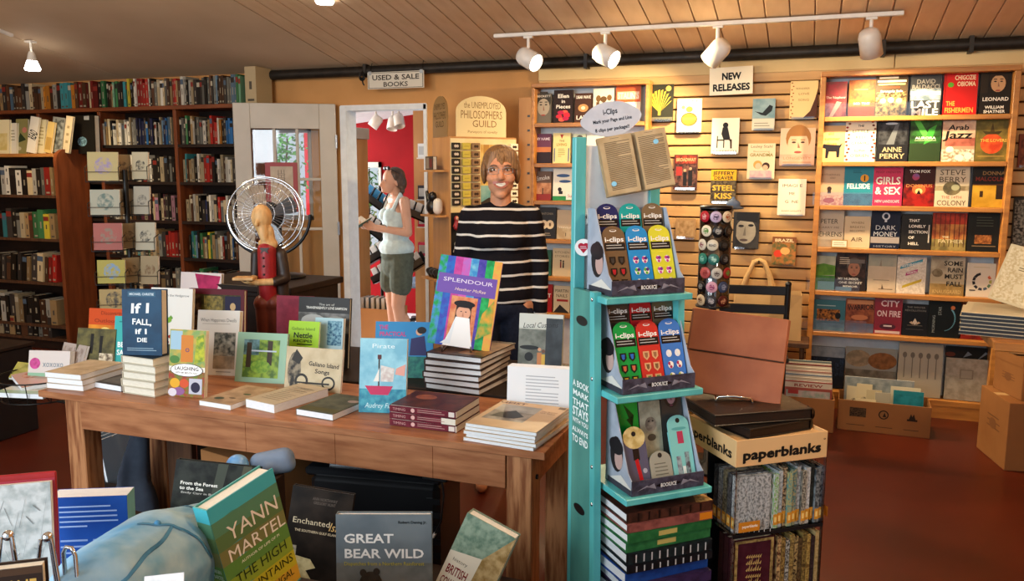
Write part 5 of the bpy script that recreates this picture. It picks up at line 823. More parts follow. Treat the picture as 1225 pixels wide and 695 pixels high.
# ================================================================== turquoise bookmark rack
RA = math.radians(42); RD = 1.9
A1, A2, A3 = PD(725, 357, RD), PD(738, 476, RD), PD(749, 599, RD)
RM = Matrix.Translation((A1.x, A1.y, 0)) @ Matrix.Rotation(RA, 4, 'Z'); RI = RM.inverted()
rack = tag(empty('bookmark_rack', (A1.x, A1.y, 0), RA), 'turquoise stepped rack of bookmarks at the end of the table', 'display rack')
RW = 0.225; DP = 0.175
fy = [0.0, (RI @ A2).y, (RI @ A3).y]; sz = [A1.z, A2.z, A3.z]; fx = [0.0, (RI @ A2).x, (RI @ A3).x]
ztop = PD(702, 166, 2.10).z
for x in (-0.006, RW-0.02): MB('teal_wood').box(x, x+0.03, DP-0.02, DP, 0, ztop, 0.002).build('back_post', rack)
MB('white_wall').box(0.016, RW-0.008, DP-0.012, DP-0.007, sz[0], ztop-0.02).build('back_board', rack)
yb = -0.10
for x, nm in ((-0.006, 'L'), (RW, 'R')):
    b = MB('teal_plywood'); prof = [(DP-0.02, 0), (DP-0.02, sz[0]+0.005), (0.065, sz[0]+0.005), (0.03, 0)]; n = 4
    b.add([(x, p[0], p[1]) for p in prof]+[(x+0.012, p[0], p[1]) for p in prof], [tuple(range(n)), tuple(range(n, 2*n))[::-1]]+[(i, i+n, (i+1) % n+n, (i+1) % n) for i in range(n)]); b.build('side_panel', rack)
    b = MB('teal_wood'); prof = [(0.065, sz[0]+0.008), (0.042, sz[0]+0.008), (0.005, 0), (0.03, 0)]
    b.add([(x-0.002, p[0], p[1]) for p in prof]+[(x+0.016, p[0], p[1]) for p in prof], [tuple(range(n)), tuple(range(n, 2*n))[::-1]]+[(i, i+n, (i+1) % n+n, (i+1) % n) for i in range(n)]); b.build('front_post', rack)
for k in range(4):
    z = sz[k] if k < 3 else sz[2]-0.272; y0 = fy[k] if k < 3 else fy[2]-0.03; x0 = (fx[k] if k < 3 else fx[2]) 
    MB('teal_wood').box(x0, x0+RW+0.012, y0, DP-0.021, z-0.016, z, 0.002).build('shelf', rack)
for z in (sz[0]-0.07, sz[2]-0.09):   # hand slots in the side
    b = MB('black_plastic').at(Matrix(((0, 0, -1, -0.0063), (1, 0, 0, 0.108), (0, 1, 0, z), (0, 0, 0, 1)))); b.ell(0, 0, 0.03, 0.012, 0.0004, 20); b.build('hand_slot', rack)
for z in (sz[0]-0.01, sz[0]-0.2, sz[1]-0.19, sz[2]-0.05):
    MB('chrome').sph((-0.0085, 0.052-0.03*(sz[0]-z), z), (0.003, 0.005, 0.005), 8, 6).build('screw', rack)
b = MB('matte_print').at(Matrix(((0, 0, -1, -0.0066), (-1, 0, 0, 0.158), (0, 1, 0, sz[1]-0.105), (0, 0, 0, 1)))).ink(0xE8F4F2)
for i, (t, h) in enumerate((('A BOOK', .016), ('MARK', .014), ('THAT', .016), ('STAYS', .022), ('WITH YOU', .012), ('ALWAYS', .012), ('TO END', .018))):
    b.text(t, 0.05, 0.10-i*0.0235, 0.085, h, 1, 0, 0, 0.0003)
b.build('side_lettering', rack)
# round badges hooked on the left post
def badge(label, px, py, d, rx, ry, bg, els, thing='badge'):
    p = PD(px, py, d); b = MB('glossy_print').ink(bg); b.M = Matrix.Translation(p) @ Matrix.Rotation(RA-0.35, 4, 'Z') @ COVERM
    b.slab([(rx*math.cos(a), ry*math.sin(a)) for a in [2*math.pi*i/24 for i in range(24)]], -0.003, 0); o = b.build('badge'); tag(o, label, 'badge')
    q = MB('glossy_print').at(b.M @ Matrix.Translation((-rx, -ry, 0))); draw(q, els, 2*rx, 2*ry); q.build('badge_print', o)
badge('white round badge with a red heart on the turquoise post', 698, 296, 2.02, 0.021, 0.021, 0xF0EEEA, [El(.36, .58, .18, .18, 0xB01C34), El(.64, .58, .18, .18, 0xB01C34), Po([(.18, .54), (.82, .54), (.5, .16)], 0xB01C34), Ln(.3, .7, .4, .6, 2, 0xE8C8CC)])
badge('white oval badge with black letters on the turquoise post', 699, 259, 2.03, 0.012, 0.023, 0xE8E6E0, [T('EH', .5, .5, .6, .22, K_)])
badge('dark blue oval badge on the upper turquoise post', 697, 216, 2.08, 0.010, 0.024, 0x24406A, [El(.5, .5, .3, .3, 0x3A5A8A, 0x1A2A4A, 90)])
badge('grey-brown oval badge near the top of the turquoise post', 693.5, 174, 2.09, 0.014, 0.026, 0x6A6050, [El(.5, .5, .4, .4, 0x7A7060, 0x5A5042, 60)])
# oval card and opened book at the top
pc = PD(731, 142, 2.04); b = MB('printed_paper').ink(0xC4C6CC, 0xB8BAC2, 20); b.M = Matrix.Translation(pc) @ Matrix.Rotation(RA-0.30, 4, 'Z') @ Matrix.Rotation(math.radians(-9), 4, 'Y') @ COVERM
b.slab([(0.073*math.cos(a)*(1+0.06*math.cos(4*a)), 0.042*math.sin(a)) for a in [2*math.pi*i/36 for i in range(36)]], -0.0015, 0); o = b.build('card_sign'); tag(o, 'pale oval card with handwritten lines above the opened book', 'sign')
q = MB('printed_paper').at(b.M @ Matrix.Translation((-0.07, -0.042, 0))); draw(q, [T('i-Clips', .5, .72, .26, .16, 0x2A2C34, 1), T('Mark your Page and Line', .52, .47, .7, .10, 0x2A2C34), T('8 clips per package!!', .5, .22, .62, .10, 0x2A2C34)], 0.14, 0.084); q.build('lettering', o)
pb = PD(767, 229, 2.02)
ob = tag(empty('open_book', pb), 'old opened paperback with yellowed pages fixed to the rack top', 'book')
ob.rotation_euler = Euler((math.radians(-10), math.radians(-10), RA-0.30), 'XYZ')
for side in (-1, 1):
    w, h = (0.085, 0.145); b = MB('matte_print').ink(0xB49C76, 0xA48A64, 25)
    n = 6; vs = []; x0 = 0.0
    for i in range(n+1):
        u = i/n; vs.append((side*w*u, -0.012*math.sin(min(1, u*2.2)*math.pi/2)+0.012*u*0.8))
    pts = vs+[(side*w, 0.012), (0, 0.012)]
    if side < 0: pts = pts[::-1]
    m = len(pts); b.add([(p[0], p[1], 0) for p in pts]+[(p[0], p[1], h) for p in pts], [tuple(range(m))[::-1], tuple(range(m, 2*m))]+[(i, (i+1) % m, (i+1) % m+m, i+m) for i in range(m)]); b.build('page_block', ob)
    p = MB('matte_print').at(Matrix.Translation((-w if side < 0 else 0, -0.0128, 0)) @ COVERM)
    draw(p, [Rc(.1 if side > 0 else .02, .01, .98, .99, 0xB8A07A, 0xAA9068, 25), Ln(.16, .9, .08, .9, 34, 0x5A4C3C, .45, 3+side), Ln(.35, .65, .94, .96, 1, 0x6A5A48)], w, h); p.build('page_text', ob)
    p = MB('glossy_print').at(Matrix.Translation(((0.055 if side > 0 else -0.065), -0.0142, 0.112 if side > 0 else 0.028)) @ COVERM).ink(0x8AC4DC)
    p.slab([(0.0065*math.cos(a), 0.006*math.sin(a)) for a in [2*math.pi*i/16 for i in range(16)]], 0, 0.001); p.build('page_clip', ob)
# counter displays with hanging cards
def clip_card(label, M, w, h, bg, kind, seed):
    """one card with rounded top, logo band and little clips"""
    b = MB('glossy_print').ink(bg); b.M = M @ COVERM; r = w/2
    pts = [(-w/2, 0), (w/2, 0)]+[(w/2*math.cos(a), h-r*0.8+r*0.8*math.sin(a)) for a in [math.pi*i/10 for i in range(11)]]
    b.slab(pts, -0.002, 0); o = b.build('clip_card'); tag(o, label, 'bookmark card', 'bookmark cards in the turquoise rack')
    q = MB('glossy_print').at(b.M @ Matrix.Translation((-w/2, 0, 0))); rnd = random.Random(seed)
    if kind != 'mark':
        els = [El(.5, .93, .16, .05, 0xE8E8E4), El(.5, .935, .12, .03, bg), Rc(.04, .63, .96, .745, 0x16161A), T('i-clips', .5, .80, .86, .075, 0xF6F6F2), Ln(.1, .9, .65, .73, 2, 0xB8B8B4, .3)]
        cols, rows, shape = kind
        for r_ in range(3):
            for c_ in range(2):
                cx, cy, col = .3+.4*c_, .48-.17*r_, rows[r_ % len(rows)]
                if shape == 's': els += [Po([(cx-.14, cy+.06), (cx+.14, cy+.06), (cx+.14, cy-.02), (cx, cy-.07), (cx-.14, cy-.02)], cols), Po([(cx-.08, cy+.04), (cx+.08, cy+.04), (cx+.06, cy-.02), (cx, cy-.04), (cx-.06, cy-.02)], col)]
                else: els += [El(cx, cy, .13, .15, 0xF0F0E8), El(cx-.05, cy+.02, .07, .07, col), El(cx+.05, cy+.02, .07, .07, cols), El(cx, cy-.03, .06, .06, col)]
        draw(q, els, w, h); q.build('card_print', o)
    return o, q
def counter_display(idx, specs_back, specs_front, label):
    z = sz[idx]+0.0008; t = tag(empty('counter_display'), label, 'display box')
    M0 = RM @ Matrix.Translation((fx[idx]+0.022, fy[idx]+0.012, z)); t.matrix_world = M0
    W2, D2 = 0.198, 0.128
    b = MB('glossy_print').ink(0x34323E, 0x4A4858, 60); b.box(0, W2, 0, 0.003, 0, 0.036).box(0, W2, 0.003, D2, 0, 0.002); b.build('tray', t)
    q = MB('glossy_print').at(COVERM); draw(q, [El(.5, .5, .17, .026, 0x121216), T('BOOK/ICE', .5, .5, .22, .26, 0xE8E8E8), Po([(.06, .3), (.2, .5), (.3, .7), (.33, .3), (.2, .62)], 0x8A8894), Po([(.94, .3), (.8, .5), (.7, .7), (.67, .3), (.8, .62)], 0x8A8894)], W2, 0.036); q.build('tray_print', t)
    for x in (0, W2-0.002):
        b = MB('printed_paper').ink(0xA8B0BC, 0x98A0AE, 20); prof = [(0.003, 0), (D2, 0), (D2, 0.2), (0.09, 0.2), (0.02, 0.05), (0.003, 0.036)]; n = len(prof)
        b.add([(x, p[0], p[1]) for p in prof]+[(x+0.002, p[0], p[1]) for p in prof], [tuple(range(n)), tuple(range(n, 2*n))[::-1]]+[(i, i+n, (i+1) % n+n, (i+1) % n) for i in range(n)]); b.build('side_flap', t)
    q = MB('printed_paper').at(Matrix(((0, 0, -1, -0.0004), (-1, 0, 0, D2), (0, 1, 0, 0), (0, 0, 0, 1))))
    draw(q, [El(.42, .5, .24, .34, 0x2A2426), El(.5, .44, .15, .2, 0xB89890), El(.4, .62, .26, .16, 0x221C20), Po([(.2, .1), (.6, .22), (.98, .1), (.95, .02), (.6, .1), (.25, .02)], 0xD0CCC4), Rc(.1, 0, .98, .09, 0x3A3842)], D2, 0.16); q.build('side_print', t)
    MB('printed_paper').ink(0xB8BEC8).box(0, W2, D2-0.003, D2, 0, 0.2).build('back_flap', t)
    for row, specs in ((1, specs_back), (0, specs_front)):
        for i, (lab, bg, kind, hh) in enumerate(specs):
            M = M0 @ Matrix.Translation((0.036+0.063*i, 0.018 if row == 0 else 0.07, 0.004 if row == 0 else 0.062)) @ Matrix.Rotation(math.radians(-19 if row == 0 else -12), 4, 'X')
            o, q = clip_card(lab, M, 0.060, hh*1.13, bg, kind if not isinstance(kind, list) else 'mark', i)
            if isinstance(kind, list): draw(q, kind, 0.060, hh*1.13); q.build('card_print', o)
            MB('glossy_print').ink(bg).at(M @ COVERM).box(-0.026, 0.026, 0.002, hh*0.86, -0.012, -0.0026).build('cards_behind', o)
Sh = lambda c, r: (c, r, 's')
Fl = lambda c, r: (c, r, 'f')
counter_display(0, [('navy blue clip card, top tier of the highest display', 0x1E2860, Sh(0x2A2A4A, (0x6A7AB0,)), 0.135), ('sea-green clip card, top tier of the highest display', 0x16A0A0, Sh(0x0A5A6A, (0x8AD0C8,)), 0.135), ('taupe clip card, top tier of the highest display', 0x7A664C, Sh(0x3A2E22, (0xB8A888,)), 0.135)],
 [('brown clip card with dark, red and cream shield clips', 0x6E563C, Sh(0x1A1614, (0x3A3634, 0xB01C2C, 0xE0D8B8)), 0.145), ('azure clip card with butterflies and purple clips', 0x1E8AD0, Fl(0x4A2A7A, (0xB03A8A, 0x5AA83A, 0x3A4A5A)), 0.145), ('bright yellow clip card with purple flip-flop clips', 0xD0D038, Fl(0x7A2A8A, (0xB83A8A, 0xC04A9A, 0x8A2A6A)), 0.145)], 'dark counter display of clip cards on the upper shelf')
counter_display(1, [('dark brown clip card, top tier of the middle display', 0x4E4238, Sh(0x2A2420, (0xA89880,)), 0.135), ('scarlet clip card, top tier of the middle display', 0xC0202A, Sh(0xE0A878, (0xD8C0A0,)), 0.135), ('khaki clip card, top tier of the middle display', 0x6A6048, Sh(0x2A2A26, (0xB8B09A,)), 0.135)],
 [('green clip card with blue, orange and yellow shields', 0x129A44, Sh(0x16181A, (0x2A6AC0, 0xC86A4A, 0xD0B030)), 0.145), ('red clip card with tan shield clips', 0xC8342C, Sh(0xD8A878, (0x9A6A4A, 0x7A5A3A, 0x5A8A4A)), 0.145), ('cornflower blue clip card with white flower clips', 0x3E78C8, Fl(0xF0F0E8, (0xE0E8F0, 0xA82A5A, 0xA8C03A)), 0.145)], 'dark counter display of clip cards on the middle shelf')
counter_display(2, [('plain green bookmark with black scribbles', 0x0E9430, [Po([(.3, .9), (.45, .8), (.4, .92)], 0x0A3A14), Po([(.35, .7), (.8, .55), (.45, .5), (.7, .4)], 0x0A3A14)], 0.17), ('narrow bookmark with an old man in pencil', 0x4A4E50, [Rc(0, 0, 1, .72, 0xA8A894, 0x8A8A78, 40), El(.5, .42, .26, .3, 0x9A9080, 0x6A6258, 50), El(.42, .46, .05, .03, 0x2A2624), El(.6, .46, .05, .03, 0x2A2624), El(.5, .25, .2, .14, 0x4A463E), El(.5, .88, .3, .2, 0x2E3436), Rc(.48, .8, .52, .95, 0xA89A5A)], 0.165), ('bookmark with a long-haired mauve-toned face', 0x3A3A38, [El(.5, .7, .34, .5, 0x2A2826), El(.5, .7, .22, .36, 0xA88A98), El(.4, .74, .06, .03, 0x241C24), El(.6, .74, .06, .03, 0x241C24), El(.5, .58, .08, .03, 0x6A3A54), Po([(.48, .74), (.54, .64), (.46, .64)], 0x7A5A6A)], 0.18)],
 [('purple-grey bookmark with pale round top and red strap', 0x55566E, [El(.5, .84, .5, .44, 0xD8C890, 0xB8A060, 60), El(.5, .9, .1, .1, 0x201E22), Rc(.36, .48, .64, .66, 0x1A1618), Po([(.4, .48), (.56, .5), (.72, .02), (.55, .02)], 0xB81C24), El(.8, .3, .1, .1, 0xA8ACBC)], 0.13), ('grey bookmark with pencilled lettering at the centre', 0x9A9C90, [Ln(.2, .8, .2, .7, 5, 0x6A6A60, .3), El(.5, .88, .1, .1, 0x2A2A2A)], 0.075), ('aqua bookmark with red shape and sketched cats', 0x7CC8C8, [El(.5, .92, .1, .1, 0x1E2426), Rc(.38, .58, .66, .76, 0xB03A5A), Rc(.2, .05, .42, .4, 0x6A6A7A, 0x9AB0B8, 80), Rc(.6, .05, .8, .45, 0x4A4A54, 0x8AA8B0, 80), Rc(.44, .05, .58, .25, 0xE0F0F0), El(.5, .8, .34, .06, 0x5AA8AA)], 0.145)], 'dark counter display of shaped bookmarks on the lower shelf')
# journals piled under the bookmarks
JX = [(0x2E1C16, 0x4A2A20, 'dark brown journal with gilt corner, topmost under the rack', 0.024), (0x6A3A36, 0x8A5048, 'rose-brown journal with an orange label in the rack pile', 0.022), (0x2A6A3A, 0x1E5A30, 'green journal with a gold plate, upper of the two', 0.024), (0x2E7040, 0x225E34, 'green journal with a gold plate, lower of the two', 0.024), (0x101418, 0x1C2A2E, 'black journal with metal ladder pattern on its spine', 0.028), (0x16181E, 0x0E1014, 'black journal with dashed silver spine in the rack pile', 0.02), (0x1E4A9A, 0x183A80, 'blue wrapped journal in the rack pile', 0.03), (0x3A2A50, 0x2A1E3C, 'violet journal low in the rack pile', 0.026), (0x14161A, 0x20242A, 'black journal at the foot of the rack pile', 0.03)]
z = sz[2]-0.272+0.0008; JX = JX[::-1]
for i, (c1, c2, lab, th) in enumerate(JX):
    w, h = 0.235, 0.185
    o = book(lab, h, w, th, c1, [Rc(.03, .03, .97, .97, c1, c2, 30)]+([Po([(0, .8), (.0, 1), (.25, 1), (.3, .9)], 0xC8A060, 0x6A4A20, 90)] if i == len(JX)-1 else []), cat='journal', name='journal', group='journals piled on the lowest rack shelf', page='paper_white', bg2=c2,
             spine_els=[Rc(.02, .06, .98, .94, c1, c2, 40)]+([Rc(.36, .25, .58, .75, 0xB8A860)] if 'gold plate' in lab else [])+([Rc(.84, .1, .99, .9, 0xC87A1C)] if 'orange' in lab else [])+([Rc(.1+.09*k, .1, .115+.09*k, .8, 0xB8BCC0) for k in range(10)] if ('ladder' in lab or 'dashed' in lab) else [])+([Rc(.12*k, .1, .02+.12*k, .9, 0x1A0E0C) for k in range(1, 8)] if 'gilt' in lab else []))
    # lying flat with the spine towards the front of the rack
    jr = random.Random(i).uniform(-2, 2); o.matrix_world = RM @ Matrix.Translation((fx[2]+0.012+0.004*math.sin(i*2), fy[2]-0.012+0.003*(i % 3), z+th)) @ Matrix.Rotation(math.radians(jr), 4, 'Z') @ Matrix(((0, 0, 1, w/2-w/2), (1, 0, 0, h/2), (0, 1, 0, 0), (0, 0, 0, 1))) @ Matrix() if False else RM @ Matrix.Translation((fx[2]+0.008, fy[2]+0.002+0.003*(i % 3), z)) @ Matrix.Rotation(math.radians(jr), 4, 'Z') @ Matrix(((0, 0, 1, 0), (1, 0, 0, h/2), (0, -1, 0, th), (0, 0, 0, 1)))
    z += th+0.0008
# ================================================================== journal stand with the lettered cardboard tray
BA = math.radians(37.5); BD = 2.0
B1 = PD(880, 560, BD); BM = Matrix.Translation((B1.x, B1.y, 0)) @ Matrix.Rotation(BA, 4, 'Z'); BW, BDp = 0.262, 0.262
zb0, zb1 = B1.z, PD(880, 526, BD).z
js = tag(empty('journal_stand', (B1.x, B1.y, 0), BA), 'clear stand of journals under the lettered cardboard tray', 'display stand')
tray = tag(empty('cardboard_tray', (B1.x, B1.y, zb0), BA), 'tan cardboard tray with black lettering on two sides', 'tray')
H = zb1-zb0; t = 0.004
for x0, x1, y0, y1 in ((0, BW, 0, t), (0, BW, BDp-t, BDp), (0, t, t, BDp-t), (BW-t, BW, t, BDp-t)): MB('cardboard_pale').box(x0, x1, y0, y1, 0.0005, H, 0.0008).build('tray_side', tray)
MB('cardboard_pale').box(t, BW-t, t, BDp-t, 0.0005, 0.004).build('tray_floor', tray)
MB('cardboard_pale').box(t, BW-t, t, BDp-t, H-0.012, H-0.009).build('tray_lid', tray)
draw(MB('matte_print').at(COVERM), [T('paperblanks', .5, .44, .86, .36, 0x17130F), T('paperblanks', .504, .45, .86, .36, 0x17130F), T('paperblanks', .497, .425, .86, .36, 0x17130F), T('o', .965, .74, .025, .09, 0x17130F)], BW, H).build('front_lettering', tray)
q = MB('matte_print').at(Matrix(((0, 0, -1, 0), (-1, 0, 0, BDp), (0, 1, 0, 0), (0, 0, 0, 1)))); draw(q, [T('paperblanks', .5, .46, .86, .36, 0x17130F), T('paperblanks', .504, .445, .86, .36, 0x17130F)], BDp, H); q.build('side_lettering', tray)
z2 = zb0-0.172; z3 = z2-0.19
for z in (z2, z3, 0.10): MB('clear_acrylic').box(0.003, BW-0.003, 0.003, BDp-0.003, z-0.006, z).build('shelf', js)
for x in (0.001, BW-0.003):
    for y in (0.001, BDp-0.003): MB('clear_acrylic').box(x-0.001, x+0.004, y-0.001, y+0.004, 0, zb0).build('post', js)
MB('dark_metal').box(0.004, BW-0.004, BDp/2-0.002, BDp/2+0.002, 0.1, zb0-0.002).build('divider', js)
for z in (z2, z3): MB('dark_metal').box(0, BW, -0.001, 0.001, z-0.010, z-0.001).build('shelf_edge', js)
MB('black_plastic').box(0.0, BW, 0.0, BDp, 0, 0.02, 0.003).build('base', js)
def journal(label, M, w, h, th, c1, c2, band, group, spine=0.5):
    o = book(label, w, h, th, c1, [Rc(.02, .02, .98, .98, c1, c2, 150)]+([Rc(.08+.14*k+.02*math.sin(j*1.7+k), .05*j, .10+.14*k+.02*math.sin(j*1.7+k), .05*j+.05, c2) for k in range(7) for j in range(20)] if band else [])+([Rc(0, .06, .6, .24, 0xC07A22), T('paperblanks', .32, .16, .44, .05, 0xF0E8D8)] if band else []), cat='journal', name='journal', group=group, page='paper_edges', bg2=c2, ns=70, spine_els=[Rc(0, .02, 1, .98, c1, c2, 170)]+([Rc(.06, 0, .26, 1, 0xC88A2E), Rc(.11, .25, .21, .75, 0xE8C878)] if band else [Rc(.1, .05, .13, .95, c2), Rc(.45, .05, .5, .95, c2), Rc(.85, .05, .88, .95, c2)]))
    o.matrix_world = BM @ M; return o
# left row: covers face the front; right row: spines face the front
SPC = [(0x6A6E6E, 0xB8BCBC, 'silver-grey'), (0x2A2A2C, 0x5A5A5C, 'black'), (0x8A8268, 0x3A362C, 'black-and-cream'), (0x4A4C4E, 0x9A9C9E, 'pewter'), (0x26262A, 0x4A4A50, 'charcoal')]
for i, (c1, c2, nm) in enumerate(SPC):
    journal('%s journal with orange band, %s from the front in the left row' % (nm, ORD[i]), Matrix.Translation((0.058, 0.006+0.021*i, z2+0.0008)), 0.10, 0.145, 0.016, c1, c2, True, 'journals in the left half of the clear stand')
SPR = [(0xB8C0C2, 0x6AA03A, 'silver and green'), (0xB0B8BA, 0x7A8486, 'pale silver'), (0x2A2420, 0xB09A7A, 'dark speckled'), (0x5A8A88, 0xA8A06A, 'teal and gold'), (0x3A6A70, 0x98906A, 'blue-green'), (0x6A6E6E, 0xA8ACAC, 'steel grey'), (0xA09A8A, 0x4A463E, 'woven grey'), (0x8A8E8E, 0xC0C4C4, 'silver ribbed'), (0x141614, 0x2E322E, 'black dotted'), (0x34383A, 0x7A8082, 'gunmetal'), (0x6A6E74, 0x24262A, 'dark silver')]
for i, (c1, c2, nm) in enumerate(SPR):
    th = 0.0125; x = 0.116+0.0135*i
    # spine (local -x face) turned to the front: rotate so local -x -> front
    M = Matrix.Translation((x, 0.004+0.003*(i % 3), z2+0.0008)) @ Matrix(((0, -1, 0, th), (1, 0, 0, 0.05), (0, 0, 1, 0), (0, 0, 0, 1)))
    journal('%s journal spine with orange band, %s in the upper row' % (nm, ORD[i]), M, 0.10, 0.140+0.012*((i*7) % 3)/2, th, c1, c2, True, 'journals with spines out in the clear stand')
journal('deep plum journal with gold border and gold script cover', Matrix.Translation((0.066, 0.004, z3+0.0008)), 0.118, 0.172, 0.02, 0x3A1820, 0x2E1018, False, 'journals in the lower half of the clear stand')
pj = [o for o in COL.objects if o.get('label') == 'deep plum journal with gold border and gold script cover'][0]
q = MB('glossy_print').at(Matrix.Translation((-0.059, -0.0006, 0)) @ COVERM); draw(q, [Rc(.03, .02, .97, .98, 0xA8905A, 0x6A5A34, 80), Rc(.1, .06, .9, .94, 0x3A1822), Rc(.13, .08, .87, .92, 0x431C28, 0x35131E, 30)]+[Po([(.3+.05*i, .72-.1*j), (.36+.05*i, .76-.1*j+.03*((i*j) % 3)), (.34+.05*i, .7-.1*j)], 0xB89A60) for i in range(7) for j in range(5)], 0.118, 0.172); q.build('gold_print', pj)
for i in range(2): journal('plum leather journal behind the gold-bordered one, %s' % ('nearer', 'farther')[i], Matrix.Translation((0.066, 0.027+0.023*i, z3+0.0008)), 0.118, 0.17, 0.02, 0x2A1016, 0x3A1A20, False, 'journals in the lower half of the clear stand')
for i, (c1, c2, nm) in enumerate([(0x4A2E20, 0xB89868, 'brown and gold'), (0x9A8048, 0x5A4424, 'old gold'), (0x1E1E1E, 0xA8A8A0, 'black and silver'), (0xA08A50, 0x6A5430, 'golden'), (0x2E2018, 0xA08A5A, 'dark filigree'), (0x3A2A1A, 0x5A4A30, 'bronze'), (0x8A7440, 0x4A3A20, 'antique gold'), (0xA89050, 0x6A5028, 'ochre'), (0x1C1618, 0x3A2E30, 'black-brown'), (0xB09A6A, 0x8A7448, 'pale gold')]):
    th = 0.0115; M = Matrix.Translation((0.133+0.0125*i, 0.004, z3+0.0008)) @ Matrix(((0, -1, 0, th), (1, 0, 0, 0.05), (0, 0, 1, 0), (0, 0, 0, 1)))
    journal('%s journal spine, %s in the lower row' % (nm, ORD[i]), M, 0.10, 0.165-0.006*(i % 3), th, c1, c2, False, 'journals in the lower half of the clear stand')
# black journals and the leather portfolio on the tray
def leather_book(label, M, w, h, th, material):
    t = tag(empty('leather_journal'), label, 'journal'); t.matrix_world = M
    b = MB(material); b.box(-w/2, w/2, 0, 0.004, 0, h, 0.0015).box(-w/2, w/2, th-0.004, th, 0, h, 0.0015)
    n = 10; pts = [(-w/2+0.001-th/2*math.sin(math.pi*i/n)*0.6, th/2-th/2*math.cos(math.pi*i/n)) for i in range(n+1)]; m = len(pts)
    b.add([(p[0], p[1], 0) for p in pts]+[(p[0], p[1], h) for p in pts], [(i, i+1, i+1+m, i+m) for i in range(m-1)]+[tuple(range(m))[::-1], tuple(range(m, 2*m))], True); b.build('cover', t)
    MB('wood_dark').box(-w/2+0.002, w/2-0.004, 0.0042, th-0.0042, 0.003, h-0.003).build('pages', t)
    for k in (0.12, 0.3, 0.7, 0.88): MB('leather_black').tube([(p[0]-0.0006, p[1], h*k) for p in pts], 0.0012, 5).build('spine_band', t)
    return t
LAY = Matrix(((-1, 0, 0, 0), (0, 0, 1, 0), (0, 1, 0, 0), (0, 0, 0, 1)))     # lies face up, spine to the right
zl = zb1-0.008
leather_book('dark brown leather journal lying lower on the cardboard tray', BM @ Matrix.Translation((0.145, 0.03, zl)) @ Matrix.Rotation(math.radians(8), 4, 'Z') @ LAY, 0.20, 0.17, 0.028, 'leather_black')
leather_book('large black leather journal lying on top of the tray', BM @ Matrix.Translation((0.105, 0.045, zl+0.029)) @ Matrix.Rotation(math.radians(-4), 4, 'Z') @ LAY, 0.27, 0.20, 0.030, 'leather_black')
pf = tag(empty('leather_portfolio'), 'upright brown leather portfolio with horizontal crease above the tray', 'portfolio')
pp0 = PD(873, 470, 2.16); pf.matrix_world = Matrix.Translation((pp0.x, pp0.y, zl+0.066)) @ Matrix.Rotation(math.radians(4), 4, 'Z') @ Matrix.Rotation(math.radians(-20), 4, 'X') @ Matrix.Rotation(math.radians(5), 4, 'Y')
w, h = 0.255, 0.225
MB('leather_brown').box(-w/2, w/2, 0, 0.006, 0, h*0.485, 0.002).build('lower_flap', pf); MB('leather_brown').box(-w/2+0.004, w/2-0.004, 0.001, 0.007, h*0.495, h, 0.002).build('upper_flap', pf)
MB('leather_brown').box(-w/2, w/2, 0.0075, 0.014, 0, h, 0.002).build('back_cover', pf)
MB('leather_black').tube([(-w/2+0.004, -0.0005, h*0.49), (w/2-0.004, -0.0005, h*0.49)], 0.0012, 5).build('crease', pf)
b = MB('chrome'); b.tube([(-0.045, -0.03, 0.004), (-0.04, -0.033, 0.014), (0.0, -0.035, 0.018), (0.04, -0.033, 0.014), (0.045, -0.03, 0.004)], 0.003, 8); b.tube([(-0.045, -0.03, 0.004), (-0.05, 0.08, 0.004)], 0.003, 6); b.tube([(0.045, -0.03, 0.004), (0.05, 0.08, 0.004)], 0.003, 6); b.tube([(-0.05, 0.08, 0.004), (0, 0.085, 0.13), (0.05, 0.08, 0.004)], 0.003, 6)
e = tag(b.build('book_easel'), 'silver wire easel under the brown leather portfolio', 'easel'); e.location = (pp0.x+0.01, pp0.y, zl+0.061); e.rotation_euler = (0, 0, math.radians(8))
# ================================================================== people
sm = bpy.data.materials.new('striped_knit'); sm.use_nodes = True; nt = sm.node_tree; bs = nt.nodes['Principled BSDF']; bs.inputs['Roughness'].default_value = 0.85; bs.inputs['Specular IOR Level'].default_value = 0.1
tc = nt.nodes.new('ShaderNodeTexCoord'); sx = nt.nodes.new('ShaderNodeSeparateXYZ'); nz = nt.nodes.new('ShaderNodeTexNoise'); nz.inputs['Scale'].default_value = 7
m1 = nt.nodes.new('ShaderNodeMath'); m1.operation = 'MULTIPLY_ADD'; m1.inputs[1].default_value = 0.02; m2 = nt.nodes.new('ShaderNodeMath'); m2.operation = 'DIVIDE'; m2.inputs[1].default_value = 0.0605
m3 = nt.nodes.new('ShaderNodeMath'); m3.operation = 'FRACT'; m4 = nt.nodes.new('ShaderNodeMath'); m4.operation = 'LESS_THAN'; m4.inputs[1].default_value = 0.17
mx = nt.nodes.new('ShaderNodeMix'); mx.data_type = 'RGBA'; mx.inputs[6].default_value = lin(0x17151A); mx.inputs[7].default_value = lin(0xD8D4CC)
L = nt.links; L.new(tc.outputs['Object'], sx.inputs[0]); L.new(tc.outputs['Object'], nz.inputs['Vector']); L.new(nz.outputs['Fac'], m1.inputs[0]); L.new(sx.outputs['Z'], m1.inputs[2]); L.new(m1.outputs[0], m2.inputs[0]); L.new(m2.outputs[0], m3.inputs[0]); L.new(m3.outputs[0], m4.inputs[0]); L.new(m4.outputs[0], mx.inputs[0]); L.new(mx.outputs[2], bs.inputs['Base Color'])
MATS['striped_knit'] = sm
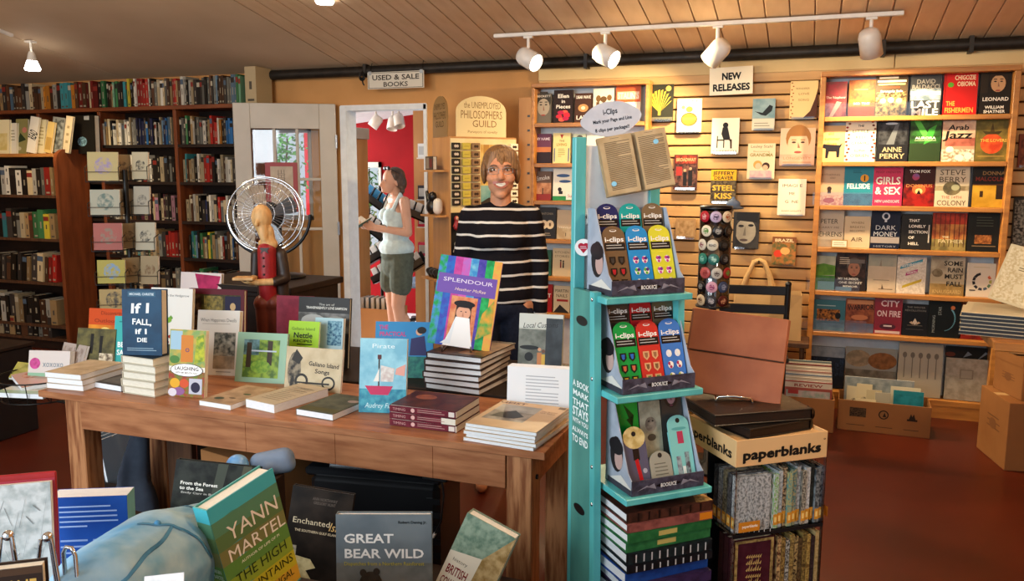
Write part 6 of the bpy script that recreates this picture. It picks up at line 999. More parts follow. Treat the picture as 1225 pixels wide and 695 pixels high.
def hand(w, d, palm_n, s=1.0, curl=0.3, side=1):
    """palm and five bent fingers from wrist w along d; palm_n = palm normal the fingers curl towards"""
    w, d, n = Vector(w), Vector(d).normalized(), Vector(palm_n).normalized(); a = d.cross(n).normalized()*side; P = [('c', w, w+d*0.03*s, 0.022*s, 0.026*s)]
    for k, (off, ln) in enumerate(((-0.028, 0.066), (-0.010, 0.076), (0.009, 0.072), (0.026, 0.058))):
        r0 = w+d*0.07*s+a*off*s; P.append(('c', w+d*0.02*s+a*off*0.7*s, r0, 0.013*s, 0.0105*s))
        d1 = (d*(1-curl*0.5)+n*curl).normalized(); q1 = r0+d1*ln*0.45*s; d2 = (d*(1-curl)+n*curl*1.6).normalized(); q2 = q1+d2*ln*0.5*s
        P += [('c', r0, q1, 0.0095*s, 0.0085*s), ('c', q1, q2, 0.0085*s, 0.007*s)]
    t0 = w+d*0.02*s-a*0.022*s; t1 = w+d*0.05*s-a*0.047*s+n*0.012*s; t2 = w+d*0.078*s-a*0.05*s+n*0.026*s
    return P+[('c', t0, t1, 0.013*s, 0.0105*s), ('c', t1, t2, 0.0105*s, 0.008*s)]
# ---- smiling woman behind the table
wp = PY(599, 300, 3.60); wm = tag(empty('person', (wp.x, 3.60, 0), math.radians(20.7)), 'smiling woman in a black jumper with white stripes and thin glasses', 'person')
def ab(L_): return L_
hz = 1.492
body = [('e', (0, 0.012, hz+0.028), (0.072, 0.090, 0.092)), ('e', (0, -0.022, hz-0.045), (0.060, 0.066, 0.068)), ('e', (0, -0.056, hz-0.098), (0.028, 0.026, 0.022)), ('e', (0.036, -0.050, hz-0.026), (0.030, 0.034, 0.028)), ('e', (-0.036, -0.050, hz-0.026), (0.030, 0.034, 0.028)),
        ('e', (0, -0.064, hz+0.034), (0.052, 0.024, 0.014)), ('c', (0, -0.080, hz+0.014), (0, -0.098, hz-0.022), 0.0085, 0.0135), ('e', (0.011, -0.088, hz-0.026), (0.009, 0.009, 0.008)), ('e', (-0.011, -0.088, hz-0.026), (0.009, 0.009, 0.008)),
        ('e', (0.072, 0.012, hz-0.01), (0.011, 0.022, 0.032)), ('e', (-0.072, 0.012, hz-0.01), (0.011, 0.022, 0.032)),
        ('c', (0, 0.012, 1.30), (0, 0.008, hz-0.08), 0.052, 0.047), ('e', (0, 0.012, 1.29), (0.115, 0.06, 0.035)), ('e', (0, 0.01, 1.15), (0.14, 0.09, 0.15)), ('e', (0, 0.01, 0.96), (0.145, 0.095, 0.16))]
for s in (-1, 1):
    body += [('c', (s*0.145, 0.01, 1.295), (s*0.183, 0.02, 1.06), 0.042, 0.035), ('c', (s*0.183, 0.02, 1.06), (s*0.186, -0.03, 0.84), 0.034, 0.024), ('c', (s*0.085, 0.01, 0.88), (s*0.085, 0.0, 0.47), 0.078, 0.05), ('c', (s*0.085, 0.0, 0.47), (s*0.085, 0.02, 0.08), 0.05, 0.035), ('c', (s*0.085, 0.03, 0.04), (s*0.09, -0.13, 0.03), 0.034, 0.028)]
    body += hand((s*0.186, -0.03, 0.84), (0, -0.08, -1), (-s, 0, 0), 1.0, 0.25, s)
blob('body', wm, body, 0.0058, 'skin', 3)
shirt = [('e', (0, 0.008, 1.20), (0.158, 0.108, 0.15)), ('e', (0, 0.008, 1.05), (0.150, 0.106, 0.16)), ('e', (0, 0.008, 0.94), (0.165, 0.114, 0.12)), ('c', (0, 0.014, 1.312), (-0.142, 0.012, 1.282), 0.060, 0.050), ('c', (0, 0.014, 1.312), (0.142, 0.012, 1.282), 0.060, 0.050), ('e', (0, 0.016, 1.328), (0.07, 0.056, 0.03)), ('e', (0.045, -0.045, 1.19), (0.075, 0.07, 0.07)), ('e', (-0.045, -0.045, 1.19), (0.075, 0.07, 0.07))]
for s in (-1, 1): shirt += [('c', (s*0.142, 0.012, 1.290), (s*0.184, 0.02, 1.07), 0.053, 0.045), ('c', (s*0.184, 0.02, 1.07), (s*0.186, -0.028, 0.845), 0.044, 0.034)]
blob('striped_jumper', wm, shirt, 0.008, 'striped_knit', 4)
jeans = [('e', (0, 0.01, 0.87), (0.150, 0.108, 0.08))]
for s in (-1, 1): jeans += [('c', (s*0.078, 0.01, 0.84), (s*0.085, 0.0, 0.47), 0.088, 0.062), ('c', (s*0.085, 0.0, 0.47), (s*0.085, 0.02, 0.09), 0.062, 0.05)]
blob('jeans', wm, jeans, 0.010, 'denim', 3)
hair = [('e', (0, 0.032, hz+0.050), (0.086, 0.092, 0.080)), ('e', (0.076, 0.020, hz+0.005), (0.017, 0.052, 0.058)), ('e', (-0.076, 0.020, hz+0.005), (0.017, 0.052, 0.058)), ('e', (0, 0.075, hz-0.005), (0.074, 0.042, 0.075))]
for i in range(9):
    x = -0.064+0.016*i; zt = hz+0.058-0.05*abs(x/0.064)**2*0.4; hair.append(('c', (x*0.7+0.01, -0.042, hz+0.104-abs(x)*0.25), (x+0.004, -0.080+abs(x)*0.5, zt-0.020-0.006*((i*3) % 4)), 0.016, 0.009))
blob('hair', wm, hair, 0.0045, 'hair_light', 1)
for s in (-1, 1):
    MB('eye_white').sph((s*0.030, -0.0685, hz+0.012), (0.0120, 0.009, 0.0045), 12, 8).build('eye', wm); MB('iris').sph((s*0.030, -0.0755, hz+0.012), (0.0052, 0.004, 0.0044), 10, 6).build('iris', wm)
    MB('hair_brown').tube([(s*0.045, -0.070, hz+0.030), (s*0.032, -0.082, hz+0.034), (s*0.016, -0.083, hz+0.030)], 0.0026, 6).build('eyebrow', wm)
MB('lips').add([(x, y, z) for x, y, z in [(0.037*math.cos(a), -0.0950+0.008*math.cos(a)**2, hz-0.052+(0.0125*math.sin(a) if math.sin(a) > 0 else 0.019*math.sin(a))+0.010*math.cos(a)**2) for a in [2*math.pi*i/24 for i in range(24)]]], [tuple(range(24))]).build('lips', wm)
MB('teeth').add([(0.027*math.cos(a), -0.0960+0.007*math.cos(a)**2, hz-0.053+(0.006*math.sin(a) if math.sin(a) > 0 else 0.0095*math.sin(a))+0.010*math.cos(a)**2) for a in [2*math.pi*i/24 for i in range(24)]], [tuple(range(24))]).build('teeth', wm)
g = MB('chrome_dull')
for s in (-1, 1):
    g.tube([(s*0.032+0.023*math.copysign(abs(math.cos(a))**0.6, math.cos(a)), -0.092+0.008*abs(math.cos(a)), hz+0.008+0.015*math.copysign(abs(math.sin(a))**0.6, math.sin(a))) for a in [2*math.pi*i/20 for i in range(20)]], 0.0011, 5, closed=True); g.tube([(s*0.055, -0.085, hz+0.016), (s*0.078, 0.005, hz+0.012)], 0.0011, 5)
g.tube([(-0.010, -0.092, hz+0.014), (0, -0.096, hz+0.017), (0.010, -0.092, hz+0.014)], 0.0011, 5); g.build('glasses', wm)
# ---- young woman reading in the back room
gp = PY(469, 300, 6.35); gl = tag(empty('person', (gp.x+0.02, 6.35, FZ2), math.radians(-38)), 'young woman in a pale tank top and shorts reading a book', 'person')
gl.scale = (1.0, 1.0, 1.0)
gh = 1.535
gb = [('e', (0, 0.0, gh+0.02), (0.070, 0.088, 0.090)), ('e', (0, -0.045, gh-0.045), (0.052, 0.058, 0.062)), ('e', (0, -0.085, gh-0.085), (0.024, 0.02, 0.018)), ('c', (0, -0.088, gh+0.0), (0, -0.112, gh-0.038), 0.008, 0.012), ('e', (0, -0.096, gh-0.062), (0.02, 0.012, 0.010)), ('e', (0.066, 0.01, gh-0.02), (0.010, 0.02, 0.028)), ('e', (-0.066, 0.01, gh-0.02), (0.010, 0.02, 0.028)),
      ('c', (0, 0.04, 1.38), (0, 0.012, gh-0.06), 0.05, 0.046), ('e', (0, 0.03, 1.37), (0.13, 0.065, 0.05)), ('e', (0, 0.02, 1.22), (0.135, 0.095, 0.16)), ('e', (0, 0.02, 1.0), (0.14, 0.10, 0.16)), ('e', (0, 0.03, 0.88), (0.16, 0.12, 0.10))]
for s in (-1, 1):
    gb += [('c', (s*0.165, 0.03, 1.36), (s*0.205, 0.04, 1.10), 0.046, 0.037), ('c', (s*0.205, 0.04, 1.10), (s*0.095, -0.20, 1.145), 0.037, 0.026), ('c', (s*0.09, 0.03, 0.85), (s*0.10, -0.015 if s > 0 else 0.02, 0.47), 0.092, 0.058), ('c', (s*0.10, -0.015 if s > 0 else 0.02, 0.47), (s*0.10, 0.035, 0.09), 0.056, 0.036), ('e', (s*0.10, 0.04, 0.30), (0.05, 0.055, 0.10)), ('c', (s*0.10, 0.05, 0.035), (s*0.11, -0.12, 0.03), 0.033, 0.028)]
    gb += hand((s*0.095, -0.20, 1.145), (-s*0.35, -0.9, 0.15), (-s*0.8, 0.2, 0.5), 0.95, 0.45, s)
blob('body', gl, gb, 0.0065, 'skin_pale', 3)
top = [('e', (0, 0.018, 1.20), (0.150, 0.112, 0.13)), ('e', (0, 0.02, 1.06), (0.142, 0.108, 0.14)), ('e', (0, 0.025, 0.96), (0.184, 0.148, 0.10)), ('e', (0.05, -0.05, 1.24), (0.07, 0.06, 0.065)), ('e', (-0.05, -0.05, 1.24), (0.07, 0.06, 0.065))]
for s in (-1, 1): top += [('c', (s*0.095, -0.045, 1.29), (s*0.105, 0.02, 1.425), 0.018, 0.014), ('c', (s*0.105, 0.02, 1.425), (s*0.09, 0.09, 1.28), 0.014, 0.018)]
blob('tank_top', gl, top, 0.007, 'pale_cloth', 3)
sh = [('e', (0, 0.03, 0.90), (0.176, 0.140, 0.085)), ('e', (0, 0.025, 0.80), (0.17, 0.125, 0.12))]
for s in (-1, 1): sh += [('c', (s*0.088, 0.03, 0.86), (s*0.105, 0.01, 0.64), 0.105, 0.098)]
blob('shorts', gl, sh, 0.009, 'olive_cloth', 3)
gh_ = [('e', (0, 0.022, gh+0.035), (0.080, 0.090, 0.082)), ('e', (0.055, 0.045, gh-0.01), (0.03, 0.055, 0.055)), ('e', (-0.055, 0.045, gh-0.01), (0.03, 0.055, 0.055)), ('e', (0, 0.08, gh-0.02), (0.06, 0.045, 0.07))]
for i in range(8): gh_.append(('e', (0.07+0.014*(i % 2)-0.002*i, 0.055-0.006*i, gh-0.06-0.028*i), (0.024-0.0012*i, 0.024-0.0012*i, 0.02)))
blob('braided_hair', gl, gh_, 0.007, 'hair_brown', 1)
g = MB('black_plastic')
for s in (-1, 1): g.sph((s*0.034, -0.055, gh+0.105), (0.028, 0.014, 0.018), 12, 8); g.tube([(s*0.06, -0.05, gh+0.10), (s*0.078, 0.03, gh+0.06)], 0.003, 5)
g.tube([(-0.01, -0.062, gh+0.108), (0.01, -0.062, gh+0.108)], 0.004, 5); g.build('sunglasses', gl)
MB('black_cloth').tube([(-0.10, -0.085, 1.25), (-0.115, 0.0, 1.415), (-0.10, 0.11, 1.2)], 0.013, 6).build('bag_strap', gl)
for s in (-1, 1): MB('iris').sph((s*0.028, -0.083, gh+0.002), (0.011, 0.005, 0.003), 8, 5).build('closed_eye', gl)
MB('chrome_dull').tube([(0.12+0.031*math.cos(a), -0.145+0.02*math.cos(a), 1.138+0.031*math.sin(a)) for a in [2*math.pi*i/14 for i in range(14)]], 0.005, 6, closed=True).build('wrist_watch', gl)
# the book in her hands, opened
rb = tag(empty('open_book', gl.matrix_world @ Vector((0, 0, 0))), 'dark green book held open by the young woman', 'book')
rb.matrix_world = Matrix.Translation((gp.x+0.02, 6.35, FZ2)) @ Matrix.Rotation(math.radians(-38), 4, 'Z') @ Matrix.Translation((0, -0.30, 1.155)) @ Matrix.Rotation(math.radians(28), 4, 'X')
for s in (-1, 1):
    b = MB('printed_paper').ink(0x2E5A4A, 0x1E3A34, 40); b.M = Matrix.Rotation(math.radians(-22*s), 4, 'Y'); b.box(min(0, s*0.12), max(0, s*0.12), -0.085, 0.085, -0.004, 0.0); b.build('cover', rb)
    p = MB('paper_edges'); p.M = b.M; p.box(min(0, s*0.115), max(0, s*0.115), -0.08, 0.08, 0.0004, 0.009); p.build('pages', rb)
# ================================================================== fan, carved figure and what stands behind the tables
cab_z = PY(300, 340, 3.14).z; ca, cb = PY(228, 339, 3.14), PY(350, 339, 3.14); cx0, cx1, cy0 = ca.x, cb.x, 3.12
cab = tag(empty('cabinet', ((cx0+cx1)/2, cy0, 0)), 'black low cabinet behind the tables carrying the fan', 'cabinet')
part(MB('wood_dark').box(cx0-0.02, cx1+0.02, cy0-0.02, cy0+0.42, cab_z-0.03, cab_z, 0.003), 'cabinet_top', cab)
part(MB('wood_dark').box(cx0, cx1, cy0, cy0+0.40, 0, cab_z-0.0305, 0.003), 'body', cab)
for i in range(2): part(MB('wood_dark').box(cx0+0.01+(cx1-cx0-0.02)/2*i+0.003, cx0+0.01+(cx1-cx0-0.02)/2*(i+1)-0.003, cy0-0.015, cy0-0.0005, 0.08, cab_z-0.05, 0.003), 'door', cab)
fc = PD(318, 257, 3.92); fr = 45/FPX*3.92
fan = tag(empty('fan', (fc.x, fc.y, cab_z+0.0005)), 'round chrome caged fan behind the carved figure', 'fan'); FM = Matrix.Translation((0, 0, fc.z-cab_z)) @ Matrix.Rotation(math.radians(24), 4, 'Z') @ Matrix.Rotation(math.radians(-8), 4, 'X') @ COVERM
b = MB('chrome'); b.M = FM
for z, r in ((0.0, fr), (0.045, fr*0.93), (-0.05, fr*0.93)): b.tube([(r*math.cos(a), r*math.sin(a), z) for a in [2*math.pi*i/48 for i in range(48)]], 0.0045 if z == 0 else 0.002, 8, closed=True)
for r in (0.3, 0.55, 0.78): b.tube([(fr*r*math.cos(a), fr*r*math.sin(a), 0.062-0.02*r) for a in [2*math.pi*i/40 for i in range(40)]], 0.0012, 5, closed=True)
cage = b.build('cage', fan)
b = MB('chrome'); b.M = FM
for i in range(40):
    a = 2*math.pi*i/40; c_, s_ = math.cos(a), math.sin(a)
    for sg in (1, -1): b.tube([(fr*0.14*c_, fr*0.14*s_, 0.062*sg), (fr*0.6*c_, fr*0.6*s_, 0.055*sg), (fr*0.93*c_, fr*0.93*s_, 0.045*sg), (fr*c_, fr*s_, 0)], 0.0009, 4)
o = b.build('cage_wires', cage)
b = MB('chrome_dull'); b.M = FM; b.lathe([(0, 0.068), (fr*0.13, 0.066), (fr*0.15, 0.055), (0, 0.05)], 20); b.build('hub', fan)
b = MB('dark_metal'); b.M = FM; b.lathe([(0, -0.16), (fr*0.32, -0.155), (fr*0.38, -0.12), (fr*0.38, -0.055), (0, -0.05)], 20); b.build('motor', fan)
for k in range(4):
    b = MB('chrome_dull'); a0 = math.pi/2*k+0.4; pts = [(0.02, -0.01), (fr*0.35, -fr*0.16), (fr*0.75, -fr*0.26), (fr*0.86, -fr*0.05), (fr*0.8, fr*0.2), (fr*0.4, fr*0.14)]
    b.M = FM @ Matrix.Rotation(a0, 4, 'Z') @ Matrix.Rotation(0.35, 4, 'X'); b.slab(pts, -0.001, 0.001); b.build('blade', fan)
b = MB('dark_metal'); b.tube([(0, 0.10, 0.01), (0, 0.10, fc.z-cab_z)], 0.014, 10); b.build('pole', fan); b = MB('dark_metal'); b.tube([((fr+0.018)*math.cos(a)*math.cos(0.42), (fr+0.018)*math.cos(a)*math.sin(0.42)+0.02, fc.z-cab_z+(fr+0.018)*math.sin(a)) for a in [math.pi+math.pi*i/20 for i in range(21)]], 0.008, 8); b.build('yoke', fan)
MB('dark_metal').lathe([(0, 0), (0.12, 0), (0.12, 0.012), (0.02, 0.022), (0, 0.022)], 24, Matrix.Translation((0, 0.10, 0))).build('base', fan)
# carved wooden figure standing on the side table
fp = PY(318, 300, 2.93); FG = tag(empty('carved_figure', (fp.x, 2.93, TZ+0.0005), math.radians(20)), 'carved wooden figure in red waistcoat holding out a small tray', 'figurine')
hz2 = PY(316, 262, 2.93).z-TZ
blob('head', FG, [('e', (-0.012, 0.0, hz2+0.006), (0.043, 0.045, 0.056)), ('c', (-0.008, -0.01, hz2-0.03), (0.004, -0.025, hz2-0.085), 0.030, 0.016), ('c', (-0.014, -0.036, hz2+0.005), (-0.02, -0.05, hz2-0.02), 0.006, 0.009), ('c', (0.014, 0.0, hz2-0.05), (0.016, 0.006, hz2-0.10), 0.024, 0.026), ('e', (0.012, -0.005, hz2-0.105), (0.042, 0.034, 0.03))], 0.004, 'carved_wood', 2)
blob('waistcoat', FG, [('c', (0.008, -0.012, hz2-0.13), (0.006, -0.016, hz2-0.26), 0.040, 0.038), ('c', (0.006, -0.016, hz2-0.26), (0.006, -0.012, hz2-0.34), 0.038, 0.036)], 0.005, 'red_paint', 2)
blob('coat', FG, [('e', (0.012, 0.022, hz2-0.16), (0.064, 0.034, 0.06)), ('c', (0.062, 0.006, hz2-0.15), (0.078, 0.0, hz2-0.25), 0.026, 0.024), ('c', (0.078, 0.0, hz2-0.25), (0.045, -0.035, hz2-0.262), 0.023, 0.020), ('c', (-0.044, 0.006, hz2-0.15), (-0.05, 0.0, hz2-0.24), 0.022, 0.020), ('c', (0.05, 0.024, hz2-0.2), (0.058, 0.024, hz2-0.36), 0.034, 0.03), ('c', (-0.03, 0.026, hz2-0.2), (-0.03, 0.026, hz2-0.35), 0.022, 0.02)], 0.005, 'coat_paint', 2)
blob('forearm', FG, [('c', (0.045, -0.035, hz2-0.262), (-0.02, -0.062, hz2-0.262), 0.017, 0.014), ('e', (-0.03, -0.066, hz2-0.260), (0.02, 0.012, 0.014)), ('c', (-0.05, -0.005, hz2-0.245), (-0.055, -0.05, hz2-0.262), 0.014, 0.013)]+hand((-0.03, -0.066, hz2-0.262), (-1, -0.3, 0), (0, 0, 1), 0.45, 0.3), 0.004, 'carved_wood', 2)
MB('carved_wood').box(-0.11, -0.025, -0.115, -0.045, hz2-0.248, hz2-0.236, 0.002).build('tray', FG)
blob('trousers', FG, [('c', (0.03, 0.0, hz2-0.36), (0.028, -0.01, 0.19), 0.044, 0.042), ('c', (-0.018, -0.01, hz2-0.36), (-0.016, -0.02, 0.19), 0.040, 0.038), ('c', (0.028, -0.01, 0.19), (0.03, 0, 0.04), 0.036, 0.028), ('c', (-0.016, -0.02, 0.19), (-0.02, -0.005, 0.04), 0.034, 0.028), ('c', (0.03, 0.0, 0.022), (0.035, -0.06, 0.02), 0.022, 0.018), ('c', (-0.02, 0.0, 0.022), (-0.028, -0.06, 0.02), 0.022, 0.018)], 0.005, 'boot_paint', 2)
for i in range(4): MB('black_plastic').sph((0.004, -0.054, hz2-0.16-0.035*i), 0.005, 8, 6).build('button', FG)
MB('coat_paint').prism([(-0.012, hz2-0.118), (0.03, hz2-0.118), (0.02, hz2-0.13), (0.026, hz2-0.142), (0.009, hz2-0.131), (-0.008, hz2-0.142), (-0.002, hz2-0.13)], -0.052, -0.045).build('bow_tie', FG)
# print on the open door
q = Matrix.Translation(H0) @ Matrix.Rotation(math.atan2(dv.y, dv.x), 4, 'Z')
u0, u1 = 0.30, 0.54; z0p, z1p = 1.18, 1.56
b = MB('printed_paper'); b.M = q @ Matrix.Translation((u1, 0.024, z0p)) @ Matrix(((-1, 0, 0, 0), (0, 0, 1, 0), (0, 1, 0, 0), (0, 0, 0, 1))); w, h = u1-u0, z1p-z0p
b.ink(0x9A4A4E).box(0, w, 0, h, -0.002, 0); o = b.build('poster'); tag(o, 'white line drawing in a dusty red frame hung on the door', 'poster')
p = MB('printed_paper').at(b.M); draw(p, [Rc(.16, .04, .86, .92, 0xB8AA98, 0xAC9E8C, 15)]+[Rc(.4+.09*i, .55, .415+.09*i, .85, 0x4A4440) for i in range(3)]+[El(.5, .6+.08*i, .12, .03, 0x5A544E) for i in range(3)]+[El(.5, .6+.08*i, .1, .02, 0xB4A694) for i in range(3)], w, h); p.build('print', o)

# ================================================================== gift tower by the doorway
GA = math.radians(48); gt0 = PY(538, 200, 5.05); GM = Matrix.Translation((gt0.x, 5.05, 0)) @ Matrix.Rotation(GA, 4, 'Z')
tw = tag(empty('gift_tower', (gt0.x, 5.05, 0), GA), 'wooden gift tower with arched lettered headers behind the smiling woman', 'display stand')
GW, GD = 0.50, 0.30; gz = PY(538, 163, 5.05).z
MB('wood_panel').box(0, GW, 0, GD, 0, gz, 0.004).build('body', tw)
def arch(w, h, n=14): return [(0, 0), (w, 0), (w, h*0.62)]+[(w/2+w/2*math.cos(math.pi*i/n), h*0.62+h*0.38*math.sin(math.pi*i/n)) for i in range(1, n)]+[(0, h*0.62)]
hw, hh = 0.37, 0.27
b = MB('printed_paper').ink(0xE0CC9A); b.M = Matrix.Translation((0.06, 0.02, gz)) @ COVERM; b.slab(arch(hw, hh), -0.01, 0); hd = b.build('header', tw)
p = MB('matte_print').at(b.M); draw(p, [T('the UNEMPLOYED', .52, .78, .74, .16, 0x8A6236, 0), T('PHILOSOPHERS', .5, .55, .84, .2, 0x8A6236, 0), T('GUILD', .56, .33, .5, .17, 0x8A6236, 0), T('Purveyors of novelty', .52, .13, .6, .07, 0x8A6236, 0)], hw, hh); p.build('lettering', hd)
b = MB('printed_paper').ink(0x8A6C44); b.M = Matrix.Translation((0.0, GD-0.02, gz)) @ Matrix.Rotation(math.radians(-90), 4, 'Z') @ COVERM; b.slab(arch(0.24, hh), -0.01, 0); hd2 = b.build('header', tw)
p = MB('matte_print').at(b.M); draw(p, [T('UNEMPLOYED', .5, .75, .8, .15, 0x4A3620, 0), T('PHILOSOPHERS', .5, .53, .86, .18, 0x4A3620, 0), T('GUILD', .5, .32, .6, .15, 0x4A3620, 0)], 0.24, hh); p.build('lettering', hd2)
MB('printed_paper').ink(0xDCC48C, 0xE6D4A4, 8).box(0.005, GW-0.005, -0.004, -0.0005, gz-0.50, gz-0.012).build('front_panel', tw)
MB('matte_print').ink(0x1A1614).box(0.005, GW-0.005, -0.004, -0.0005, gz-1.0, gz-0.502).build('dark_panel', tw)
COLS = [(0.01, 0x2A2420, 0xC8B8A8, 'small black gift packet in the left column of the tower', 'black gift packets'), (0.085, 0xC0AC48, 0x8A7A30, 'small yellow gift packet in the tower', 'yellow gift packets'), (0.155, 0x8A6A4C, 0x3A2418, 'small brown gift packet with a dark motif in the tower', 'brown gift packets'), (0.445, 0xE8DCC0, 0x3A2A20, 'small cream gift packet at the right edge of the tower', 'cream gift packets')]
for cxp, c1, c2, lab, grp in COLS:
    pm = MB('printed_paper').ink(c1).box(0, 0.058, -0.022, -0.005, 0, 0.044, 0.002)
    pm.M = COVERM @ Matrix.Translation((0, 0, 0.0222)); draw(pm, [El(.38, .5, .16, .16, c2), El(.64, .5, .16, .16, c2)] if c2 != 0x8A7A30 else [Rc(.2, .45, .8, .52, c2)], 0.058, 0.044)
    proto = None
    for i in range(8):
        o = pm.build('gift_packet') if proto is None else proto.copy()
        if proto is None: proto = o
        else: COL.objects.link(o)
        tag(o, lab+', '+ORD[i]+' from the top', 'gift packet', grp+' on the tower'); o.matrix_world = GM @ Matrix.Translation((cxp, 0, gz-0.085-0.0525*i))
b = MB('printed_paper').at(Matrix.Translation((0.225, -0.0045, gz-0.47)) @ COVERM); draw(b, [Rc(0, 0, 1, .35, 0x8AB0A8, 0x6A9A98, 20), Rc(0, .35, 1, 1, 0xD8BC70, 0xC89A50, 20), Rc(.1, .5, .3, 1, 0xB0803C), Rc(.5, .6, .7, 1, 0xB0803C), Po([(0, .08), (.3, .16), (.6, .08), (1, .15), (1, 0), (0, 0)], 0x3A3228)], 0.21, 0.42); b.build('picture', tw)
for i, (c1, c2, nm) in enumerate([(0xB02A24, 0xE0C0A0, 'red-robed'), (0x3A3A44, 0xD8D0C4, 'white-haired'), (0x8A8A80, 0xE0C8B0, 'grey-bearded'), (0x5A4A3A, 0xC8B8A0, 'brown-coated'), (0xA8A098, 0xE0D0BC, 'pale-capped')]):
    o = blob('finger_puppet', None, [('e', (0, 0, 0.06), (0.017, 0.016, 0.020)), ('c', (0, 0, 0.04), (0, 0, 0.0), 0.015, 0.020), ('c', (0.012, 0, 0.03), (0.026, -0.006, 0.01), 0.006, 0.005), ('c', (-0.012, 0, 0.03), (-0.026, -0.006, 0.01), 0.006, 0.005)], 0.004, 'red_paint' if i == 0 else ('grey_cloth', 'white_paint', 'wood_brown', 'kraft')[i-1], 1)
    o.matrix_world = GM @ Matrix.Translation((0.035 if i % 2 == 0 else 0.10, -0.026, gz-0.60-0.085*i)); tag(o, '%s finger puppet hanging on the dark tower panel' % nm, 'puppet', 'finger puppets on the tower')
    f = MB('skin_pale').sph((0, -0.008, 0.062), (0.012, 0.011, 0.014), 10, 8).build('face', o)
# shelves with trinkets on the tower's left side
for i, (z, nm) in enumerate(((gz-0.22, 'a'), (gz-0.52, 'b'), (gz-0.95, 'c'))): MB('wood_panel').box(-0.10, -0.0005, 0.02, GD-0.02, z-0.012, z).build('side_shelf', tw)
def trinket(label, u, z, parts, vox, m):
    o = blob('trinket', None, parts, vox, m, 1); o.matrix_world = GM @ Matrix.Translation((-0.05, u, z)); tag(o, label, 'ornament')
o = book('small dark boxed game on the upper side shelf of the tower', 0.13, 0.09, 0.03, 0x4A3E34, [Rc(.1, .1, .5, .9, 0x8A7A6A), Rc(.55, .2, .9, .8, 0x6A2A24)], cat='box', name='boxed_game'); o.matrix_world = GM @ Matrix.Translation((-0.085, 0.15, gz-0.219)) @ Matrix.Rotation(math.radians(-90), 4, 'Z')
trinket('black-and-white ornament on the middle side shelf of the tower', 0.20, gz-0.519, [('e', (0, 0, 0.05), (0.035, 0.05, 0.05)), ('e', (0, -0.02, 0.12), (0.03, 0.035, 0.035)), ('c', (0, 0.04, 0.08), (0, 0.08, 0.15), 0.02, 0.012)], 0.006, 'black_plastic')
trinket('small pale mug-like ornament beside the black one', 0.09, gz-0.519, [('c', (0, 0, 0.035), (0, 0, 0.08), 0.033, 0.033), ('c', (0, 0.03, 0.08), (0, 0.05, 0.05), 0.008, 0.008)], 0.006, 'white_metal')
trinket('heap of dark key fobs on the lowest side shelf', 0.15, gz-0.949, [('e', (0, 0.02*i-0.08, 0.02+0.01*(i % 3)), (0.035, 0.03, 0.025)) for i in range(9)], 0.007, 'black_plastic')
# ================================================================== badge column, chair and bags by the slatted wall
bc = PD(855, 300, 4.1); bz0, bz1 = PD(855, 366, 4.1).z, PD(855, 246, 4.1).z
col = tag(empty('badge_column', (bc.x, bc.y, 0)), 'clear column covered with round badges before the slatted wall', 'display stand')
MB('dark_metal').lathe([(0.0, 0.0), (0.16, 0.0), (0.16, 0.015), (0.02, 0.03), (0.02, bz0-0.01), (0.085, bz0-0.008), (0.085, bz0), (0, bz0)], 24).build('foot', col)
MB('clear_acrylic').lathe([(0.078, bz0), (0.078, bz1), (0.072, bz1), (0.072, bz0)], 28).build('tube', col)
MB('leather_black').lathe([(0.066, bz0+0.001), (0.066, bz1-0.01), (0, bz1-0.01)], 24).build('core', col)
MB('dark_metal').lathe([(0.0, bz1+0.004), (0.05, bz1+0.004), (0.08, bz1), (0.08, bz1-0.012)], 24).build('cap', col)
rows = 7; rnd = random.Random(11)
BCOL = [(0xB02030, 0xE0B0B0, 'red patterned'), (0xB8A8C8, 0x3A2A4A, 'lilac ringed'), (0xD8CCB0, 0xA8603A, 'cream with a small orange crest'), (0xE0DCC8, 0x4A8A3A, 'white with a green frog'), (0x1A1A1C, 0xA8A8A4, 'black with white writing'), (0x24221E, 0x5A5248, 'dark brown'), (0xD8D4C4, 0x8A4A5A, 'white with little figures'), (0xCFCBB8, 0x1E1C1A, 'cream with a bold black word'), (0x181818, 0x3A3A3A, 'plain black'), (0x2A7A6A, 0x8AD0C0, 'green'), (0x2E6E68, 0xA8D8CC, 'dark green with three lines'), (0x1C1C1E, 0x6A6A6A, 'black with grey writing'), (0xB85A5A, 0x8A3A3A, 'salmon red'), (0xC0C0B8, 0x4A3A3A, 'grey with a sketched face'), (0x9A2A2A, 0x5AA04A, 'dark red with green leaf'), (0x141416, 0x8A8A88, 'black with fine lettering'), (0xD0A0B8, 0x8A3A6A, 'pink'), (0x3A4A6A, 0x8A9AB8, 'steel blue'), (0xC8B898, 0x5A3A2A, 'tan'), (0x2A2A30, 0xB0B0B8, 'charcoal with pale star'), (0x4A1A1A, 0xC09070, 'maroon')]
BW_ = ['upper edge', 'upper half', 'middle', 'centre', 'lower middle', 'lower half', 'foot']
face_a = math.atan2(-bc.y, -bc.x)
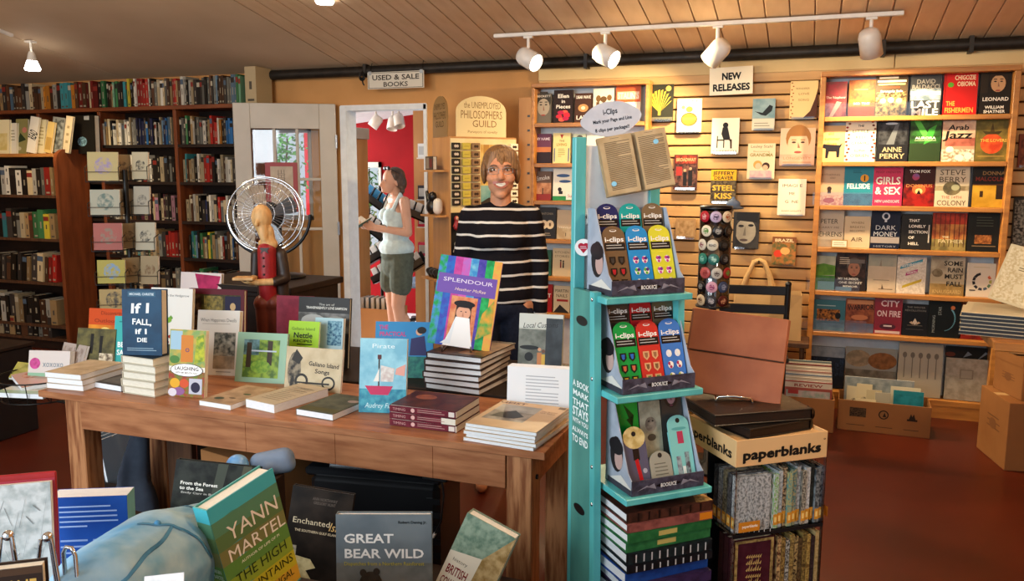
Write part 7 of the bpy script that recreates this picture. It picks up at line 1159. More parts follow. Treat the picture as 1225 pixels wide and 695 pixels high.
for r in range(rows):
    for k in range(3):
        c1, c2, nm = BCOL[(r*3+k) % len(BCOL)]; a = face_a+(k-1)*0.72+0.18*math.sin(r*2.0); z = bz1-0.05-(bz1-bz0-0.08)*r/(rows-1)
        M = Matrix.Translation((bc.x+0.0815*math.cos(a), bc.y+0.0815*math.sin(a), z)) @ Matrix.Rotation(a+math.pi/2, 4, 'Z') @ COVERM
        b = MB('glossy_print').ink(c1); b.M = M; b.lathe([(0.028, -0.003), (0.028, 0.0), (0.025, 0.002), (0, 0.003)], 20); o = b.build('badge'); tag(o, '%s round badge on the %s of the clear column' % (nm, BW_[r]), 'badge', 'round badges on the clear column')
        q = MB('glossy_print').at(M @ Matrix.Translation((-0.025, -0.025, 0.0022))); draw(q, [El(.5, .5, .3, .3, c2, c1, 120), Rc(.3, .44, .7, .56, c2)] if nm != 'cream with a bold black word' else [T('READ', .5, .5, .7, .26, 0x1E1C1A)], 0.05, 0.05, 0.0012); q.build('badge_print', o)
o = blob('felt_hat', None, [('e', (0, 0, 0.03), (0.035, 0.035, 0.022)), ('e', (0, 0, 0.01), (0.055, 0.055, 0.008)), ('e', (0.0, 0.0, 0.055), (0.01, 0.01, 0.012))], 0.005, 'grey_cloth', 1); o.location = PD(877, 251, 4.15); tag(o, 'tiny blue-grey felt hat beside the top of the badge column', 'hat')
MB('black_wire').tube([(0, 0, 0.0), (-0.02, 0.02, -0.02), (-0.06, 0.03, -0.03)], 0.003, 6).build('hook', o)
# black chair
chp = PD(905, 345, 4.75); chx = chp.x; ch = tag(empty('chair', (chx, 4.75, 0), math.radians(6)), 'black wooden ladder-back chair against the slatted wall', 'chair')
zt_ = PY(905, 340, 4.75).z
for s in (-1, 1):
    MB('black_plastic').tube([(s*0.17, 0.0, 0), (s*0.17, 0.0, zt_*0.5), (s*0.175, -0.02, zt_)], 0.016, 10).sph((s*0.175, -0.02, zt_+0.008), 0.018, 10, 6).build('back_post', ch); MB('black_plastic').tube([(s*0.18, 0.38, 0), (s*0.18, 0.38, 0.44)], 0.016, 10).build('leg', ch)
    MB('black_plastic').tube([(s*0.17, 0, 0.2), (s*0.18, 0.38, 0.2)], 0.010, 8).build('stretcher', ch)
for z in (zt_-0.055, zt_-0.16, zt_-0.27): MB('black_plastic').box(-0.168, 0.168, -0.028, -0.008, z, z+0.05, 0.004).build('back_slat', ch)
MB('black_plastic').box(-0.20, 0.20, -0.005, 0.40, 0.44, 0.465, 0.006).build('seat', ch)
# hanging cloth bag and paper bag
hb = PY(908, 312, 5.58); bag = tag(empty('tote_bag', (hb.x, 5.60, hb.z)), 'cream cloth bag hanging by its looped handles', 'bag')
b = MB('kraft')
for dx, yy in ((-0.03, 0.0), (0.03, 0.022)): b.tube([(-0.10+dx*0.4, yy, -0.22), (-0.07, yy, -0.10), (-0.03, yy, -0.01), (0.0, yy, 0.0), (0.03, yy, -0.01), (0.07, yy, -0.10), (0.10+dx*0.4, yy, -0.22)], 0.016, 8)
b.build('handles', bag); MB('kraft').box(-0.15, 0.15, -0.03, 0.04, -0.62, -0.21, 0.01).build('bag_body', bag); MB('black_wire').tube([(0, 0.075, 0.0), (0, 0.0, -0.02), (0, -0.03, 0.0)], 0.005, 6).build('wall_hook', bag)
pbp = PY(938, 400, 5.35); b = MB('kraft'); b.add([(-0.10, -0.05, 0), (0.10, -0.05, 0), (0.10, 0.06, 0), (-0.10, 0.06, 0), (-0.09, -0.055, 0.30), (0.095, -0.045, 0.28), (0.085, 0.05, 0.30), (-0.085, 0.06, 0.28)], [f for f in BOXF if f != (4, 5, 6, 7)])
o = b.build('paper_bag'); tag(o, 'crumpled kraft paper bag standing behind the leather portfolio', 'bag')
# it stands on a stool
stl = tag(empty('stool', (pbp.x, 5.35, 0)), 'low wooden stool under the paper bag', 'stool'); sz_ = PY(938, 405, 5.35).z
MB('wood_brown').box(-0.15, 0.15, -0.12, 0.12, sz_-0.03, sz_, 0.004).build('seat', stl)
for x in (-0.12, 0.12):
    for y in (-0.09, 0.09): MB('wood_brown').tube([(x, y, 0), (x*0.9, y*0.9, sz_-0.03)], 0.014, 8).build('leg', stl)
o.location = (pbp.x, 5.35, sz_+0.0005)
# ================================================================== boxes and bins on the floor at the right
def open_box(name, label, M, w, d, h, m, t=0.005, cat='box', prints=None, flaps=False):
    o = tag(empty(name), label, cat); o.matrix_world = M
    for x0, x1, y0, y1 in ((0, w, 0, t), (0, w, d-t, d), (0, t, t, d-t), (w-t, w, t, d-t)): MB(m).box(x0, x1, y0, y1, 0.0005, h, 0.001).build('side', o)
    MB(m).box(t, w-t, t, d-t, 0.0005, t).build('bottom', o)
    if prints: q = MB('matte_print').at(COVERM); draw(q, prints, w, h, 0.0006); q.build('box_print', o)
    return o
c0, c1 = PZ(1001, 513, 0), PZ(1112, 525, 0); cw = (c1-c0).length; ang = math.atan2(c1.y-c0.y, c1.x-c0.x); chh = PY(1000, 477, c0.y).z
CM = Matrix.Translation(c0) @ Matrix.Rotation(ang, 4, 'Z')
open_box('cardboard_box', 'open cardboard box of cards with three printed marks on its front', CM, cw, 0.24, chh, 'cardboard_dark', prints=[Rc(.13, .48, .31, .78, 0x2A1E14, 0x5A442C, 120), El(.5, .62, .055, .055, 0x2A1E14), El(.5, .62, .042, .042, 0x8A6038), Po([(.49, .55), (.51, .7), (.53, .55)], 0x2A1E14), Rc(.75, .5, .86, .56, 0x2A1E14), Po([(.77, .56), (.84, .56), (.82, .74), (.805, .64), (.79, .74)], 0x2A1E14), Rc(.1, .2, .3, .22, 0x4A3420), Rc(.42, .2, .6, .22, 0x4A3420), Rc(.72, .2, .88, .22, 0x4A3420)])
def in_box(label, M, x, y, w, h, th, bg, els, lean=6, rz=0, z=0.006, name='greeting_card', cat='card', group=None, **kw):
    o = book(label, w, h, th, bg, els, cat=cat, name=name, hard=False, page='paper_white', group=group, **kw); o.matrix_world = M @ Matrix.Translation((x, y, z)) @ Matrix.Rotation(math.radians(rz), 4, 'Z') @ Matrix.Rotation(math.radians(-lean), 4, 'X'); return o
gk = 'cards standing in the open cardboard box'
in_box('clear plastic sleeve with blue-grey rim behind the cards', CM, cw*0.45, 0.19, 0.38, 0.27, 0.01, 0x8A9294, [Rc(.03, .03, .97, .97, 0x9AA09C, 0x7A8484, 25)], 4, group=gk)
for i, (x, hh, bg, lab, fg) in enumerate([(0.075, 0.225, 0xC8BC98, 'cream card with a grey flower, left in the cardboard box', 0x6A6454), (0.13, 0.245, 0xC4B894, 'tall cream card with handwriting in the cardboard box', 0x7A705A), (0.185, 0.215, 0xB8AC88, 'cream card with a dark sprig in the cardboard box', 0x3A4038), (0.235, 0.205, 0xA8A490, 'small card with a dark blue cat in the cardboard box', 0x2A3448)]):
    in_box(lab, CM, x+0.01, 0.12-0.004*i, 0.085, hh, 0.008, bg, [El(.5, .6, .25, .25, fg, bg, 90), Ln(.2, .8, .15, .35, 2, fg, .3)], 8, 3*(i-1.5), group=gk)
in_box('low cream card with red dots, front left in the cardboard box', CM, 0.15, 0.06, 0.11, 0.17, 0.006, 0xCFC29C, [El(.3, .6, .06, .06, 0xA05A4A), El(.6, .7, .06, .06, 0xA05A4A), El(.8, .55, .05, .05, 0x6A6A5A)], 10, group=gk)
in_box('low cream card with brown script, front centre in the cardboard box', CM, 0.235, 0.05, 0.09, 0.155, 0.006, 0xC8BA94, [Ln(.15, .85, .6, .9, 3, 0x8A5A40, .4)], 10, group=gk)
in_box('teal booklet standing at the right of the cardboard box', CM, 0.38, 0.12, 0.16, 0.225, 0.012, 0x1E7A86, [Rc(.04, .2, .96, .9, 0x228290, 0x186A76, 20)], 8, group=gk)
in_box('cream booklet behind the teal one in the cardboard box', CM, 0.365, 0.145, 0.16, 0.24, 0.008, 0xC8C0A4, [], 8, group=gk)
in_box('red-and-white patterned card at the right front of the box', CM, 0.41, 0.05, 0.15, 0.14, 0.008, 0xB04A4A, [Rc(.03, .03, .97, .97, 0xB85050, 0xD8B0A8, 120)], 10, group=gk)
# magazine bin left of it
m0 = PZ(930, 512, 0); MM = Matrix.Translation((m0.x+0.0, m0.y, 0)) @ Matrix.Rotation(math.radians(2), 4, 'Z'); mw = PZ(996, 512, 0).x-m0.x
open_box('magazine_bin', 'pale cardboard bin filled with magazines behind the journal stand', MM, mw, 0.26, PY(985, 478, m0.y).z, 'cardboard_dark')
for i in range(7):
    c = (0x9A4A3C, 0xB8A890, 0x6A7A8A, 0xA87A6A, 0xC8B8A0, 0x7A3A34, 0x5A6A6A)[i]
    in_box('%s-covered magazine, %s from the front in the pale bin' % (('red', 'cream', 'blue-grey', 'salmon', 'ivory', 'maroon', 'slate')[i], ORD[i]), MM, mw*0.52, 0.02+0.03*i, mw*0.86, 0.28+0.014*i, 0.014, c, [Rc(.04, .3, .96, .8, 0x8A9A8A, 0xB8A8A0, 30), Rc(0, .86, 1, .97, 0xC8BCA8), T('REVIEW', .5, .91, .6, .06, 0x8A2A24), Rc(.08, .72, .3, .8, 0xA83A34)], 5, name='magazine', cat='magazine', group='magazines in the pale bin')
# big cardboard boxes at the right edge
k0, k1 = PZ(1201, 563, 0), PZ(1168, 535, 0); ka = math.atan2((k1-k0).y, (k1-k0).x)-math.pi/2; KM = Matrix.Translation(k0) @ Matrix.Rotation(ka, 4, 'Z'); kd = (k1-k0).length; kh = PY(1170, 460, k1.y).z
def shut_box(label, M, w, d, h, m='cardboard_dark', flap=0.0):
    o = tag(empty('cardboard_box'), label, 'box'); o.matrix_world = M
    MB(m).box(0, w, 0, d, 0.0005, h, 0.002).build('carton', o); MB('kraft').box(w*0.0, w, d/2-0.025, d/2+0.025, h+0.0002, h+0.0008).build('tape', o)
    if flap: MB(m).box(0, w, -0.003, 0.0, h-0.001, h+flap).build('flap', o); MB(m).box(-0.003, 0, 0, d, h-0.001, h+flap*0.8).build('flap', o)
    q = MB('matte_print').at(Matrix(((0, 0, -1, -0.0005), (-1, 0, 0, d), (0, 1, 0, 0), (0, 0, 0, 1)))); draw(q, [Ln(.3, .75, .45, .7, 3, 0x6A4426, .2), El(.5, .55, .12, .08, 0x7A5030)], d, h); q.build('box_print', o)
    return o
shut_box('large cardboard box on the floor at the right edge', KM, 0.45, kd, kh)
shut_box('smaller open-flapped cardboard box on top of the large one', KM @ Matrix.Translation((0.07, 0.05, kh+0.001)) @ Matrix.Rotation(0.12, 4, 'Z'), 0.34, 0.27, 0.17, flap=0.06)
# ledge with booklets at the right edge
LD = 3.2; l0 = PD(1172, 392, LD); lz0 = l0.z
lt = tag(empty('side_counter', (l0.x, l0.y, 0)), 'honey wood counter end cut by the right edge', 'counter')
MB('wood_shelf').box(0.0, 0.75, -0.28, 0.42, lz0-0.035, lz0, 0.004).build('counter_top', lt)
for x, y in ((0.62, -0.22), (0.62, 0.34)): MB('wood_shelf').box(x, x+0.06, y, y+0.06, 0, lz0-0.0355, 0.003).build('leg', lt)
LM = Matrix.Translation((l0.x, l0.y, lz0)) @ Matrix.Rotation(math.radians(-12), 4, 'Z')
for i in range(6):
    o = book('dark-edged white booklet, %s in the stack on the counter' % (['lowest', 'second', 'third', 'fourth', 'fifth', 'topmost'][i]), 0.24, 0.30, 0.013, 0xC8C0A8, [Ln(.1, .9, .1, .9, 12, 0xA8A08C, .3)] if i == 5 else (), cat='booklet', name='booklet', hard=False, page='black_plastic', spine=0x1A1816, group='stack of booklets on the right counter')
    o.matrix_world = LM @ Matrix.Translation((0.06+0.004*(i % 2), -0.19, 0.001+0.0138*(i+1))) @ Matrix.Rotation(math.radians(1.5*math.sin(i*2)), 4, 'Z') @ Matrix.Rotation(math.radians(-90), 4, 'X')
o = book('cream booklet with leafy brown pattern leaning on the stack', 0.17, 0.22, 0.01, 0xC4B894, [Rc(.04, .04, .96, .96, 0xB8A67C, 0xD4CAA8, 110), El(.5, .62, .26, .08, 0xCFC4A0), Ln(.34, .66, .58, .66, 2, 0x6A5A3A), El(.5, .3, .12, .1, 0xCFC4A0)], cat='booklet', name='booklet', hard=False)
o.matrix_world = LM @ Matrix.Translation((0.10, -0.06, 0.105)) @ Matrix.Rotation(math.radians(-8), 4, 'Z') @ Matrix.Rotation(math.radians(-16), 4, 'X') @ Matrix.Rotation(math.radians(14), 4, 'Y')
slat_book('small russet book on the slats right of the display shelf', 1219, 1242, 160, 200, 0x7A3A24, [Rc(.1, .1, .9, .9, 0x8A4A2C, 0x5A2A1A, 40)])
slat_book('dark patterned book on the slats at the right edge', 1212, 1238, 236, 296, 0x2A2620, [Rc(.05, .05, .95, .95, 0x8A8474, 0x1E1A16, 60)])
# ================================================================== under the long table
def blk(name, label, cat, M): o = tag(empty(name), label, cat); o.matrix_world = M; return o
tp = PZ(480, 640, 0.0)
sb = blk('storage_bin', 'black plastic bin with framed lid under the table', 'bin', Matrix.Translation((-1.50, 2.20, 0)) @ Matrix.Rotation(math.radians(8), 4, 'Z'))
MB('black_plastic').box(0, 0.44, 0, 0.27, 0.0005, 0.52, 0.02).build('body', sb); MB('dark_metal').box(-0.01, 0.45, -0.01, 0.28, 0.5205, 0.55, 0.008).build('lid', sb)
for a, b_, c, d in ((0.06, 0.38, 0.03, 0.05), (0.06, 0.38, 0.22, 0.24), (0.06, 0.08, 0.05, 0.22), (0.36, 0.38, 0.05, 0.22)): MB('chrome_dull').box(a, b_, c, d, 0.5502, 0.556).build('lid_rim', sb)
MB('black_plastic').tube([(0.2, 0.13, 0.551), (0.2, 0.13, 0.60), (0.24, 0.13, 0.60), (0.24, 0.13, 0.551)], 0.006, 6).build('handle', sb)
for i in range(10): MB('black_plastic').box(0.40, 0.446, -0.004, -0.0005, 0.05+0.045*i, 0.07+0.045*i).build('rib', sb)
o = blob('cloth_bundle', None, [('e', (0, 0, 0.0), (0.14, 0.09, 0.05)), ('e', (0.14, 0.02, 0.015), (0.12, 0.08, 0.04)), ('e', (-0.1, 0.03, 0.02), (0.08, 0.07, 0.04))], 0.012, 'shaded_grey_cloth', 3); o.location = (-1.62, 2.36, 0.602); tag(o, 'dark bluish cloth bundle lying on the bin and box', 'cloth')
ub = blk('cardboard_box', 'brown cardboard box in the shade under the table', 'box', Matrix.Translation((-1.95, 2.22, 0)) @ Matrix.Rotation(math.radians(-14), 4, 'Z')); MB('cardboard_dark').box(0, 0.34, 0, 0.27, 0.0005, 0.545, 0.002).build('carton', ub); MB('kraft').box(0, 0.34, 0.11, 0.16, 0.5455, 0.546).build('tape', ub)
o = MB('wood_brown').box(0, 0.115, 0, 0.03, 0.0005, 0.62, 0.003).build('wood_board'); o.location = (-2.23, 2.36, 0); tag(o, 'dark brown plank standing behind the left table leg', 'plank')
o = blob('plastic_bag', None, [('e', (0, 0, 0.2), (0.09, 0.08, 0.2)), ('c', (0, 0, 0.36), (0.03, 0.02, 0.55), 0.06, 0.03), ('e', (0.03, -0.02, 0.12), (0.1, 0.08, 0.11))], 0.012, 'shaded_grey_cloth', 2); o.location = (-2.335, 2.30, 0.002); tag(o, 'grey-blue plastic bag behind the left table leg', 'bag')
for i in range(4):
    o = book('pale blue-grey folder, %s of those standing left of the table' % ('first', 'second', 'third', 'fourth')[i], 0.21, 0.30, 0.012, 0x8A98A4, [Rc(.05, .05, .95, .95, 0x94A2AE, 0x76848F, 20)], cat='folder', name='folder', hard=False, page='paper_white', group='folders standing by the left table leg'); o.matrix_world = Matrix.Translation((-2.56+0.03*i, 2.42+0.02*i, 0.30)) @ Matrix.Rotation(math.radians(60), 4, 'Z') @ Matrix.Rotation(math.radians(-14), 4, 'X')
cr = open_box('crate', 'dark wooden crate holding folders left of the table', Matrix.Translation((-2.66, 2.34, 0)), 0.24, 0.30, 0.30, 'wood_dark', 0.012, 'crate')
for i in range(4):
    o = [q for q in COL.objects if q.get('label') == 'pale blue-grey folder, %s of those standing left of the table' % ('first', 'second', 'third', 'fourth')[i]][0]; o.matrix_world = Matrix.Translation((-2.60+0.035*i, 2.47, 0.014)) @ Matrix.Rotation(math.radians(-90), 4, 'Z') @ Matrix.Rotation(math.radians(10), 4, 'X') @ Matrix.Scale(1.5, 4, (0, 0, 1))
b = MB('black_plastic'); b.tube([(0, 0, 0), (0.01, 0.0, -0.08), (0.0, 0.0, -0.16), (-0.02, 0.0, -0.2)], 0.003, 6); o = b.build('cable'); o.location = (-0.99, 2.12, 0.63); tag(o, 'thin black cable with pale tip hanging under the table', 'cable'); MB('white_metal').tube([(-0.02, 0, -0.2), (-0.028, 0, -0.214)], 0.005, 8).build('plug', o)
rg = tag(MB('black_plastic').box(-1.03, -0.95, 2.075, 2.16, 0.61, 0.631, 0.004).build('adapter'), 'small black power adapter fixed under the table apron', 'adapter')
# low black crate at the far left edge
b0 = PZ(16, 541, 0); bh = 0.50
lc = blk('black_cabinet', 'low black cabinet cut by the left edge of the picture', 'cabinet', Matrix.Translation((b0.x-0.72, b0.y, 0)))
MB('black_plastic').box(0, 0.5, 0, 0.35, 0.0005, bh, 0.006).build('body', lc); MB('wood_dark').box(-0.01, 0.51, -0.012, 0.36, bh+0.0005, bh+0.02, 0.003).build('cabinet_top', lc); MB('wood_dark').box(0.02, 0.48, -0.012, -0.0005, 0.04, bh-0.03, 0.003).build('door', lc)
# ================================================================== foreground display
rs = tag(empty('display_riser', (-1.1, 1.0, 0)), 'low two-step black riser under the foreground books', 'riser')
NZ, LZ = 0.690, 0.455
part(MB('wood_dark').box(-1.95, -0.45, 0.75, 1.33, 0, NZ, 0.004), 'upper_step', rs); part(MB('wood_dark').box(-1.95, -0.40, 1.3305, 1.90, 0, LZ, 0.004), 'lower_step', rs)
def fg(label, loc, w, h, t, bg, els, rz, lean=5, roll=0, **kw):
    o = book(label, w, h, t, bg, els, **kw); place(o, loc, rz, lean, roll); return o
fg('large grey-blue photo book with a bear and wide white title', (-0.893, 1.595, LZ+0.001), 0.222, 0.256, 0.022, 0x6A767C, [Rc(0, .55, 1, 1, 0x7A868C, 0x66727A, 8), Rc(0, 0, 1, .55, 0x7A7C78, 0x5A5E5A, 14), T('GREAT', .34, .78, .52, .085, 0xF4F4F0, 1), T('BEAR WILD', .5, .64, .84, .085, 0xF4F4F0, 1), T('Dispatches from a Northern Rainforest', .5, .545, .84, .035, 0xC0B23C, 0), T('Robert Dening Jr.', .8, .93, .3, .025, 0x20262A), El(.3, .12, .26, .3, 0x3A322A, 0x2A241E, 25), El(.36, .36, .12, .13, 0x463C32, 0x332A22, 30), El(.5, .32, .08, .05, 0x4A4036), El(.28, .46, .035, .04, 0x3A322A), El(.42, .47, .035, .04, 0x3A322A)], 20, 4, hard=True, page='paper_white')
fg('dark photo book with gold serif title and a pale bird', (PZ(362, 716, LZ).x, PZ(362, 716, LZ).y+0.03, LZ+0.016), 0.156, 0.245, 0.018, 0x241E1A, [Rc(0, 0, 1, 1, 0x2E2620, 0x171310, 12), T('ANN NORTHWAY', .55, .9, .4, .03, 0x5A5048), T('GREGORY HUNT', .55, .86, .36, .03, 0x5A5048), T('Enchanted', .38, .66, .62, .06, 0xD8C8A8, 0), T('Isles', .82, .64, .28, .09, 0xD8B070, 0, 0, .25), T('THE SOUTHERN GULF ISLANDS', .5, .56, .74, .025, 0xC8B898), Po([(.05, .1), (.2, .3), (.45, .28), (.55, .2), (.4, .16), (.5, .08), (.2, .05)], 0xD8CC9A, 0xB8A878, 60), Rc(0, .1, .2, .4, 0xC8C0A8, 0x3A322A, 60)], 16, 8, 8, page='paper_white')
fg('dark mossy photo book with small white title behind the plush', (PZ(232, 704, LZ).x, PZ(232, 704, LZ).y+0.04, LZ+0.018), 0.215, 0.285, 0.02, 0x1E211E, [Rc(0, 0, 1, 1, 0x2A2E28, 0x10120F, 30), Po([(.5, 1), (.62, 1), (.5, .3), (.4, .3)], 0x3E443A), Po([(.8, 1), (.9, 1), (.7, .2), (.66, .2)], 0x4A4A3A), T('From the Forest', .3, .80, .44, .03, 0xE8E8E0), T('to the Sea', .22, .755, .28, .03, 0xE8E8E0), T('Emily Carr in Brush', .33, .715, .46, .018, 0xA8A8A0)], 22, 10, 7)
fg('tilted thick book with green and gold cover and white title corner', (-0.745, 1.66, LZ+0.03), 0.13, 0.215, 0.05, 0x7A8A78, [Po([(0, .55), (0, 1), (1, 1), (.6, .62)], 0x5E7A68, 0x8AA08C, 60), Po([(.6, .62), (1, 1), (1, 0), (.55, .0)], 0x8A7040, 0xB8A070, 50), Po([(0, .55), (.6, .62), (.55, 0), (0, 0)], 0xD8D0BC), T('BRITISH', .28, .36, .42, .1, 0x7A1C1C), T('COLUMBIA', .28, .22, .46, .09, 0x7A1C1C), T('history', .26, .48, .3, .04, 0x6A6458, 0)], 2, 12, 22, page='paper_white')
# hardcover with teal-to-green hills
TL, TR = PD(247, 611, 1.36), PD(326, 560, 1.475); v = TR-TL; rzy = math.degrees(math.atan2(v.y, v.x)); rolly = -math.degrees(math.asin(v.z/v.length)); wy, hy, ty = v.length, 0.232, 0.036
HILL = [(.86, 1.0, 0x4AB4C0), (.74, .88, 0x5A8A6A), (.62, .76, 0x5E7A4A), (.5, .64, 0x7A7A48), (.38, .52, 0x5E8A40), (.26, .4, 0x8AA034), (.13, .28, 0xB8AE2A), (0, .15, 0xC89A30)]
yels = [Po([(0, y0), (.3, y0+.03), (.6, y0-.01), (1, y0+.02), (1, y1), (0, y1)], c, None) for y0, y1, c in HILL]+[T('YANN', .56, .74, .78, .125, 0xEFE8D8, 0), T('MARTEL', .54, .575, .88, .105, 0xEFE8D8, 0), T('AUTHOR OF LIFE OF PI', .55, .475, .6, .022, 0xD8E0C0), T('THE HIGH', .52, .37, .8, .085, 0x2A3A1C, 0), T('MOUNTAINS', .52, .235, .88, .07, 0x3A3A14, 0), T('OF PORTUGAL', .52, .12, .8, .06, 0x3A3A14, 0)]
o = book('upright hardcover with turquoise-to-green hills and large serif lettering', wy, hy, ty, 0x4A9A98, yels, page='paper_edges', spine=0x5AA8A0)
p = MB('printed_paper').at(Matrix(((0, 0, -1, -wy/2), (-1, 0, 0, ty), (0, 1, 0, 0), (0, 0, 0, 1)))); draw(p, [Rc(0, y0, 1, y1, c) for y0, y1, c in HILL]+[T('YANN', .5, .48, .66, .035, 0xE8F0E0, 0), T('MARTEL', .5, .43, .84, .035, 0xE8F0E0, 0)], ty, hy); p.build('spine_print', o)
Ry = (Euler((0, math.radians(rolly), 0)).to_matrix().to_4x4()); Mz = Matrix.Rotation(math.radians(rzy), 4, 'Z') @ Ry @ Matrix.Rotation(math.radians(-3), 4, 'X'); off = Mz @ Vector((-wy/2, 0, hy)); o.matrix_world = Matrix.Translation(TL-off) @ Mz
# blue back-cover paperback
bp0, bp1 = PD(60, 593, 1.42), PD(152, 597, 1.44); bv = bp1-bp0
o = book('blue paperback showing its text-covered back, in the foreground', bv.length, bp0.z-NZ, 0.042, 0x1E4FA4, [Rc(0, 0, 1, 1, 0x2456AE, 0x1A4696, 10), Ln(.12, .88, .78, .95, 5, 0x9AB4E0, .3), Ln(.12, .48, .38, .72, 8, 0x8AA6D8, .3, 4), Ln(.54, .92, .38, .72, 8, 0x8AA6D8, .3, 5), Ln(.12, .5, .1, .34, 6, 0x8AA6D8, .3, 6)], hard=False, page='paper_white')
bc_ = (bp0+bp1)/2; o.matrix_world = Matrix.Translation((bc_.x+0.012, bc_.y-0.02, NZ+0.002)) @ Matrix.Rotation(math.atan2(bv.y, bv.x), 4, 'Z') @ Matrix.Rotation(math.radians(-1), 4, 'X') @ Matrix.Rotation(math.radians(1), 4, 'Y')
q = MB('printed_paper').at(Matrix(((0, 0, 1, bv.length/2), (1, 0, 0, 0), (0, 1, 0, 0), (0, 0, 0, 1)))); draw(q, [Rc(0, 0, 1, 1, 0x6A9A94), T('<', .5, .62, .4, .05, 0x16201E)], 0.042, bp0.z-NZ); q.build('spine_print', o)
# pale crackled back cover on easels
gp0, gp1 = PD(-26, 585, 1.22), PD(71, 583, 1.25); gv = gp1-gp0
o = book('pale grey hardcover with crackled back cover and red board edge', gv.length, gp0.z-NZ-0.02, 0.03, 0xB8BCBA, [Rc(0, 0, 1, 1, 0xC0C4C2, 0xA8AEAC, 20), Rc(0, .6, 1, 1, 0xC4C8C6, 0x98A09E, 55)]+[Po([(.05+.09*i, .9-.05*((i*3) % 4)), (.14+.09*i, .93-.06*((i*5) % 3)), (.14+.09*i, .925-.06*((i*5) % 3)), (.05+.09*i, .893-.05*((i*3) % 4))], 0x7A8080) for i in range(10)]+[Po([(.05+.09*i, .7-.05*((i*5) % 4)), (.14+.09*i, .74-.06*((i*2) % 3)), (.14+.09*i, .735-.06*((i*2) % 3)), (.05+.09*i, .693-.05*((i*5) % 4))], 0x868C8C) for i in range(10)]+[Ln(.3, .9, .35, .62, 8, 0x8A9090, .25), Ln(.5, .9, .12, .16, 1, 0x4A4E50), Rc(.6, .03, .66, .09, 0x2A2A2A), Rc(.7, .03, .9, .09, 0x3A3A3A, 0xC0C0C0, 400)], page='paper_edges', back=0xA03A4A)
gc_ = (gp0+gp1)/2; o.matrix_world = Matrix.Translation((gc_.x, gc_.y-0.03, NZ+0.018)) @ Matrix.Rotation(math.atan2(gv.y, gv.x), 4, 'Z') @ Matrix.Rotation(math.radians(-8), 4, 'X')
MB('red_paint').box(-gv.length/2-0.003, gv.length/2+0.002, 0.028, 0.034, 0, gp0.z-NZ-0.01, 0.002).build('red_board', o)
def easel(label, px, py, d, s=1.0):
    p = PD(px, py, d); t = tag(empty('book_easel', (p.x, p.y, NZ+0.0005), math.radians(38)), label, 'easel'); h = p.z-NZ
    MB('chrome').sph((0, 0, h), 0.0075*s, 12, 8).build('joint', t)
    b = MB('chrome'); 
    for dx, dy in ((-0.05, -0.035), (0.035, -0.03), (0.01, 0.035)): b.tube([(dx*s, dy*s, 0.003), (dx*0.15*s, dy*0.15*s, h)], 0.0028*s, 8)
    b.build('legs', t); MB('chrome').tube([(0.035*s, -0.03*s, 0.003), (0.05*s, -0.06*s, 0.003), (0.052*s, -0.062*s, 0.02)], 0.0028*s, 8).build('foot_rest', t)
easel('silver wire easel before the pale hardcover, left of the pair', 10, 641, 1.12); easel('silver wire easel before the pale hardcover, right of the pair', 57, 643, 1.14)
lp = PD(83, 655, 1.16); b = MB('chrome'); b.tube([(-0.012, 0, NZ-lp.z+0.003), (-0.012, 0, -0.01), (-0.006, 0, 0.0), (0.004, 0, 0.0), (0.010, 0, -0.01), (0.010, 0, NZ-lp.z+0.003)], 0.003, 8); o = b.build('wire_loop'); o.location = lp; tag(o, 'silver wire loop standing at the plush whale nose', 'wire loop')
q = PD(8, 690, 1.05); o = book('small dark brown book with gilt letters at the bottom left corner', 0.07, q.z-NZ, 0.03, 0x2E2018, [T('MANE', .55, .9, .7, .1, 0xC8A050), Rc(0, .97, 1, 1, 0x4A3424)]); place(o, (q.x, q.y, NZ+0.001), 36, 4)
# plush whale
a0, a1 = PD(122, 712, 1.22), PD(238, 657, 1.52)
pl_ = tag(empty('plush_whale', (a0.x, a0.y, NZ+0.0005)), 'pale blue plush whale lying in the foreground', 'plush toy'); ofs = Vector((a0.x, a0.y, NZ+0.0005))
cz_ = PD(190, 690, 1.2).z-NZ
A, B_ = Vector((0, 0, a0.z-NZ)), Vector((a1.x-a0.x, a1.y-a0.y, a1.z-NZ)); ax = (B_-A).normalized(); sd = Vector((-ax.y, ax.x, 0))
body_ = [('e', A-ax*0.01, (0.075, 0.075, 0.066)), ('c', A, A.lerp(B_, 0.5)+Vector((0, 0, 0.012)), 0.076, 0.086), ('c', A.lerp(B_, 0.5)+Vector((0, 0, 0.012)), B_, 0.086, 0.083), ('c', B_, B_+ax*0.05, 0.08, 0.055), ('c', B_+ax*0.05, B_+ax*0.13, 0.045, 0.02), ('e', A.lerp(B_, 0.4)+Vector((0, 0, -0.09)), (0.085, 0.085, A.lerp(B_, 0.4).z-0.09)), ('e', A-sd*0.07+ax*0.06+Vector((0, 0, -0.06)), (0.03, 0.06, 0.014))]
bo = blob('body', pl_, body_, 0.006, 'plush_blue', 4)
def seam(pts, r=0.004):
    o = MB('plush_deep').tube(pts, r, 8).build('seam', pl_); k = o.modifiers.new('on_body', 'SHRINKWRAP'); k.target = bo; k.wrap_mode = 'ABOVE_SURFACE'; k.offset = 0.0012; return o
def onb(u, th, k=1.0):
    c = A.lerp(B_, u)+Vector((0, 0, 0.012*min(1, u*2))); r = (0.075+0.016*u)*k; up = Vector((0, 0, 1)); s_ = -sd
    return c+(up*math.sin(th)+s_*math.cos(th))*r
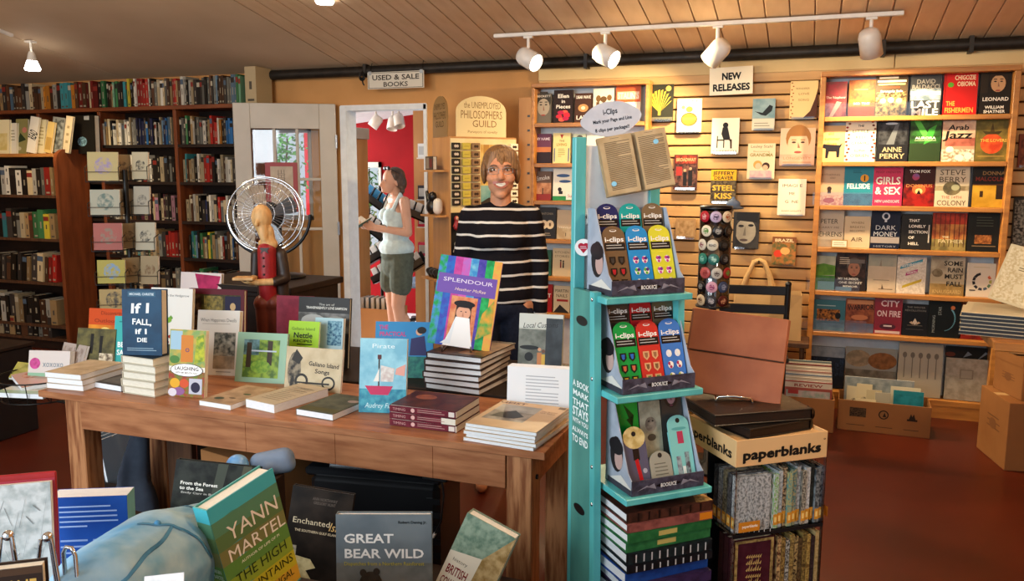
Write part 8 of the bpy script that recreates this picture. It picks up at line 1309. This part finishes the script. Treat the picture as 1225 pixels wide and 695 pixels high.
seam([onb(-0.35+0.052*i+0.004*math.sin(i), 0.45+0.035*i+0.03*math.sin(i*0.9), 1.12) for i in range(16)], 0.0032); seam([onb(0.33+0.016*i+0.008*math.sin(i*1.3), 1.52-0.075*i, 1.12) for i in range(10)], 0.0036); seam([onb(0.47+0.018*i, 0.85-0.11*i, 1.12) for i in range(8)], 0.003); seam([onb(0.88+0.01*math.sin(i*0.8), 1.75-0.16*i, 1.12) for i in range(13)], 0.0045)
MB('plush_deep').sph(onb(0.40, 1.25), 0.006, 10, 8).build('eye', pl_)
lb = onb(0.62, 0.3)+ofs; o = MB('paper_white').box(0, 0.05, 0, 0.002, 0, 0.03).build('price_tag'); o.location = PD(172, 718, 1.10); o.rotation_euler = (math.radians(-25), 0, math.radians(34)); tag(o, 'white price tag resting against the plush whale', 'tag')
# blue ball and rolled cloth under the table apron
cb_ = PD(284, 557, 2.20); o = MB('bottle_blue').sph((0, 0, 0), 0.030, 20, 14).build('blue_ball'); o.location = cb_; tag(o, 'glossy blue marbled ball behind the green-hilled hardcover', 'ball')
o = blob('rolled_cloth', None, [('c', (0.02, 0.02, 0), (0.07, 0.06, 0.005), 0.027, 0.030), ('c', (0.04, 0.02, -0.01), (0.08, 0.06, -0.01), 0.024, 0.024)], 0.006, 'grey_cloth', 2); o.location = cb_+Vector((0.02, 0.02, 0.0)); tag(o, 'rolled grey-blue cloth beside the blue ball', 'cloth')
st_ = blk('wicker_block', 'dark wooden block propping the ball and rolled cloth', 'block', Matrix.Translation((cb_.x-0.03, cb_.y-0.02, LZ if cb_.y < 1.85 else 0))); MB('wood_dark').box(0, 0.13, 0, 0.09, 0.0005, cb_.z-0.031-(LZ if cb_.y < 1.85 else 0), 0.004).build('block', st_)
# ================================================================== the back room's furniture
bcx = PY(414, 300, 6.6); bk = tag(empty('bookcase', (bcx.x, 6.6, FZ2)), 'pale wood bookcase edge just inside the bright doorway', 'bookcase'); bw = PY(423, 300, 6.6).x-bcx.x; bzt = PY(418, 152, 6.6).z-FZ2
MB('wood_panel').box(0, bw, 0, 0.3, 0, bzt-0.1, 0.003).build('side_panel', bk); MB('white_paint').box(-0.02, bw+0.02, -0.02, 0.3, bzt-0.0995, bzt, 0.004).build('capital', bk); MB('black_plastic').box(-0.021, bw+0.021, -0.021, -0.0202, bzt-0.06, bzt-0.03).build('band', bk)
ry0 = PY(452, 270, 7.0); pr = tag(empty('pamphlet_rack', (ry0.x, 7.0, FZ2)), 'black rack with slanting pockets of pamphlets behind the reader', 'rack')
MB('black_wire').tube([(0, 0.06, 0.0), (0, 0.06, PY(452, 222, 7.0).z-FZ2)], 0.016, 8).build('pole', pr); MB('black_wire').box(-0.2, 0.2, -0.1, 0.2, 0, 0.02, 0.004).build('base', pr)
for i, (px, py, rl) in enumerate(((452, 238, 32), (446, 268, 34), (452, 300, -30), (462, 322, -28), (488, 318, -32), (496, 250, 20))):
    p = PY(px, py, 7.0); M = Matrix.Translation((p.x-ry0.x, -0.02*(i % 2), p.z-FZ2)) @ Matrix.Rotation(math.radians(rl), 4, 'Y'); b = MB('black_plastic'); b.M = M; b.box(-0.17, 0.17, -0.03, 0.06, -0.075, -0.06).box(-0.17, 0.17, -0.03, -0.024, -0.075, 0.0).box(-0.17, 0.17, 0.054, 0.06, -0.075, 0.06); b.build('pocket', pr)
    for k in range(4):
        o = book('white pamphlet, %s in %s pocket of the back-room rack' % (ORD[k], ('the highest left', 'the second left', 'the third', 'the fourth', 'the lower right', 'the upper right')[i]), 0.055, 0.13, 0.02, 0xD8DCDC if i != 0 else 0x4A9AD0, [Rc(.1, .3, .9, .9, 0xC8D0D4 if i else 0x3A88C0)], cat='pamphlet', name='pamphlet', hard=False, page='paper_white', group='pamphlets in the back-room rack'); o.matrix_world = Matrix.Translation((ry0.x, 7.0, FZ2)) @ M @ Matrix.Translation((-0.12+0.08*k, 0.005, -0.058))
bx_ = open_box('cardboard_box', 'cardboard box on the back-room floor beside the reader', Matrix.Translation((PY(430, 380, 6.75).x, 6.62, FZ2+0.001)), 0.42, 0.3, 0.36, 'cardboard', 0.006)
for i in range(7):
    o = book('%s book standing in the back-room cardboard box' % ('white', 'pale blue', 'cream', 'grey', 'ivory', 'silver', 'sand')[i], 0.16, 0.30, 0.03, (0xD0D4D4, 0x9AB4C4, 0xCFC4A8, 0x9A9C9C, 0xD8D0BC, 0xB0B4B8, 0xBCA888)[i], [Rc(.1, .1, .9, .9, 0xC0C4C4, 0xA8ACAC, 20)], hard=False, page='paper_white', group='books in the back-room box'); o.matrix_world = Matrix.Translation((PY(430, 380, 6.75).x+0.03+0.055*i, 6.78, FZ2+0.18)) @ Matrix.Rotation(math.radians(-80), 4, 'Z')
for o in [q for q in COL.objects if q.get('group') == 'books in the back-room box']: o.location.z = FZ2+0.012; o.scale = (1, 1, 1.45)
oc = tag(empty('office_chair', (PY(494, 360, 7.65).x+0.1, 7.7, FZ2)), 'grey swivel chair partly hidden behind the reader', 'chair')
MB('grey_cloth').box(-0.22, 0.22, -0.2, 0.22, 0.43, 0.50, 0.02).build('seat', oc); MB('grey_cloth').box(-0.2, 0.2, 0.2, 0.26, 0.55, 0.85, 0.02).build('backrest', oc); MB('dark_metal').tube([(0, 0, 0.08), (0, 0, 0.43)], 0.025, 10).build('column', oc)
for i in range(5): a = 2*math.pi*i/5; MB('black_plastic').tube([(0, 0, 0.1), (0.26*math.cos(a), 0.26*math.sin(a), 0.06)], 0.02, 8).build('leg', oc); MB('black_plastic').sph((0.26*math.cos(a), 0.26*math.sin(a), 0.03), 0.03, 10, 8).build('caster', oc)
def bspot(px, py, Y, lab, tilt):
    c = PY(px, py, Y); t = tag(empty('spotlight', c), lab, 'spotlight'); M = Vector((tilt, -0.3, -0.8)).normalized().to_track_quat('Z', 'Y').to_matrix().to_4x4()
    MB('white_metal').lathe([(0, -0.06), (0.045, -0.06), (0.055, -0.03), (0.055, 0.07), (0.05, 0.07), (0.05, 0.0), (0, 0)], 18, M).build('housing', t); MB('white_metal').tube([(0, 0, 0), (0, 0, 0.12)], 0.012, 8).build('stem', t)
bspot(450, 145, 7.6, 'white spotlight at the left on the back-room ceiling', -0.5); bspot(470, 147, 7.6, 'round white spotlight in the middle of the back-room ceiling', 0.0); bspot(477, 144, 7.6, 'white spotlight at the right on the back-room ceiling', 0.3)
sxp = PY(503, 250, 7.2)
for i, (py, c, lab) in enumerate(((182, 0xE0E4E4, 'white box on the top bracket of the wood-clad wall'), (232, 0x3A3A44, 'dark box on the second bracket of the wood-clad wall'), (265, 0xC02848, 'crimson box on the third bracket of the wood-clad wall'), (300, 0xD03A60, 'pink box on the lowest bracket of the wood-clad wall'))):
    p = PY(505, py, 7.12); o = book(lab, 0.10, 0.13, 0.05, c, [Rc(.1, .2, .9, .8, 0xB8BCBC)], cat='box', name='boxed_item'); o.location = (p.x, 7.13, p.z-0.05); MB('white_metal').box(-0.06, 0.06, -0.005, 0.068, -0.012, -0.001).build('bracket', o)

hk = PY(433, 90, 5.575); b = MB('black_wire')
for k in range(3): b.tube([(0.022*math.cos(a)+0.004*k, -0.006*k, 0.02*math.sin(a)-0.01*k) for a in [2*math.pi*i/14 for i in range(14)]], 0.005, 6, closed=True)
b.tube([(0.0, 0, -0.02), (0.012, -0.01, -0.06), (0.02, -0.005, -0.075)], 0.005, 6); b.tube([(0, 0, 0.02), (0, 0.03, 0.05)], 0.004, 6)
o = b.build('cord_coil'); o.location = hk; tag(o, 'small dark coil of cord hanging from the pipe left of the sign', 'cord')
